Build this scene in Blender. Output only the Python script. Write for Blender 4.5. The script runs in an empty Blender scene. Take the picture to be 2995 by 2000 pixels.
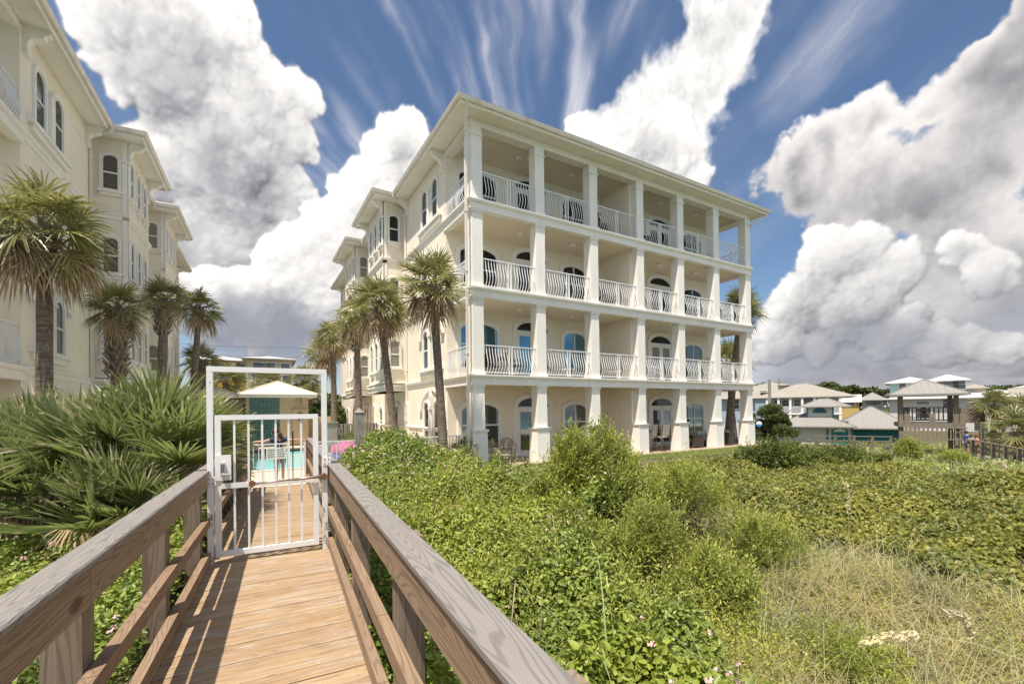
import bpy, math, random
import numpy as np
from math import sin, cos, pi, radians, sqrt
from mathutils import Vector, Matrix
rng = np.random.default_rng(7); random.seed(7)
SC = bpy.context.scene
COL = SC.collection

# ------------------------------------------------------------ camera
F_PX, SHY, YAW, PITCH, ROLL, CZ = 1308.6, 191.1, 0.53178, 0.00656, -0.0118, 2.0145
def cam_axes():
    f = np.array([sin(YAW)*cos(PITCH), cos(YAW)*cos(PITCH), sin(PITCH)])
    r = np.array([cos(YAW), -sin(YAW), 0.0]); u = np.cross(r, f)
    c, s = cos(ROLL), sin(ROLL)
    return c*r+s*u, -s*r+c*u, f
CR, CU, CF = cam_axes()
cd = bpy.data.cameras.new('camera'); cam = bpy.data.objects.new('camera', cd); COL.objects.link(cam)
cam.matrix_world = Matrix(((CR[0], CU[0], -CF[0], 0), (CR[1], CU[1], -CF[1], 0), (CR[2], CU[2], -CF[2], CZ), (0, 0, 0, 1)))
cd.sensor_width = 36; cd.lens = 36*F_PX/2995; cd.shift_y = SHY/2995; cd.clip_end = 5000; cd.clip_start = 0.05
SC.camera = cam
def ray(px, py):
    v = CF*F_PX + CR*(px-1497.5) - CU*(py-1000-SHY)
    return v/np.linalg.norm(v)
def P(px, py, w):
    """world point seen at photo pixel (px,py), w metres away along the view axis"""
    v = ray(px, py); v = v/(v@CF)*w
    return np.array([v[0], v[1], v[2]+CZ])
def PZ(px, py, z):
    v = ray(px, py); t = (z-CZ)/v[2]
    return np.array([v[0]*t, v[1]*t, z])
SUN_EL, SUN_AZ = 67.5, 239.0     # azimuth clockwise from +Y : sun stands at the left, slightly towards the sea
sd = np.array([sin(radians(SUN_AZ))*cos(radians(SUN_EL)), cos(radians(SUN_AZ))*cos(radians(SUN_EL)), sin(radians(SUN_EL))])

# ------------------------------------------------------------ node helpers
class NT:
    def __init__(s, nt): s.nt = nt; s.n = nt.nodes; s.l = nt.links
    def new(s, t, **k):
        n = s.n.new(t)
        for a, b in k.items(): setattr(n, a, b)
        return n
    def put(s, sock, v):
        if hasattr(v, 'is_output'): s.l.new(v, sock)
        else: sock.default_value = v
    def math(s, op, a, b=None, c=None, clamp=False):
        n = s.new('ShaderNodeMath', operation=op, use_clamp=clamp)
        for i, v in enumerate((a, b, c)):
            if v is not None: s.put(n.inputs[i], v)
        return n.outputs[0]
    def vm(s, op, a, b=None, out=0):
        n = s.new('ShaderNodeVectorMath', operation=op)
        s.put(n.inputs[0], a)
        if b is not None:
            if op == 'SCALE': s.put(n.inputs[3], b)
            else: s.put(n.inputs[1], b)
        return n.outputs[out]
    def noise(s, vec, scale, detail=3, rough=0.5, out=0, dist=0.0):
        n = s.new('ShaderNodeTexNoise'); s.put(n.inputs['Vector'], vec)
        n.inputs['Scale'].default_value = scale; n.inputs['Detail'].default_value = detail
        n.inputs['Roughness'].default_value = rough; n.inputs['Distortion'].default_value = dist
        return n.outputs[out]
    def voro(s, vec, scale, detail=2, smooth=0.3, rough=0.5, feature='SMOOTH_F1'):
        n = s.new('ShaderNodeTexVoronoi', feature=feature); s.put(n.inputs['Vector'], vec)
        n.inputs['Scale'].default_value = scale; n.inputs['Detail'].default_value = detail
        n.inputs['Roughness'].default_value = rough
        if feature == 'SMOOTH_F1': n.inputs['Smoothness'].default_value = smooth
        return n.outputs['Distance']
    def smooth(s, x, a, b, lo=0.0, hi=1.0):
        n = s.new('ShaderNodeMapRange', interpolation_type='SMOOTHSTEP'); s.put(n.inputs[0], x)
        for i, v in ((1, a), (2, b), (3, lo), (4, hi)): n.inputs[i].default_value = v
        return n.outputs[0]
    def lin(s, x, a, b, lo=0.0, hi=1.0):
        n = s.new('ShaderNodeMapRange'); s.put(n.inputs[0], x)
        for i, v in ((1, a), (2, b), (3, lo), (4, hi)): n.inputs[i].default_value = v
        return n.outputs[0]
    def mix(s, f, a, b, blend='MIX'):
        n = s.new('ShaderNodeMix', data_type='RGBA', blend_type=blend)
        s.put(n.inputs[0], f)
        for i, v in ((6, a), (7, b)):
            if isinstance(v, (tuple, list)) and len(v) == 3: v = (*v, 1)
            s.put(n.inputs[i], v)
        return n.outputs[2]
    def mapping(s, vec, scale=(1, 1, 1), rot=(0, 0, 0), loc=(0, 0, 0)):
        n = s.new('ShaderNodeMapping'); s.put(n.inputs[0], vec)
        n.inputs['Scale'].default_value = scale; n.inputs['Rotation'].default_value = rot; n.inputs['Location'].default_value = loc
        return n.outputs[0]

MATS = {}
def base_mat(name, rough=0.7, spec=0.5, metallic=0.0):
    m = bpy.data.materials.new(name); m.use_nodes = True
    b = m.node_tree.nodes['Principled BSDF']
    b.inputs['Roughness'].default_value = rough; b.inputs['Metallic'].default_value = metallic
    b.inputs['Specular IOR Level'].default_value = spec
    MATS[name] = m
    return m, NT(m.node_tree), b
def mat(name, col, rough=0.7, var=0.08, vscale=1.5, bump=0.0, bscale=40, spec=0.4, metallic=0.0, dirt=None, dscale=0.6, damt=0.3):
    """plain surface: two-scale mottling, optional dirt tint and bump"""
    if name in MATS: return MATS[name]
    m, t, b = base_mat(name, rough, spec, metallic)
    oc = t.new('ShaderNodeTexCoord').outputs['Object']
    n1 = t.noise(oc, vscale, 5, 0.6)
    c = t.mix(t.lin(n1, 0.3, 0.7), tuple(x*(1-var) for x in col), tuple(min(1, x*(1+var)) for x in col))
    if bump and dirt:
        n3 = t.noise(t.mapping(oc, (5, 5, 0.22)), 1.0, 4, 0.6); c = t.mix(t.smooth(n3, 0.56, 0.74, 0, damt*0.8), c, dirt)
    if dirt:
        n2 = t.noise(t.mapping(oc, (1, 1, 0.25)), dscale, 6, 0.65)
        c = t.mix(t.smooth(n2, 0.5, 0.75, 0, damt), c, dirt)
    t.put(b.inputs['Base Color'], c)
    if bump:
        bn = t.new('ShaderNodeBump'); bn.inputs['Strength'].default_value = bump; bn.inputs['Distance'].default_value = 0.01
        t.put(bn.inputs['Height'], t.noise(oc, bscale, 4, 0.6)); t.put(b.inputs['Normal'], bn.outputs[0])
    return m
def wood(name, c1, c2, axis=1, rough=0.8, rings=26, dark=(0.09, 0.06, 0.04), knots=False, island=True, bump=0.35, grainscale=9, fade=None):
    """sawn timber: contour-line grain stretched along the given axis, one tone per board"""
    if name in MATS: return MATS[name]
    m, t, b = base_mat(name, rough, 0.25)
    oc = t.new('ShaderNodeTexCoord').outputs['Object']
    geo = t.new('ShaderNodeNewGeometry')
    isl = geo.outputs['Random Per Island']
    off = t.new('ShaderNodeCombineXYZ'); t.put(off.inputs[0], t.math('MULTIPLY', isl, 37.0)); t.put(off.inputs[1], t.math('MULTIPLY', isl, 91.0)); t.put(off.inputs[2], t.math('MULTIPLY', isl, 53.0))
    v = t.vm('ADD', oc, off.outputs[0])
    s = [grainscale]*3; s[axis] = grainscale*0.07
    sv = t.mapping(v, tuple(s))
    n1 = t.noise(sv, 0.55, 2, 0.45)
    rg = t.math('SINE', t.math('MULTIPLY', n1, rings*6.28))
    line = t.smooth(rg, 0.2, 0.95)
    s2 = [110.0]*3; s2[axis] = 3.0
    fib = t.noise(t.mapping(v, tuple(s2)), 1.0, 3, 0.6)
    c = t.mix(t.lin(t.noise(t.mapping(v, tuple(x*0.3 for x in s)), 1.0, 3), 0.35, 0.65), c1, c2)
    c = t.mix(t.math('MULTIPLY', isl, 0.35), c, tuple(x*0.62 for x in c1))
    if fade:
        c = t.mix(t.smooth(t.noise(t.mapping(v, (1.6, 7, 1)), 1.3, 6, 0.7), 0.46, 0.66, 0, 0.65), c, fade)
        c = t.mix(t.smooth(t.noise(t.mapping(oc, (2.2, 5, 1)), 1.1, 6, 0.75), 0.60, 0.74, 0, 0.6), c, (0.17, 0.13, 0.10))
        c = t.mix(t.smooth(t.noise(oc, 26, 3, 0.6), 0.66, 0.72, 0, 0.5), c, (0.62, 0.58, 0.53))
        sx = t.new('ShaderNodeSeparateXYZ'); t.put(sx.inputs[0], oc)
        dx = t.math('SUBTRACT', t.math('ABSOLUTE', sx.outputs[0]), 0.55); fy = t.math('FRACT', t.math('DIVIDE', t.math('ADD', sx.outputs[1], 5.0), 0.1425))
        dy = t.math('MULTIPLY', t.math('SUBTRACT', t.math('ABSOLUTE', t.math('SUBTRACT', fy, 0.485)), 0.24), 0.1425)
        dd = t.math('SQRT', t.math('ADD', t.math('MULTIPLY', dx, dx), t.math('MULTIPLY', dy, dy)))
        c = t.mix(t.smooth(dd, 0.0055, 0.0035), c, (0.05, 0.04, 0.035))
    c = t.mix(t.math('MULTIPLY', line, 0.42), c, dark)
    c = t.mix(t.lin(fib, 0.35, 0.75, 0, 0.3), c, dark)
    if knots:
        kv = [3.0]*3; kv[axis] = 1.3
        k = t.voro(t.mapping(v, tuple(kv)), 1.0, 0, 0.0, feature='F1')
        c = t.mix(t.smooth(k, 0.13, 0.07, 0, 0.75), c, (0.07, 0.035, 0.02))
    t.put(b.inputs['Base Color'], c)
    bn = t.new('ShaderNodeBump'); bn.inputs['Strength'].default_value = bump; bn.inputs['Distance'].default_value = 0.004
    t.put(bn.inputs['Height'], t.math('ADD', t.math('MULTIPLY', line, -0.6), t.math('MULTIPLY', fib, -0.8))); t.put(b.inputs['Normal'], bn.outputs[0])
    return m
def leafmat(name, c1, c2, c3=None, rough=0.5, transl=0.3, tcol=None, spec=0.35):
    """foliage: colour varies per leaf through the vertex attribute 'rnd'"""
    if name in MATS: return MATS[name]
    m, t, b = base_mat(name, rough, spec)
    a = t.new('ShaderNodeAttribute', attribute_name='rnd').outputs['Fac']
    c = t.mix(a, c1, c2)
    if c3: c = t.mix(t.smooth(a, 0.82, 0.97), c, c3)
    oc = t.new('ShaderNodeTexCoord').outputs['Object']
    c = t.mix(t.smooth(t.noise(oc, 0.55, 4, 0.6), 0.4, 0.62, 0, 0.55), c, tuple(x*y for x, y in zip(c2, (1.25, 1.12, 0.8))))
    t.put(b.inputs['Base Color'], c)
    tr = t.new('ShaderNodeBsdfTranslucent'); t.put(tr.inputs[0], t.mix(0.6, c, tcol or tuple(min(1, x*1.8) for x in c2)))
    ms = t.new('ShaderNodeMixShader'); ms.inputs[0].default_value = transl
    t.l.new(b.outputs[0], ms.inputs[1]); t.l.new(tr.outputs[0], ms.inputs[2])
    t.l.new(ms.outputs[0], t.n['Material Output'].inputs[0])
    return m

# ------------------------------------------------------------ mesh builder
class MB:
    def __init__(s, M=None, mirror=False): s.v = []; s.f = []; s.M = M; s.mirror = mirror
    def add(s, vs, fs):
        o = len(s.v); s.v += [tuple(x) for x in vs]; s.f += [tuple(i+o for i in f) for f in fs]
    def box(s, x0, x1, y0, y1, z0, z1, tx=0, ty=0):
        """axis box; tx,ty widen the bottom"""
        s.add([(x0-tx, y0-ty, z0), (x1+tx, y0-ty, z0), (x1+tx, y1+ty, z0), (x0-tx, y1+ty, z0), (x0, y0, z1), (x1, y0, z1), (x1, y1, z1), (x0, y1, z1)],
              [(0, 3, 2, 1), (4, 5, 6, 7), (0, 1, 5, 4), (1, 2, 6, 5), (2, 3, 7, 6), (3, 0, 4, 7)])
    def hexa(s, pts):
        s.add(pts, [(0, 3, 2, 1), (4, 5, 6, 7), (0, 1, 5, 4), (1, 2, 6, 5), (2, 3, 7, 6), (3, 0, 4, 7)])
    def bar(s, a, b, w, h, up=(0, 0, 1)):
        a = np.array(a, float); b = np.array(b, float); d = b-a; L = np.linalg.norm(d)
        if L < 1e-6: return
        d /= L; up = np.array(up, float); r = np.cross(d, up)
        if np.linalg.norm(r) < 1e-4: r = np.cross(d, (1, 0, 0))
        r /= np.linalg.norm(r); u = np.cross(r, d)
        r = r*w/2; u = u*h/2
        s.hexa([a-r-u, a+r-u, b+r-u, b-r-u, a-r+u, a+r+u, b+r+u, b-r+u])
    def tube(s, pts, rad, n=8, cap=True):
        pts = [np.array(p, float) for p in pts]; k = len(pts)
        if not hasattr(rad, '__len__'): rad = [rad]*k
        rings = []; prev = None
        for i, p in enumerate(pts):
            d = pts[min(i+1, k-1)]-pts[max(i-1, 0)]; d = d/(np.linalg.norm(d)+1e-9)
            if prev is None:
                r = np.cross(d, (0, 0, 1))
                if np.linalg.norm(r) < 0.1: r = np.cross(d, (1, 0, 0))
            else: r = prev-d*(prev@d)
            r /= np.linalg.norm(r); prev = r; u = np.cross(d, r)
            rings.append([p+rad[i]*(cos(2*pi*j/n)*r+sin(2*pi*j/n)*u) for j in range(n)])
        vs = [v for R in rings for v in R]; fs = []
        for i in range(k-1):
            for j in range(n):
                a = i*n+j; b = i*n+(j+1) % n
                fs.append((a, b, b+n, a+n))
        if cap: fs.append(tuple(range(n-1, -1, -1))); fs.append(tuple((k-1)*n+j for j in range(n)))
        s.add(vs, fs)
    def lathe(s, c, prof, n=12, ax=(0, 0, 1)):
        """prof: list of (radius, height)"""
        s.tube([(c[0]+ax[0]*h, c[1]+ax[1]*h, c[2]+ax[2]*h) for r, h in prof], [max(r, 1e-4) for r, h in prof], n)
    def prism(s, poly, fn, a, b):
        """poly 2D points; fn(u,v,w)->xyz ; extruded from w=a to w=b"""
        n = len(poly); vs = [fn(u, v, a) for u, v in poly]+[fn(u, v, b) for u, v in poly]
        fs = [tuple(range(n-1, -1, -1)), tuple(range(n, 2*n))]+[(i, (i+1) % n, (i+1) % n+n, i+n) for i in range(n)]
        s.add(vs, fs)
    def band(s, outer, inner, fn, a, b):
        """open strip between two polylines of equal length, extruded w=a..b"""
        n = len(outer)
        vs = [fn(*p, a) for p in outer]+[fn(*p, a) for p in inner]+[fn(*p, b) for p in outer]+[fn(*p, b) for p in inner]
        fs = []
        for i in range(n-1):
            fs += [(2*n+i, 2*n+i+1, 3*n+i+1, 3*n+i), (i, 2*n+i, 2*n+i+1, i+1)[::-1], (n+i, n+i+1, 3*n+i+1, 3*n+i)]
        fs += [(0, n, 3*n, 2*n), (n-1, 2*n-1, 4*n-1, 3*n-1)]
        s.add(vs, fs)
    def build(s, name, m, parent=None, smooth=False):
        me = bpy.data.meshes.new(name)
        v = np.array(s.v, float)
        if s.M is not None and len(v):
            A = np.array(s.M); v = v@A[:3, :3].T+A[:3, 3]
        f = [t[::-1] for t in s.f] if s.mirror else s.f
        me.from_pydata(v.tolist(), [], f); me.update()
        if m is not None: me.materials.append(MATS[m] if isinstance(m, str) else m)
        if smooth: me.polygons.foreach_set('use_smooth', [True]*len(me.polygons))
        o = bpy.data.objects.new(name, me); COL.objects.link(o)
        if parent is not None: o.parent = parent
        return o
def rawmesh(name, V, Fq, m, parent=None, rnd=None, smooth=False, k=4):
    """fast mesh from arrays: V (n,3), Fq (m,k)"""
    me = bpy.data.meshes.new(name); V = np.ascontiguousarray(V, np.float32); Fq = np.ascontiguousarray(Fq, np.int32)
    me.vertices.add(len(V)); me.vertices.foreach_set('co', V.ravel())
    me.loops.add(Fq.size); me.loops.foreach_set('vertex_index', Fq.ravel())
    me.polygons.add(len(Fq)); me.polygons.foreach_set('loop_start', np.arange(0, Fq.size, k, dtype=np.int32))
    if smooth: me.polygons.foreach_set('use_smooth', np.ones(len(Fq), bool))
    me.update(calc_edges=True)
    if rnd is not None:
        a = me.attributes.new('rnd', 'FLOAT', 'POINT'); a.data.foreach_set('value', np.ascontiguousarray(rnd, np.float32))
    me.materials.append(MATS[m] if isinstance(m, str) else m)
    o = bpy.data.objects.new(name, me); COL.objects.link(o)
    if parent is not None: o.parent = parent
    return o
def tag(o, label, cat, group=None, kind=None):
    if label: o['label'] = label
    if cat: o['category'] = cat
    if group: o['group'] = group
    if kind: o['kind'] = kind
    return o
def struct(o): o['kind'] = 'structure'; return o
def thing(name, label, cat, loc=(0, 0, 0), rz=0, group=None):
    o = bpy.data.objects.new(name, None); COL.objects.link(o); o.location = tuple(float(x) for x in loc); o.rotation_euler = (0, 0, rz)
    o.empty_display_size = 0.2
    return tag(o, label, cat, group)
def dup(root, loc, rz=None, label=None, scale=None):
    r = root.copy(); COL.objects.link(r); r.location = tuple(float(x) for x in loc)
    if rz is not None: r.rotation_euler = (0, 0, rz)
    if scale: r.scale = (scale,)*3
    if label: r['label'] = label
    for ch in [c for c in bpy.data.objects if c.parent == root]:
        c = ch.copy(); COL.objects.link(c); c.parent = r
        for g in [x for x in bpy.data.objects if x.parent == ch]:
            d = g.copy(); COL.objects.link(d); d.parent = c
    return r
# ------------------------------------------------------------ materials
STUC = (0.87, 0.785, 0.645); TRIM = (0.88, 0.835, 0.765)
mat('stucco', STUC, 0.9, 0.05, 0.9, bump=0.25, bscale=90, dirt=(0.55, 0.47, 0.34), damt=0.22)
mat('stucco_trim', TRIM, 0.85, 0.04, 1.2, bump=0.12, bscale=70, dirt=(0.6, 0.54, 0.42), damt=0.25)
mat('ceiling_plaster', (0.78, 0.67, 0.51), 0.9, 0.04, 0.7)
mat('gutter_paint', (0.78, 0.72, 0.64), 0.45, 0.05, 2.0, dirt=(0.4, 0.35, 0.26), damt=0.35, dscale=2)
mat('white_metal', (0.80, 0.80, 0.79), 0.4, 0.03, 3.0, spec=0.5)
mat('window_white', (0.80, 0.79, 0.75), 0.45, 0.02, 3.0)
mat('roof_light', (0.62, 0.58, 0.50), 0.5, 0.08, 0.8)
mat('dark_metal', (0.03, 0.03, 0.03), 0.5, 0.2, 5)
def glass(name, base, rough, f0, tint=None):
    m, t, b = base_mat(name, rough, 0.5)
    oc = t.new('ShaderNodeTexCoord').outputs['Object']
    t.put(b.inputs['Base Color'], t.mix(t.lin(t.noise(oc, 0.7, 3), 0.35, 0.65), base, tuple(x*0.7 for x in base)))
    b.inputs['IOR'].default_value = f0
    if tint: b.inputs['Metallic'].default_value = tint
    bn = t.new('ShaderNodeBump'); bn.inputs['Strength'].default_value = 0.05; bn.inputs['Distance'].default_value = 0.02
    t.put(bn.inputs['Height'], t.noise(oc, 1.3, 2)); t.put(b.inputs['Normal'], bn.outputs[0])
glass('glass_dark', (0.015, 0.016, 0.018), 0.12, 1.5)
glass('glass_sea', (0.03, 0.045, 0.05), 0.04, 2.3)
glass('glass_blue', (0.17, 0.33, 0.42), 0.03, 1.5, 0.85)  # blue of the reflected sky put into the pane colour
def blinds(name, c1, c2, freq=14):
    m, t, b = base_mat(name, 0.35, 0.5)
    oc = t.new('ShaderNodeTexCoord').outputs['Object']
    s = t.new('ShaderNodeSeparateXYZ'); t.put(s.inputs[0], oc)
    w = t.math('SINE', t.math('MULTIPLY', s.outputs[2], freq*6.28))
    t.put(b.inputs['Base Color'], t.mix(t.smooth(w, -0.2, 0.5), c1, c2))
blinds('glass_blinds', (0.05, 0.045, 0.04), (0.16, 0.145, 0.12), 12)
blinds('glass_blinds_pale', (0.16, 0.15, 0.13), (0.34, 0.31, 0.26), 12)

# ------------------------------------------------------------ building pieces
def arc_pts(u0, u1, z0, z1, rise, n=12):
    """door/window outline from bottom left over the arch to bottom right"""
    zc = z1-rise; c = (u0+u1)/2; r = (u1-u0)/2
    return [(u0, z0)]+[(c-r*cos(pi*i/n), zc+rise*sin(pi*i/n)) for i in range(n+1)]+[(u1, z0)]
def grow(u0, u1, z0, z1, rise, g, bottom=0.0, n=12): return arc_pts(u0-g, u1+g, z0-bottom, z1+g, rise+g*0.6, n)
def window(bld, M, mir, fn, u0, u1, z0, z1, rise, pane='glass_dark', sur=0.11, mull=(), rails=(), sill=True, cap=False, fr=0.05, sm='stucco_trim'):
    b = MB(M, mir)
    o = arc_pts(u0, u1, z0, z1, rise); i = arc_pts(u0+fr, u1-fr, z0, z1-fr, rise-fr*0.4)
    b.band(o, i, fn, 0.0, 0.045)
    b.prism([(u0, z0-0.003), (u1, z0-0.003), (u1, z0+fr), (u0, z0+fr)], fn, 0.0, 0.043)
    for m in mull: b.prism([(m-0.03, z0+fr), (m+0.03, z0+fr), (m+0.03, z1-fr*0.9), (m-0.03, z1-fr*0.9)], fn, 0.0, 0.038)
    for r in rails: b.prism([(u0+fr, r-0.03), (u1-fr, r-0.03), (u1-fr, r+0.03), (u0+fr, r+0.03)], fn, 0.0, 0.034)
    w = b.build('window', 'window_white', bld)
    b = MB(M, mir); b.prism(arc_pts(u0+fr*0.5, u1-fr*0.5, z0+0.01, z1-fr*0.5, rise-fr*0.2), fn, -0.05, 0.012); b.build('pane', pane, w)
    if sur:
        b = MB(M, mir); b.band(grow(u0, u1, z0, z1, rise, sur), grow(u0, u1, z0, z1, rise, 0.002), fn, 0.0, 0.07)
        if cap:
            for u in (u0-sur*0.6, u1+sur*0.6):
                zc = z1-rise
                b.prism([(u-sur*0.75, zc-0.05), (u+sur*0.75, zc-0.05), (u+sur*0.75, zc+0.04), (u-sur*0.75, zc+0.04)], fn, 0.0, 0.11)
        b.build('surround', sm, w)
    if sill:
        b = MB(M, mir); b.prism([(u0-sur-0.06, z0-0.10), (u1+sur+0.06, z0-0.10), (u1+sur+0.06, z0-0.004), (u0-sur-0.06, z0-0.004)], fn, 0.0, 0.13)
        b.prism([(u0-sur, z0-0.22), (u1+sur, z0-0.22), (u1+sur, z0-0.103), (u0-sur, z0-0.103)], fn, 0.0, 0.08)
        b.build('sill', sm, w)
    return w
def french_door(bld, M, mir, fn, u0, u1, z0, z1, rise, pane):
    zt = z1-rise-0.08; c = (u0+u1)/2
    b = MB(M, mir); fr = 0.07
    b.band(arc_pts(u0, u1, z0, z1, rise), arc_pts(u0+fr, u1-fr, z0, z1-fr, rise-fr*0.4), fn, 0.0, 0.05)
    b.prism([(u0+fr, zt-0.06), (u1-fr, zt-0.06), (u1-fr, zt+0.05), (u0+fr, zt+0.05)], fn, 0.0, 0.048)
    for a, e in ((u0+fr, c-0.006), (c+0.006, u1-fr)):
        st = 0.12
        for q in ([(a, z0+0.01), (a+st, z0+0.01), (a+st, zt-0.064), (a, zt-0.064)], [(e-st, z0+0.01), (e, z0+0.01), (e, zt-0.064), (e-st, zt-0.064)],
                  [(a+st, z0+0.01), (e-st, z0+0.01), (e-st, z0+0.24), (a+st, z0+0.24)], [(a+st, zt-0.18), (e-st, zt-0.18), (e-st, zt-0.064), (a+st, zt-0.064)]):
            b.prism(q, fn, 0.0, 0.04)
    d = b.build('door', 'window_white', bld)
    b = MB(M, mir)
    for a, e in ((u0+fr, c), (c, u1-fr)): b.prism([(a+0.115, z0+0.235), (e-0.115, z0+0.235), (e-0.115, zt-0.175), (a+0.115, zt-0.175)], fn, -0.05, 0.014)
    b.build('pane', pane, d)
    b = MB(M, mir); b.prism([(c-(c-u0-fr)*cos(pi*i/12), zt+0.05+(z1-fr-zt-0.05)*sin(pi*i/12)) for i in range(13)], fn, -0.05, 0.013); b.build('transom_pane', 'glass_dark', d)
    b = MB(M, mir); b.band(grow(u0, u1, z0, z1, rise, 0.13), grow(u0, u1, z0, z1, rise, 0.002), fn, 0.0, 0.06); b.build('surround', 'stucco_trim', d)
    b = MB(M, mir); b.tube([fn(c-0.05, z0+1.0, 0.05), fn(c-0.05, z0+1.0, 0.1), fn(c-0.14, z0+1.0, 0.1)], 0.012, 6); b.build('handle', 'dark_metal', d)
def sweep(b, path, prof, closed=False):
    """path: 2D points; prof: (offset to the right of travel, z) polygon, mitred"""
    n = len(path); P2 = [np.array(p, float) for p in path]; rings = []
    for i in range(n):
        dirs = []
        if i > 0 or closed: d = P2[i]-P2[i-1]; dirs.append(d/np.linalg.norm(d))
        if i < n-1 or closed: d = P2[(i+1) % n]-P2[i]; dirs.append(d/np.linalg.norm(d))
        ns = [np.array([d[1], -d[0]]) for d in dirs]
        if len(ns) == 2: m = (ns[0]+ns[1]); m /= max(1e-6, (m@ns[0]))
        else: m = ns[0]
        rings.append([(P2[i][0]+m[0]*o, P2[i][1]+m[1]*o, z) for o, z in prof])
    k = len(prof); vs = [v for r in rings for v in r]; fs = []
    for i in range(n if closed else n-1):
        a = i*k; c = ((i+1) % n)*k
        for j in range(k): fs.append((a+j, a+(j+1) % k, c+(j+1) % k, c+j))
    if not closed: fs += [tuple(range(k)), tuple((n-1)*k+j for j in range(k))[::-1]]
    b.add(vs, fs)
Z = [0.0, 3.3, 6.4, 9.5]; ZC = [3.02, 6.12, 9.22, 12.28]; BW = 16.68; DW = 2.35; E = 0.72
def railing(bld, M, mir, a, c, z, out, name='railing', n=None):
    """belly railing from a to c (2D), bowing towards out"""
    a = np.array(a, float); c = np.array(c, float); L = np.linalg.norm(c-a); d = (c-a)/L; o = np.array(out, float)
    b = MB(M, mir)
    q = lambda s, off, h: (a[0]+d[0]*s+o[0]*off, a[1]+d[1]*s+o[1]*off, z+h)
    b.bar(q(0, 0, 1.06), q(L, 0, 1.06), 0.05, 0.035); b.bar(q(0, 0, 0.09), q(L, 0, 0.09), 0.03, 0.03)
    n = n or max(4, int(L/0.115))
    prof = [(0.0, 1.045), (0.0, 0.95), (0.04, 0.75), (0.11, 0.52), (0.135, 0.40), (0.12, 0.29), (0.05, 0.16), (0.0, 0.10)]
    for i in range(1, n):
        s = L*i/n
        if abs(i-n/2) < 0.6 and L > 1.5:
            b.bar(q(s, 0, 0.03), q(s, 0, 1.045), 0.045, 0.045, (d[0], d[1], 0)); continue
        for (o1, h1), (o2, h2) in zip(prof[:-1], prof[1:]): b.bar(q(s, o1, h1), q(s, o2, h2), 0.019, 0.019, (d[0], d[1], 0))
    for s in (0.02, L-0.02): b.bar(q(s, 0, 0.03), q(s, 0, 1.045), 0.03, 0.03, (d[0], d[1], 0))
    return b.build(name, 'white_metal', bld)
def column(bld, M, mir, x0, f):
    b = MB(M, mir); w = 0.42; y0 = 0.05; z0 = Z[f]; zt = ZC[f]-0.10 if f < 3 else 12.12
    if f == 0:
        b.box(x0, x0+w, y0, y0+w, 1.345, zt, 0.012, 0.012)
        b.box(x0-0.07, x0+w+0.07, y0-0.07, y0+w+0.07, 0.02, 1.245, 0.015, 0.015)
        b.box(x0-0.12, x0+w+0.12, y0-0.12, y0+w+0.12, 1.275, 1.345, -0.015, -0.015); b.box(x0-0.09, x0+w+0.09, y0-0.09, y0+w+0.09, 1.245, 1.275)
    elif f == 1:
        b.box(x0, x0+w, y0, y0+w, z0+0.121, zt, 0.008, 0.008); b.box(x0-0.04, x0+w+0.04, y0-0.035, y0+w+0.04, z0+0.005, z0+0.12, 0.005, 0.0)
    else:
        b.box(x0, x0+w, y0, y0+w, z0+0.004, zt, 0, 0); b.box(x0-0.03, x0+w+0.03, y0-0.03, y0+w+0.03, z0+0.006, z0+0.12)
    if f < 3: b.box(x0-0.06, x0+w+0.06, y0-0.06, y0+w+0.06, zt-0.002, zt+0.045, -0.02, -0.02); b.box(x0-0.035, x0+w+0.035, y0-0.035, y0+w+0.035, zt-0.06, zt)
    else: b.box(x0-0.05, x0+w+0.05, y0-0.05, y0+w+0.05, 11.78, 11.83, -0.02, -0.02); b.box(x0+0.003, x0+w-0.003, y0+0.003, y0+w-0.003, 12.11, 12.36)
    return b.build('column', 'stucco_trim', bld)
def corbel(b, x, y, d, zt, dep=0.55, hgt=0.72, wd=0.2):
    """scroll bracket under the eave; d = outward 2D direction"""
    s = (-d[1], d[0])
    fn = lambda u, v, w: (x+d[0]*u+s[0]*w, y+d[1]*u+s[1]*w, zt-hgt+v)
    prof = [(0, 0), (0.09, 0.0), (0.12, 0.06), (0.09, 0.14), (0.10, 0.26), (0.18, 0.38), (0.32, 0.43), (0.42, 0.48), (0.45, 0.57), (0.52, 0.58), (0.55, 0.66), (0.55, hgt), (0, hgt)]
    b.prism([(u*dep/0.55, v) for u, v in prof], fn, -wd/2, wd/2)
    b.prism([(-0.01, -0.06), (0.11, -0.06), (0.11, -0.004), (-0.01, -0.004)], fn, -wd/2-0.05, wd/2+0.05)
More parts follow.
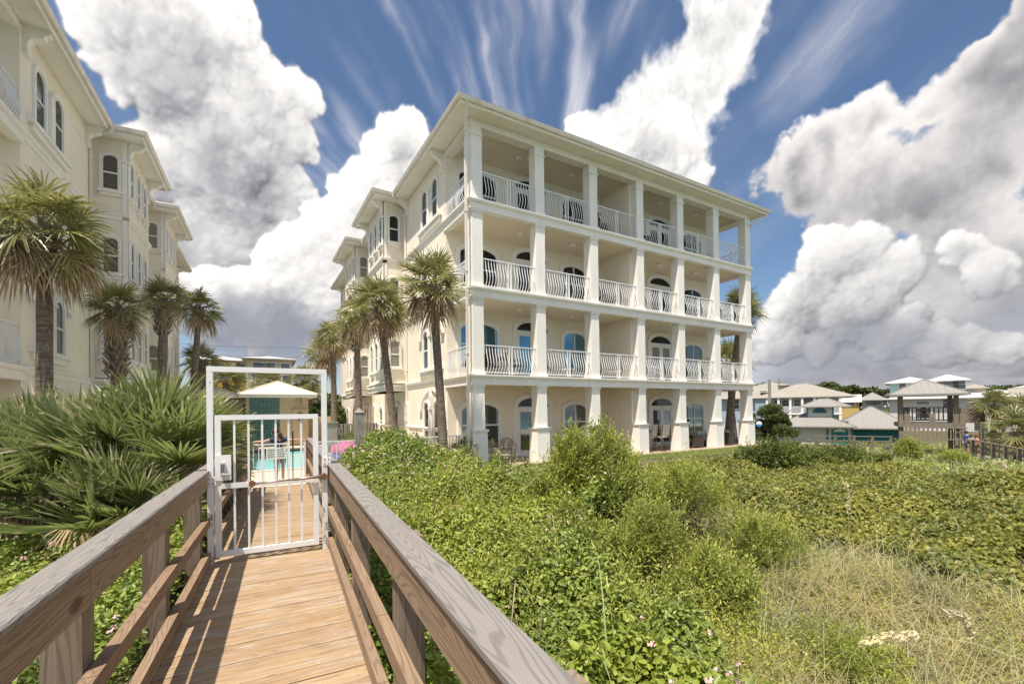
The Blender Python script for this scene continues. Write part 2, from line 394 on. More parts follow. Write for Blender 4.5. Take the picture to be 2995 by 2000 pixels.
def building(name, label, loc, rz, mirror, full):
    root = thing(name, label, 'apartment building')
    M = np.eye(4); c, s = cos(rz), sin(rz)
    sx = -1 if mirror else 1
    M[:3, :3] = np.array([[c*sx, -s, 0], [s*sx, c, 0], [0, 0, 1]]); M[:3, 3] = loc
    root.location = (0, 0, 0); mir = mirror; A = lambda: MB(M, mir)
    D = 25.2; XR = 16.27
    ba = [(7.83, 11.2), (14.6, 17.97)]; bx = -0.95
    # walls
    b = A(); b.box(0.05, XR, DW, D, -0.3, 12.36)
    for y0, y1 in ba: b.box(bx, 0.05, y0, y1, 3.02, 12.355)
    b.build('wall', 'stucco', root)
    b = A()
    for f in range(4):
        b.box(8.1, 8.3, 0.42, DW, Z[f]+0.001, ZC[f]-0.001)
    b.build('party_wall', 'stucco', root)
    # floor slabs with their moulded edges
    for f in (1, 2, 3):
        z = Z[f]
        b = A(); b.box(0.04, BW-0.04, 0.04, DW, ZC[f-1], z-0.02)
        if True:
            path = [(BW, DW), (BW, 0), (0, 0), (0, DW+0.12)]
            path = path[::-1]   # travel so the right hand side points outwards
            path = [(0, DW+0.12), (0, 0), (BW, 0), (BW, DW)]
            sweep(b, path, [(-0.25, z-0.36), (0.0, z-0.36), (0.0, z-0.13), (0.05, z-0.11), (0.085, z-0.05), (0.085, z), (-0.25, z)])
        b.build('floor_slab', 'stucco_trim', root)
    b = A()
    for f in range(4): b.box(0.05, BW-0.05, 0.06, DW, ZC[f]-0.012, ZC[f]-0.004)
    b.build('ceiling', 'ceiling_plaster', root)
    # side belts
    for f in (1, 2, 3):
        z = Z[f]; b = A()
        segs = [[(0.05, 7.83), (0.05, DW+0.12)], [(0.05, 14.6), (0.05, 11.2)], [(0.05, D), (0.05, 17.97)]]
        for y0, y1 in ba: segs.append([(0.05, y1), (bx, y1), (bx, y0), (0.05, y0)])
        pr = [(0.0, z-0.17), (0.03, z-0.17), (0.03, z-0.05), (0.08, z-0.02), (0.10, z+0.05), (0.0, z+0.06)]
        for sg in segs: sweep(b, sg, pr)
        b.build('belt_moulding', 'stucco_trim', root)
    for y0, y1 in ba:   # stepped underside of the projecting bays
        b = A()
        for k, (o, z0, z1) in enumerate(((0.10, 3.25, 3.31), (0.04, 3.02, 3.12), (0.13, 3.40, 3.47))): b.box(bx-o, 0.04, y0-o, y1+o, z0, z1)
        b.build('bay_moulding', 'stucco_trim', root)
    b = A(); sweep(b, [(0.05, 14.6), (0.05, DW)], [(0, 1.22), (0.03, 1.22), (0.07, 1.27), (0.07, 1.31), (0, 1.33)]); b.build('dado_moulding', 'stucco_trim', root)
    # corner strips
    b = A(); b.box(0.02, 0.05, 5.95, 7.05, 11.62, 11.66); b.build('string_course', 'stucco_trim', root)
    for y0, y1 in ba:
        b = A(); b.box(bx-0.03, bx, y0-0.03, y0+0.16, 3.5, 12.3); b.box(bx-0.03, bx+0.14, y0-0.03, y0, 3.5, 12.3); b.box(bx-0.07, bx+0.17, y0-0.07, y0+0.20, 11.52, 11.6); b.build('pilaster', 'stucco_trim', root)
    # eaves
    b = A()
    b.box(-0.6, BW+0.6, -0.6, 0.045, 12.36, 12.39); b.box(-0.6, 0.045, 0.045, 26.0, 12.36, 12.39); b.box(BW-0.05, BW+0.6, 0.045, 26.0, 12.36, 12.39)
    for y0, y1 in ba: b.box(bx-0.6, -0.6, y0-0.6, y1+0.6, 12.36, 12.39)
    b.box(0.05, BW-0.05, 0.05, 0.42, 12.12, 12.36)          # beam over the top veranda
    b.box(0.05, 0.42, 0.42, DW, 12.12, 12.36); b.box(BW-0.42, BW-0.05, 0.42, DW, 12.12, 12.36)
    b.build('eave', 'stucco_trim', root)
    gpath = [(BW, D+0.1), (BW, 0), (0, 0), (0, 7.83)]
    outline = [(0, 25.9), (0, 18.69-0.72+0.0), ]
    ring = [(BW+E, 26.0), (BW+E, -E), (-E, -E), (-E, 7.83-E), (bx-E, 7.83-E), (bx-E, 11.2+E), (-E, 11.2+E), (-E, 14.6-E), (bx-E, 14.6-E), (bx-E, 17.97+E), (-E, 17.97+E), (-E, 26.0)]
    ring = ring[::-1]
    b = A(); sweep(b, ring, [(-0.13, 12.40), (-0.04, 12.385), (0.0, 12.45), (0.0, 12.50), (0.015, 12.515), (-0.13, 12.52)]); b.build('gutter', 'gutter_paint', root)
    b = A(); sweep(b, ring, [(-0.20, 12.30), (-0.15, 12.30), (-0.135, 12.42), (-0.16, 12.44), (-0.20, 12.44)]); b.build('fascia', 'stucco_trim', root)
    b = A()
    rx = BW/2
    b.add([(-E, -E, 12.53), (BW+E, -E, 12.53), (BW+E, 26, 12.53), (-E, 26, 12.53), (rx, 8, 15.3), (rx, 17.4, 15.3)], [(0, 1, 4), (1, 2, 5, 4), (2, 3, 5), (3, 0, 4, 5)])
    for y0, y1 in ba:
        ym = (y0+y1)/2
        b.add([(bx-E, y0-E, 12.53), (bx-E, y1+E, 12.53), (0.6, y1+E, 12.53), (0.6, y0-E, 12.53), (0.4, ym, 13.35), (2.2, ym, 13.35), ], [(0, 1, 4), (1, 2, 5, 4), (3, 0, 4, 5)])
        for k in range(9):   # tile butts along the bay hips
            q = k/9.0; b.box(bx-E+0.05+q*0.9, bx-E+0.22+q*0.9, y0-E+0.03+q*0.5, y0-E+0.2+q*0.5, 12.53+q*0.2, 12.58+q*0.22)
    b.build('roof', 'roof_light', root)
    for x_, y_ in [(0.05, 7.2), (0.05, DW+0.25), (0.05, 24.9)]+[(bx, q) for y0, y1 in ba for q in (y0+0.12, y1-0.12)]:
        b = A(); corbel(b, x_, y_, (-1, 0), 12.36); b.build('corbel', 'stucco_trim', root)
    # downspouts
    def spout(pts):
        b = A()
        for p, q in zip(pts[:-1], pts[1:]): b.bar(p, q, 0.085, 0.07, (0, 1, 0.01) if abs(p[2]-q[2]) > 0.01 else (0, 0, 1))
        for z in (1.5, 4.0, 6.9, 9.0, 11.3): b.box(pts[-1][0]-0.06, pts[-1][0]+0.06, pts[-1][1]-0.05, pts[-1][1]+0.05, z, z+0.05)
        b.build('downspout', 'gutter_paint', root)
    spout([(-0.36, -0.62, 12.42), (-0.36, -0.58, 12.30), (-0.10, 0.02, 11.75), (-0.10, 0.10, 11.5), (-0.10, 0.10, 0.0)])
    spout([(-0.72, 7.05, 12.45), (-0.70, 7.05, 12.28), (-0.02, 7.42, 12.05), (-0.02, 7.42, 11.9), (-0.02, 7.42, 0.1)])
    spout([(-0.72, 13.8, 12.45), (-0.70, 13.8, 12.28), (-0.02, 14.3, 12.05), (-0.02, 14.3, 11.9), (-0.02, 14.3, 0.1)])
    spout([(0.0, 24.6, 12.3), (0.0, 25.1, 11.9), (-0.02, 25.1, 0.1)])
    if full: spout([(BW+0.55, -0.6, 12.42), (BW+0.5, -0.55, 12.25), (BW+0.0, -0.02, 11.8), (BW+0.0, 0.12, 11.6)])
    # columns, railings, lights
    xs = [0.10+2.6967*i for i in range(7)]
    cols = xs if full else xs[:2]
    for f in range(4):
        for x in cols: column(root, M, mir, x, f)
        if f:
            nb = 6 if full else 1
            for i in range(nb): railing(root, M, mir, (xs[i]+0.43, 0.12), (xs[i+1]-0.01, 0.12), Z[f], (0, -1))
            railing(root, M, mir, (0.12, 0.48), (0.12, DW), Z[f], (-1, 0))
            if full: railing(root, M, mir, (BW-0.12, 0.48), (BW-0.12, DW), Z[f], (1, 0))
        for x in ((2.8, 5.5, 11.0, 13.7) if full else (2.8,)):
            b = A(); b.lathe((x, 1.25, ZC[f]-0.013), [(0.17, 0), (0.17, -0.025), (0.14, -0.06), (0.08, -0.085), (0.01, -0.09)], 16); b.build('ceiling_light', 'window_white', root, True)
    # openings in the veranda wall
    F0 = lambda u, v, w: (u, DW-w, v)
    if full:
        for f in range(4):
            z = Z[f]; pn = ('glass_sea', 'glass_blue', 'glass_dark', 'glass_dark')[f]
            p2 = ('glass_sea', 'glass_blinds_pale', 'glass_dark', 'glass_dark')[f]
            window(root, M, mir, F0, 0.60, 2.35, z+0.42, z+2.32, 0.32, pn, 0.14, rails=(z+1.42,), mull=(1.475,) if f in (1,) else (), sill=False)
            french_door(root, M, mir, F0, 3.20, 4.96, z+0.02, z+2.62, 0.42, pn)
            window(root, M, mir, F0, 5.76, 7.08, z+0.42, z+2.30, 0.24, pn, 0.13, mull=(6.42,), rails=(z+1.45,), sill=False)
            french_door(root, M, mir, F0, 11.38, 13.1, z+0.02, z+2.62, 0.42, p2 if f != 1 else 'glass_blinds_pale')
            window(root, M, mir, F0, 14.08, 15.64, z+0.42, z+2.30, 0.28, p2 if f != 1 else 'glass_sea', 0.13, mull=(14.86,), rails=(z+1.45,), sill=False)
            window(root, M, mir, F0, 9.1, 10.4, z+0.42, z+2.30, 0.24, pn, 0.13, mull=(9.75,), sill=False)
    # side openings
    F1 = lambda u, v, w: (0.05-w, u, v)
    for f in range(4):
        z = Z[f]; z0 = z+(0.56 if f else 0.2); z1 = z+2.22; pn = 'glass_sea' if f < 2 else 'glass_dark'
        for u0, u1 in ((3.13, 3.77), (4.38, 5.02)): window(root, M, mir, F1, u0, u1, z0, z1+(0.2 if f == 0 else 0), 0.30, pn, 0.09, rails=((z0+z1)/2-0.02,), sill=False)
        b = A(); zz = z1-0.32+(0.2 if f == 0 else 0)
        b.tube([F1(4.075, z0, 0.05), F1(4.075, zz, 0.05)], 0.095, 10)
        b.box(-0.12, 0.049, 3.93, 4.22, zz, zz+0.09)
        b.prism([(2.7, z0-0.13), (5.45, z0-0.13), (5.45, z0-0.01), (2.7, z0-0.01)], F1, 0, 0.15)
        b.prism([(2.85, z0-0.30), (5.3, z0-0.30), (5.3, z0-0.134), (2.85, z0-0.134)], F1, 0, 0.09)
        if f < 2:
            n = 16; o = [(4.075-1.27*cos(pi*i/n), zz+0.02+0.86*sin(pi*i/n)) for i in range(n+1)]; q = [(4.075-1.17*cos(pi*i/n), zz+0.02+0.76*sin(pi*i/n)) for i in range(n+1)]
            b.band(o, q, F1, 0, 0.085)
            b.prism([(4.075+0.17*cos(2*pi*i/14), zz+0.48+0.36*sin(2*pi*i/14)) for i in range(14)], F1, 0, 0.10)
            b.prism([(4.075+0.06*cos(2*pi*i/10), zz+0.56+0.12*sin(2*pi*i/10)) for i in range(10)], F1, 0.098, 0.125)
            for u in (2.72, 5.43): b.prism([(u-0.16, zz-0.06), (u+0.16, zz-0.06), (u+0.16, zz+0.07), (u-0.16, zz+0.07)], F1, 0, 0.14)
        b.build('window_trim', 'stucco_trim', root)
    for y0, y1 in ba:
        F2 = lambda u, v, w: (bx-w, u, v)
        F3 = lambda u, v, w: (u, y0-w, v)
        near = (y0 < 10)
        for f in (1, 2, 3):
            z = Z[f]
            for u in (0.23, 1.27, 2.27):
                window(root, M, mir, F2, y0+u, y0+u+0.46, z+0.80, z+2.25, 0.23, 'glass_dark' if near else 'glass_blinds', 0.07, rails=(z+1.5,), sill=True)
            pn = {3: 'glass_dark' if not mirror else 'glass_blinds', 2: 'glass_blinds', 1: 'glass_blinds_pale'}[f] if near else 'glass_blinds_pale'
            window(root, M, mir, F3, -0.72, -0.21, z+0.9, z+2.24, 0.16, pn, 0.06, rails=(z+1.55,), sill=True)
        # ground floor below the bay
        fn = lambda u, v, w: (0.05-w, y0+1.9+u, 2.05+v)
        n = 20; b = A()
        b.band([(0.34*cos(2*pi*i/n), 0.46*sin(2*pi*i/n)) for i in range(n+1)], [(0.24*cos(2*pi*i/n), 0.34*sin(2*pi*i/n)) for i in range(n+1)], fn, 0, 0.09)
        w = b.build('window', 'stucco_trim', root)
        b = A(); b.prism([(0.25*cos(2*pi*i/n), 0.35*sin(2*pi*i/n)) for i in range(n)], fn, 0, 0.03); b.build('pane', 'glass_dark', w)
        for u in (y0-1.5, y0+0.15): 
            window(root, M, mir, F1, u+1.0, u+1.45, 0.25, 2.45, 0.23, 'glass_dark', 0.08, rails=(1.5,), sill=False)
    for u in (12.2, 20.0, 22.5): window(root, M, mir, F1, u, u+0.6, 0.5, 2.3, 0.3, 'glass_dark', 0.09, rails=(1.5,), sill=False)
    for f in (1, 2, 3):
        for u in (20.0, 22.5): window(root, M, mir, F1, u, u+0.6, Z[f]+0.6, Z[f]+2.2, 0.3, 'glass_dark', 0.09, rails=(Z[f]+1.5,))
    return root
B0 = (6.7178, 14.1731, 0.0)
bR = building('apartment_building', 'large cream four storey building with columned verandas right of the boardwalk', B0, 0.0, False, True)
LB = (-5.12, 14.1, 0.0)
bL = building('apartment_building', 'cream stucco building cut off by the left edge, palms along its side wall', LB, -0.034, True, False)
# ------------------------------------------------------------ sky : Nishita sky with a procedurally computed cloud layer over it
def _hash(ix, iy, seed):
    h = (ix.astype(np.uint32)*np.uint32(374761393) + iy.astype(np.uint32)*np.uint32(668265263) + np.uint32(seed*1274126177 & 0xffffffff))
    h = (h ^ (h >> np.uint32(13)))*np.uint32(1274126177); h = h ^ (h >> np.uint32(16))
    return (h & np.uint32(0xffffff)).astype(np.float32)/float(0xffffff)
def vnoise(x, y, seed=0):
    ix = np.floor(x); iy = np.floor(y); fx = x-ix; fy = y-iy; ix = ix.astype(np.int64); iy = iy.astype(np.int64)
    fx = fx*fx*fx*(fx*(fx*6-15)+10); fy = fy*fy*fy*(fy*(fy*6-15)+10)
    a = _hash(ix, iy, seed); b = _hash(ix+1, iy, seed); c = _hash(ix, iy+1, seed); d = _hash(ix+1, iy+1, seed)
    return (a*(1-fx)+b*fx)*(1-fy)+(c*(1-fx)+d*fx)*fy
def fbm(x, y, sc, oct=5, rough=0.52, seed=0):
    o = 0; amp = 1; tot = 0; x = x*sc; y = y*sc
    for i in range(oct):
        o = o+amp*vnoise(x+i*17.3, y-i*9.1, seed+i); tot += amp; amp *= rough; x, y = x*2.03*0.8-y*2.03*0.6, x*2.03*0.6+y*2.03*0.8
    return o/tot
def sstep(x, a, b): q = np.clip((x-a)/(b-a), 0, 1); return q*q*(3-2*q)
def blur(a, n):
    for ax in (0, 1):
        for _ in range(2):
            k = np.cumsum(np.concatenate([np.repeat(np.take(a, [0], ax), n+1, ax), a, np.repeat(np.take(a, [-1], ax), n, ax)], ax), ax, dtype=np.float64)
            a = ((np.take(k, range(2*n+1, k.shape[ax]), ax)-np.take(k, range(0, k.shape[ax]-2*n-1), ax))/(2*n+1)).astype(np.float32)
    return a
def azel(px, py):
    v = ray(px, py); return math.degrees(math.atan2(v[0], v[1])), math.degrees(math.asin(v[2]))
def make_clouds(Wd=4096):
    Ht = Wd//2; dpp = Wd/360.0                      # pixels per degree
    A0, A1, E0, E1 = -24.0, 86.0, 0.0, 62.0         # the part of the sky that gets the detailed clouds
    w_, h_ = int((A1-A0)*dpp), int((E1-E0)*dpp)
    X, Y = np.meshgrid(A0+(np.arange(w_)+.5)/dpp, E0+(np.arange(h_)+.5)/dpp); X = X.astype(np.float32); Y = Y.astype(np.float32)
    r = np.random.default_rng(5)
    wx = (fbm(X, Y, 0.16, 5, 0.55, 11)-.5); wy = (fbm(X, Y, 0.16, 5, 0.55, 23)-.5); fx = (fbm(X, Y, 1.1, 4, 0.6, 31)-.5); fy = (fbm(X, Y, 1.1, 4, 0.6, 37)-.5)
    def deg(px, py, rad):
        a, e = azel(px, py); a1, e1 = azel(px+rad, py); a2, e2 = azel(px, py-rad)
        return a, e, abs(a1-a)*0.5+abs(e2-e)*0.5
    def puffs(blobs, n1=34, n2=11, squash=1.0, big=(0.22, 0.48)):
        Zb = np.full((h_, w_), -50.0, np.float32)
        def splat(a, e, z, rad):
            x0 = int((a-rad-A0)*dpp); x1 = int((a+rad-A0)*dpp)+2; y0 = int((e-rad-E0)*dpp); y1 = int((e+rad-E0)*dpp)+2
            x0 = max(0, x0); y0 = max(0, y0); x1 = min(w_, x1); y1 = min(h_, y1)
            if x0 >= x1 or y0 >= y1: return
            dx = X[y0:y1, x0:x1]-a; dy = (Y[y0:y1, x0:x1]-e)*squash
            q = rad*rad-dx*dx-dy*dy; m = q > 0
            zz = z+np.sqrt(np.where(m, q, 0)); sub = Zb[y0:y1, x0:x1]; np.copyto(sub, np.maximum(sub, zz), where=m)
        for px, py, rad in blobs:
            a, e, R = deg(px, py, rad); splat(a, e, -0.55*R, R*0.93)
            for _ in range(n1):
                th = r.uniform(0, 2*pi); q = sqrt(r.uniform(0.02, 1.0))*0.86; ra = R*r.uniform(*big)*(1.15-0.5*q)
                a1 = a+R*q*cos(th); e1 = e+R*q*sin(th); z1 = -0.55*R+sqrt(max(0, 1-q*q))*R*0.8; splat(a1, e1, z1-ra*0.3, ra)
                for _ in range(n2):
                    t2 = r.uniform(0, 2*pi); q2 = sqrt(r.uniform(0.05, 1.0))*0.95; rb = ra*r.uniform(0.16, 0.42)
                    a2 = a1+ra*q2*cos(t2); e2 = e1+ra*q2*sin(t2); z2 = z1-ra*0.3+sqrt(max(0, 1-q2*q2))*ra*0.88; splat(a2, e2, z2-rb*0.25, rb)
                    for _ in range(3):
                        t3 = r.uniform(0, 2*pi); q3 = sqrt(r.uniform(0.2, 1.0)); rc = rb*r.uniform(0.25, 0.5)
                        splat(a2+rb*q3*cos(t3), e2+rb*q3*sin(t3), z2+sqrt(max(0, 1-q3*q3))*rb*0.8-rc*0.3, rc)
        return Zb
    def warp(Zb, big, small):
        xi = np.clip(((X-A0)+wx*big+fx*small)*dpp, 0, w_-1).astype(int); yi = np.clip(((Y-E0)+wy*big+fy*small)*dpp, 0, h_-1).astype(int)
        return Zb[yi, xi]
    def shade(Zb, base_lo, base_hi, sm=1, rel=0.34, bright=0.62, ao=0.10, L=(-0.45, 0.75, 0.42)):
        al = (Zb > -40).astype(np.float32); Zc = np.where(Zb > -40, Zb, np.nan)
        lo = np.nanmin(Zc); Zf = np.where(Zb > -40, Zb, lo)
        al_b = blur(al, sm)
        Zs = blur(Zf, sm); gx = np.gradient(Zs, axis=1)*dpp; gy = np.gradient(Zs, axis=0)*dpp
        Z2 = blur(Zf, 7); g2x = np.gradient(Z2, axis=1)*dpp; g2y = np.gradient(Z2, axis=0)*dpp
        Z3 = blur(Zf, 26); g3x = np.gradient(Z3, axis=1)*dpp; g3y = np.gradient(Z3, axis=0)*dpp
        def lam(gx, gy):
            n = np.sqrt(gx*gx+gy*gy+1); return (-gx*L[0]-gy*L[1]+L[2])/n
        s = 0.32*lam(gx*0.7, gy*0.7)+0.38*lam(g2x, g2y)+0.35*lam(g3x, g3y)
        occ = np.clip((Zs-blur(Zf, 12))*ao, -0.25, 0.15)
        hgt = sstep(Y+wy*9, base_lo, base_hi)
        b = bright*(0.70+0.30*hgt)+rel*s+occ
        return al_b, b
    front1 = [(330, 60, 170), (520, 190, 210), (650, 130, 140), (760, 300, 130), (870, 290, 80), (640, 460, 200), (850, 400, 90), (480, 480, 130), (540, 740, 150), (700, 700, 170), (850, 600, 100)]
    front2 = [(980, 700, 120), (1080, 560, 100), (1180, 420, 90), (1130, 480, 80), (1240, 480, 80), (900, 800, 150), (1100, 680, 150), (1250, 640, 150), (760, 900, 130), (1000, 900, 160), (600, 900, 120), (450, 860, 110),
              (1700, 380, 60), (1780, 420, 70), (1870, 440, 100), (1960, 430, 110), (2040, 520, 60)]
    front3 = [(2430, 740, 95), (2520, 710, 80), (2600, 790, 90), (2350, 870, 110), (2480, 900, 130), (2300, 900, 80), (2270, 1000, 80), (2780, 740, 60), (2850, 730, 50), (2900, 800, 90), (2650, 960, 90), (2750, 1010, 80), (2850, 1000, 70), (2950, 1010, 70), (2600, 1000, 80), (2400, 1020, 60)]
    img = np.zeros((h_, w_, 4), np.float32)
    def over(col, a):
        a = np.clip(a, 0, 1)[..., None]; ia = img[..., 3:4]; na = a+ia*(1-a)
        img[..., :3] = (col*a+img[..., :3]*ia*(1-a))/np.maximum(na, 1e-5); img[..., 3:4] = na
    def tint(b, cool=(0.80, 0.82, 0.90), warm=(1.0, 0.975, 0.945)):
        b = np.clip(0.36+0.68*(b-0.36)/0.64, 0.27, 1.0)**1.15; q = sstep(b, 0.35, 0.8)[..., None]
        return (np.array(cool, np.float32)*(1-q)+np.array(warm, np.float32)*q)*b[..., None]
    # cirrus: streaks fanning out of the skyline
    VA, VE = azel(1560, 640)
    ang = np.degrees(np.arctan2((X-VA)*np.cos(np.radians(Y)), Y-VE+16))+wx*3.0+fx*1.2; dist = np.sqrt((X-VA)**2+(Y-VE+16)**2)
    s1 = fbm(ang*0.20, dist*0.045, 1.0, 5, 0.55, 51); s2 = fbm(ang*1.1, dist*0.06, 1.0, 4, 0.5, 57); s3 = fbm(X, Y, 0.9, 5, 0.6, 59)
    def spot(px, py, rad, k=1.0):
        a, e, R = deg(px, py, rad); return np.clip(1-((X-a)**2+(Y-e)**2)/(R*R), 0, 1)*k
    zone = np.clip(spot(1150, 260, 330)+spot(1650, 150, 420, 1.2)+spot(1000, 520, 260, 0.9)+spot(1450, 300, 200, 0.8)+spot(2450, 200, 330, 0.6)+spot(2350, 450, 200, 0.5)+0.12, 0, 1)
    ci = blur(sstep(s1, 0.36, 0.80), 4)*(0.60+0.40*sstep(s2, 0.25, 0.75))*zone*1.2
    over(np.ones((h_, w_, 1), np.float32)*np.array([0.66, 0.65, 0.71], np.float32), ci*0.80)
    # soft bank at the right and the diagonal cloud above the roof
    def bank(blobs, seed, lo, hi, sc=0.11):
        F = np.full((h_, w_), -3.0, np.float32)
        for px, py, rad in blobs:
            a, e, R = deg(px, py, rad); F = np.logaddexp(F*4, (1-np.sqrt((X+wx*7-a)**2+(Y+wy*7-e)**2)/R)*4)/4
        n = fbm(X+wx*3, Y+wy*3, sc, 7, 0.56, seed)
        D = F+(n-.5)*1.7+fx*0.12
        return D, sstep(D, lo, hi)
    mid = [(2150, 60, 110), (2040, 30, 80), (2220, 30, 90), (2110, 170, 120), (2060, 260, 110), (1980, 340, 130), (1850, 430, 120), (1960, 500, 110), (1740, 400, 60)]
    D, al = bank(mid, 71, -0.12, 0.42)
    lit = fbm(X, Y+1.4, 0.30, 6, 0.55, 73)-fbm(X, Y-0.6, 0.30, 6, 0.55, 73)
    over(tint(0.90-0.10*sstep(D, 0.2, 1.0)-0.25*lit+0.25*fx, (0.86, 0.86, 0.92)), al*0.97)
    right = [(2280, 560, 90), (2400, 480, 120), (2560, 410, 150), (2700, 320, 150), (2860, 220, 170), (3040, 120, 200), (2700, 560, 220), (2950, 480, 260), (2480, 640, 170), (2800, 780, 260), (3100, 760, 300), (2400, 830, 90), (2600, 980, 240), (2950, 1030, 260), (2330, 1060, 170)]
    D, al = bank(right, 83, -0.02, 0.22)
    D0 = blur(D, 30); gxx = np.gradient(D0, axis=1)*dpp; gyy = np.gradient(D0, axis=0)*dpp
    lit = fbm(X, Y+1.6, 0.14, 6, 0.5, 85)-fbm(X, Y-1.2, 0.14, 6, 0.5, 85)
    b = 0.68-0.26*sstep(D, 0.15, 1.05)+0.9*np.clip(-gyy+gxx*(-0.2), -0.2, 0.25)-0.55*lit+0.10*fx
    over(tint(b, (0.86, 0.84, 0.88), (1.0, 0.955, 0.92)), al)
    # low grey haze bands near the horizon
    hb = sstep(fbm(X*0.25, Y*1.6, 0.35, 5, 0.5, 91), 0.36, 0.62)*sstep(Y, 13, 3)
    over(np.ones((h_, w_, 1), np.float32)*np.array([0.44, 0.46, 0.52], np.float32), hb*0.85)
    for blobs, lo, hi, br, rel, tn in ((front1, 14, 42, 0.68, 0.30, (0.88, 0.88, 0.93)), (front3, 2, 17, 0.54, 0.30, (0.88, 0.87, 0.91)), (front2, 6, 26, 0.67, 0.34, (0.88, 0.88, 0.93))):
        Zb = warp(puffs(blobs), 2.2, 0.5); al, b = shade(Zb, lo, hi, 1, rel, br)
        core = blur((Zb > -40).astype(np.float32), 30); nn = fbm(X, Y, 0.13, 5, 0.5, 97)
        b = b-0.20*sstep(core*0.5+nn, 0.80, 1.15)+0.10*(1-core)+0.12*fx
        bl4 = blur((Zb > -40).astype(np.float32), 4); wisp = sstep(bl4+fx*0.9, 0.15, 0.8)*sstep(bl4, 0.0, 0.12)
        over(tint(b, tn), np.maximum(al*0.55, 0)+wisp*al*0.6+wisp*0.25)
    # dark flat base over the far yellow house
    for px, py, rad, k in ((760, 960, 200, 0.75), (620, 960, 130, 0.6), (900, 1000, 130, 0.6), (2500, 1050, 230, 0.55), (2850, 920, 200, 0.35)):
        a, e, R = deg(px, py, rad); q = np.clip(1-(((X+wx*6-a)/1.35)**2+((Y+wy*4-e)*1.5)**2)/(R*R), 0, 1)
        over(np.ones((h_, w_, 1), np.float32)*np.array([0.27, 0.285, 0.335], np.float32), sstep(q, 0, 0.8)*k)
    full = np.zeros((Ht, Wd, 4), np.float32)
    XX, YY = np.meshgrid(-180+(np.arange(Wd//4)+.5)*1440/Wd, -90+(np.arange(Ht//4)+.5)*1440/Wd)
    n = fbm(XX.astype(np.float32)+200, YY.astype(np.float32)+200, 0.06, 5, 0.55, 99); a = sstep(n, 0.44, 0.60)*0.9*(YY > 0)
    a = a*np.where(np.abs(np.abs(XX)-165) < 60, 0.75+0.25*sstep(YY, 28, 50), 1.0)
    lo = np.stack([1.15-0.35*sstep(n, 0.5, 0.7)]*3+[a], -1); lo[..., 1] *= 0.975; lo[..., 2] *= 0.96  # unseen clouds outside the view, brightened to add fill light
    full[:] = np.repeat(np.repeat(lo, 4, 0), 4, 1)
    fz = np.minimum(np.minimum(X-A0, A1-X)/4, (E1-Y)/4).clip(0, 1)[..., None]
    x0 = int((A0+180)*dpp); y0 = int((E0+90)*dpp)
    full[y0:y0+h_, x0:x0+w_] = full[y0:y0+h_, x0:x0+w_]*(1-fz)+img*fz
    return full, Wd, Ht
full, Wd, Ht = make_clouds()
def envimg(name, arr):
    im = bpy.data.images.new(name, Wd, Ht, alpha=False, float_buffer=True); im.colorspace_settings.name = 'Non-Color'
    im.pixels.foreach_set(np.ascontiguousarray(arr, np.float32).ravel()); im.update(); im.pack(); return im
one = np.ones((Ht, Wd, 1), np.float32)
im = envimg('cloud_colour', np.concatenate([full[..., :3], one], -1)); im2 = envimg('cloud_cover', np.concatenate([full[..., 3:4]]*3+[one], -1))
w = bpy.data.worlds.new('World'); SC.world = w; w.use_nodes = True
t = NT(w.node_tree); bg = t.n['Background']
sky = t.new('ShaderNodeTexSky', sky_type='NISHITA', sun_disc=False)
sky.sun_elevation = radians(SUN_EL); sky.sun_rotation = radians(SUN_AZ); sky.air_density = 1.0; sky.dust_density = 0.8; sky.ozone_density = 1.6
g = t.new('ShaderNodeTexCoord').outputs['Generated']
# Environment texture: longitude 0 of the image centre must be +Y
mp = t.mapping(g, (1, 1, 1), (0, 0, radians(-90)))
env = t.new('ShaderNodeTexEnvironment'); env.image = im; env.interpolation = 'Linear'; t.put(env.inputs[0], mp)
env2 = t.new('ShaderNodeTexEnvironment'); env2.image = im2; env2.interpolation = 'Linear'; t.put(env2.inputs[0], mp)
sep = t.new('ShaderNodeSeparateXYZ'); t.put(sep.inputs[0], g)
CLOUD_K = 0.72
# the Background multiplies everything by 0.1 (Nishita radiance), clouds are brought to the same scale
c = t.mix(1.0, sky.outputs[0], (0.62, 0.68, 0.73), 'MULTIPLY')
c = t.mix(t.smooth(sep.outputs[2], 0.0, 0.10, 0.7, 0.0), c, (4.2, 4.5, 5.1))
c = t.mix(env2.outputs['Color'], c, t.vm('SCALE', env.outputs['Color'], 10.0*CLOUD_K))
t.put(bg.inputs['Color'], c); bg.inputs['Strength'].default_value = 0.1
w.cycles.sampling_method = 'MANUAL'; w.cycles.sample_map_resolution = 1024
sl = bpy.data.lights.new('sun', 'SUN'); sl.energy = 4.2; sl.angle = radians(0.6); sl.color = (1.0, 0.93, 0.82)
so = bpy.data.objects.new('sun', sl); COL.objects.link(so); so.rotation_euler = Vector((-sd[0], -sd[1], -sd[2])).to_track_quat('-Z', 'Y').to_euler()
SC.view_settings.view_transform = 'Standard'; SC.view_settings.look = 'None'; SC.view_settings.exposure = 0.76; SC.view_settings.gamma = 1.0
SC.cycles.max_bounces = 6; SC.cycles.diffuse_bounces = 3; SC.cycles.transparent_max_bounces = 6
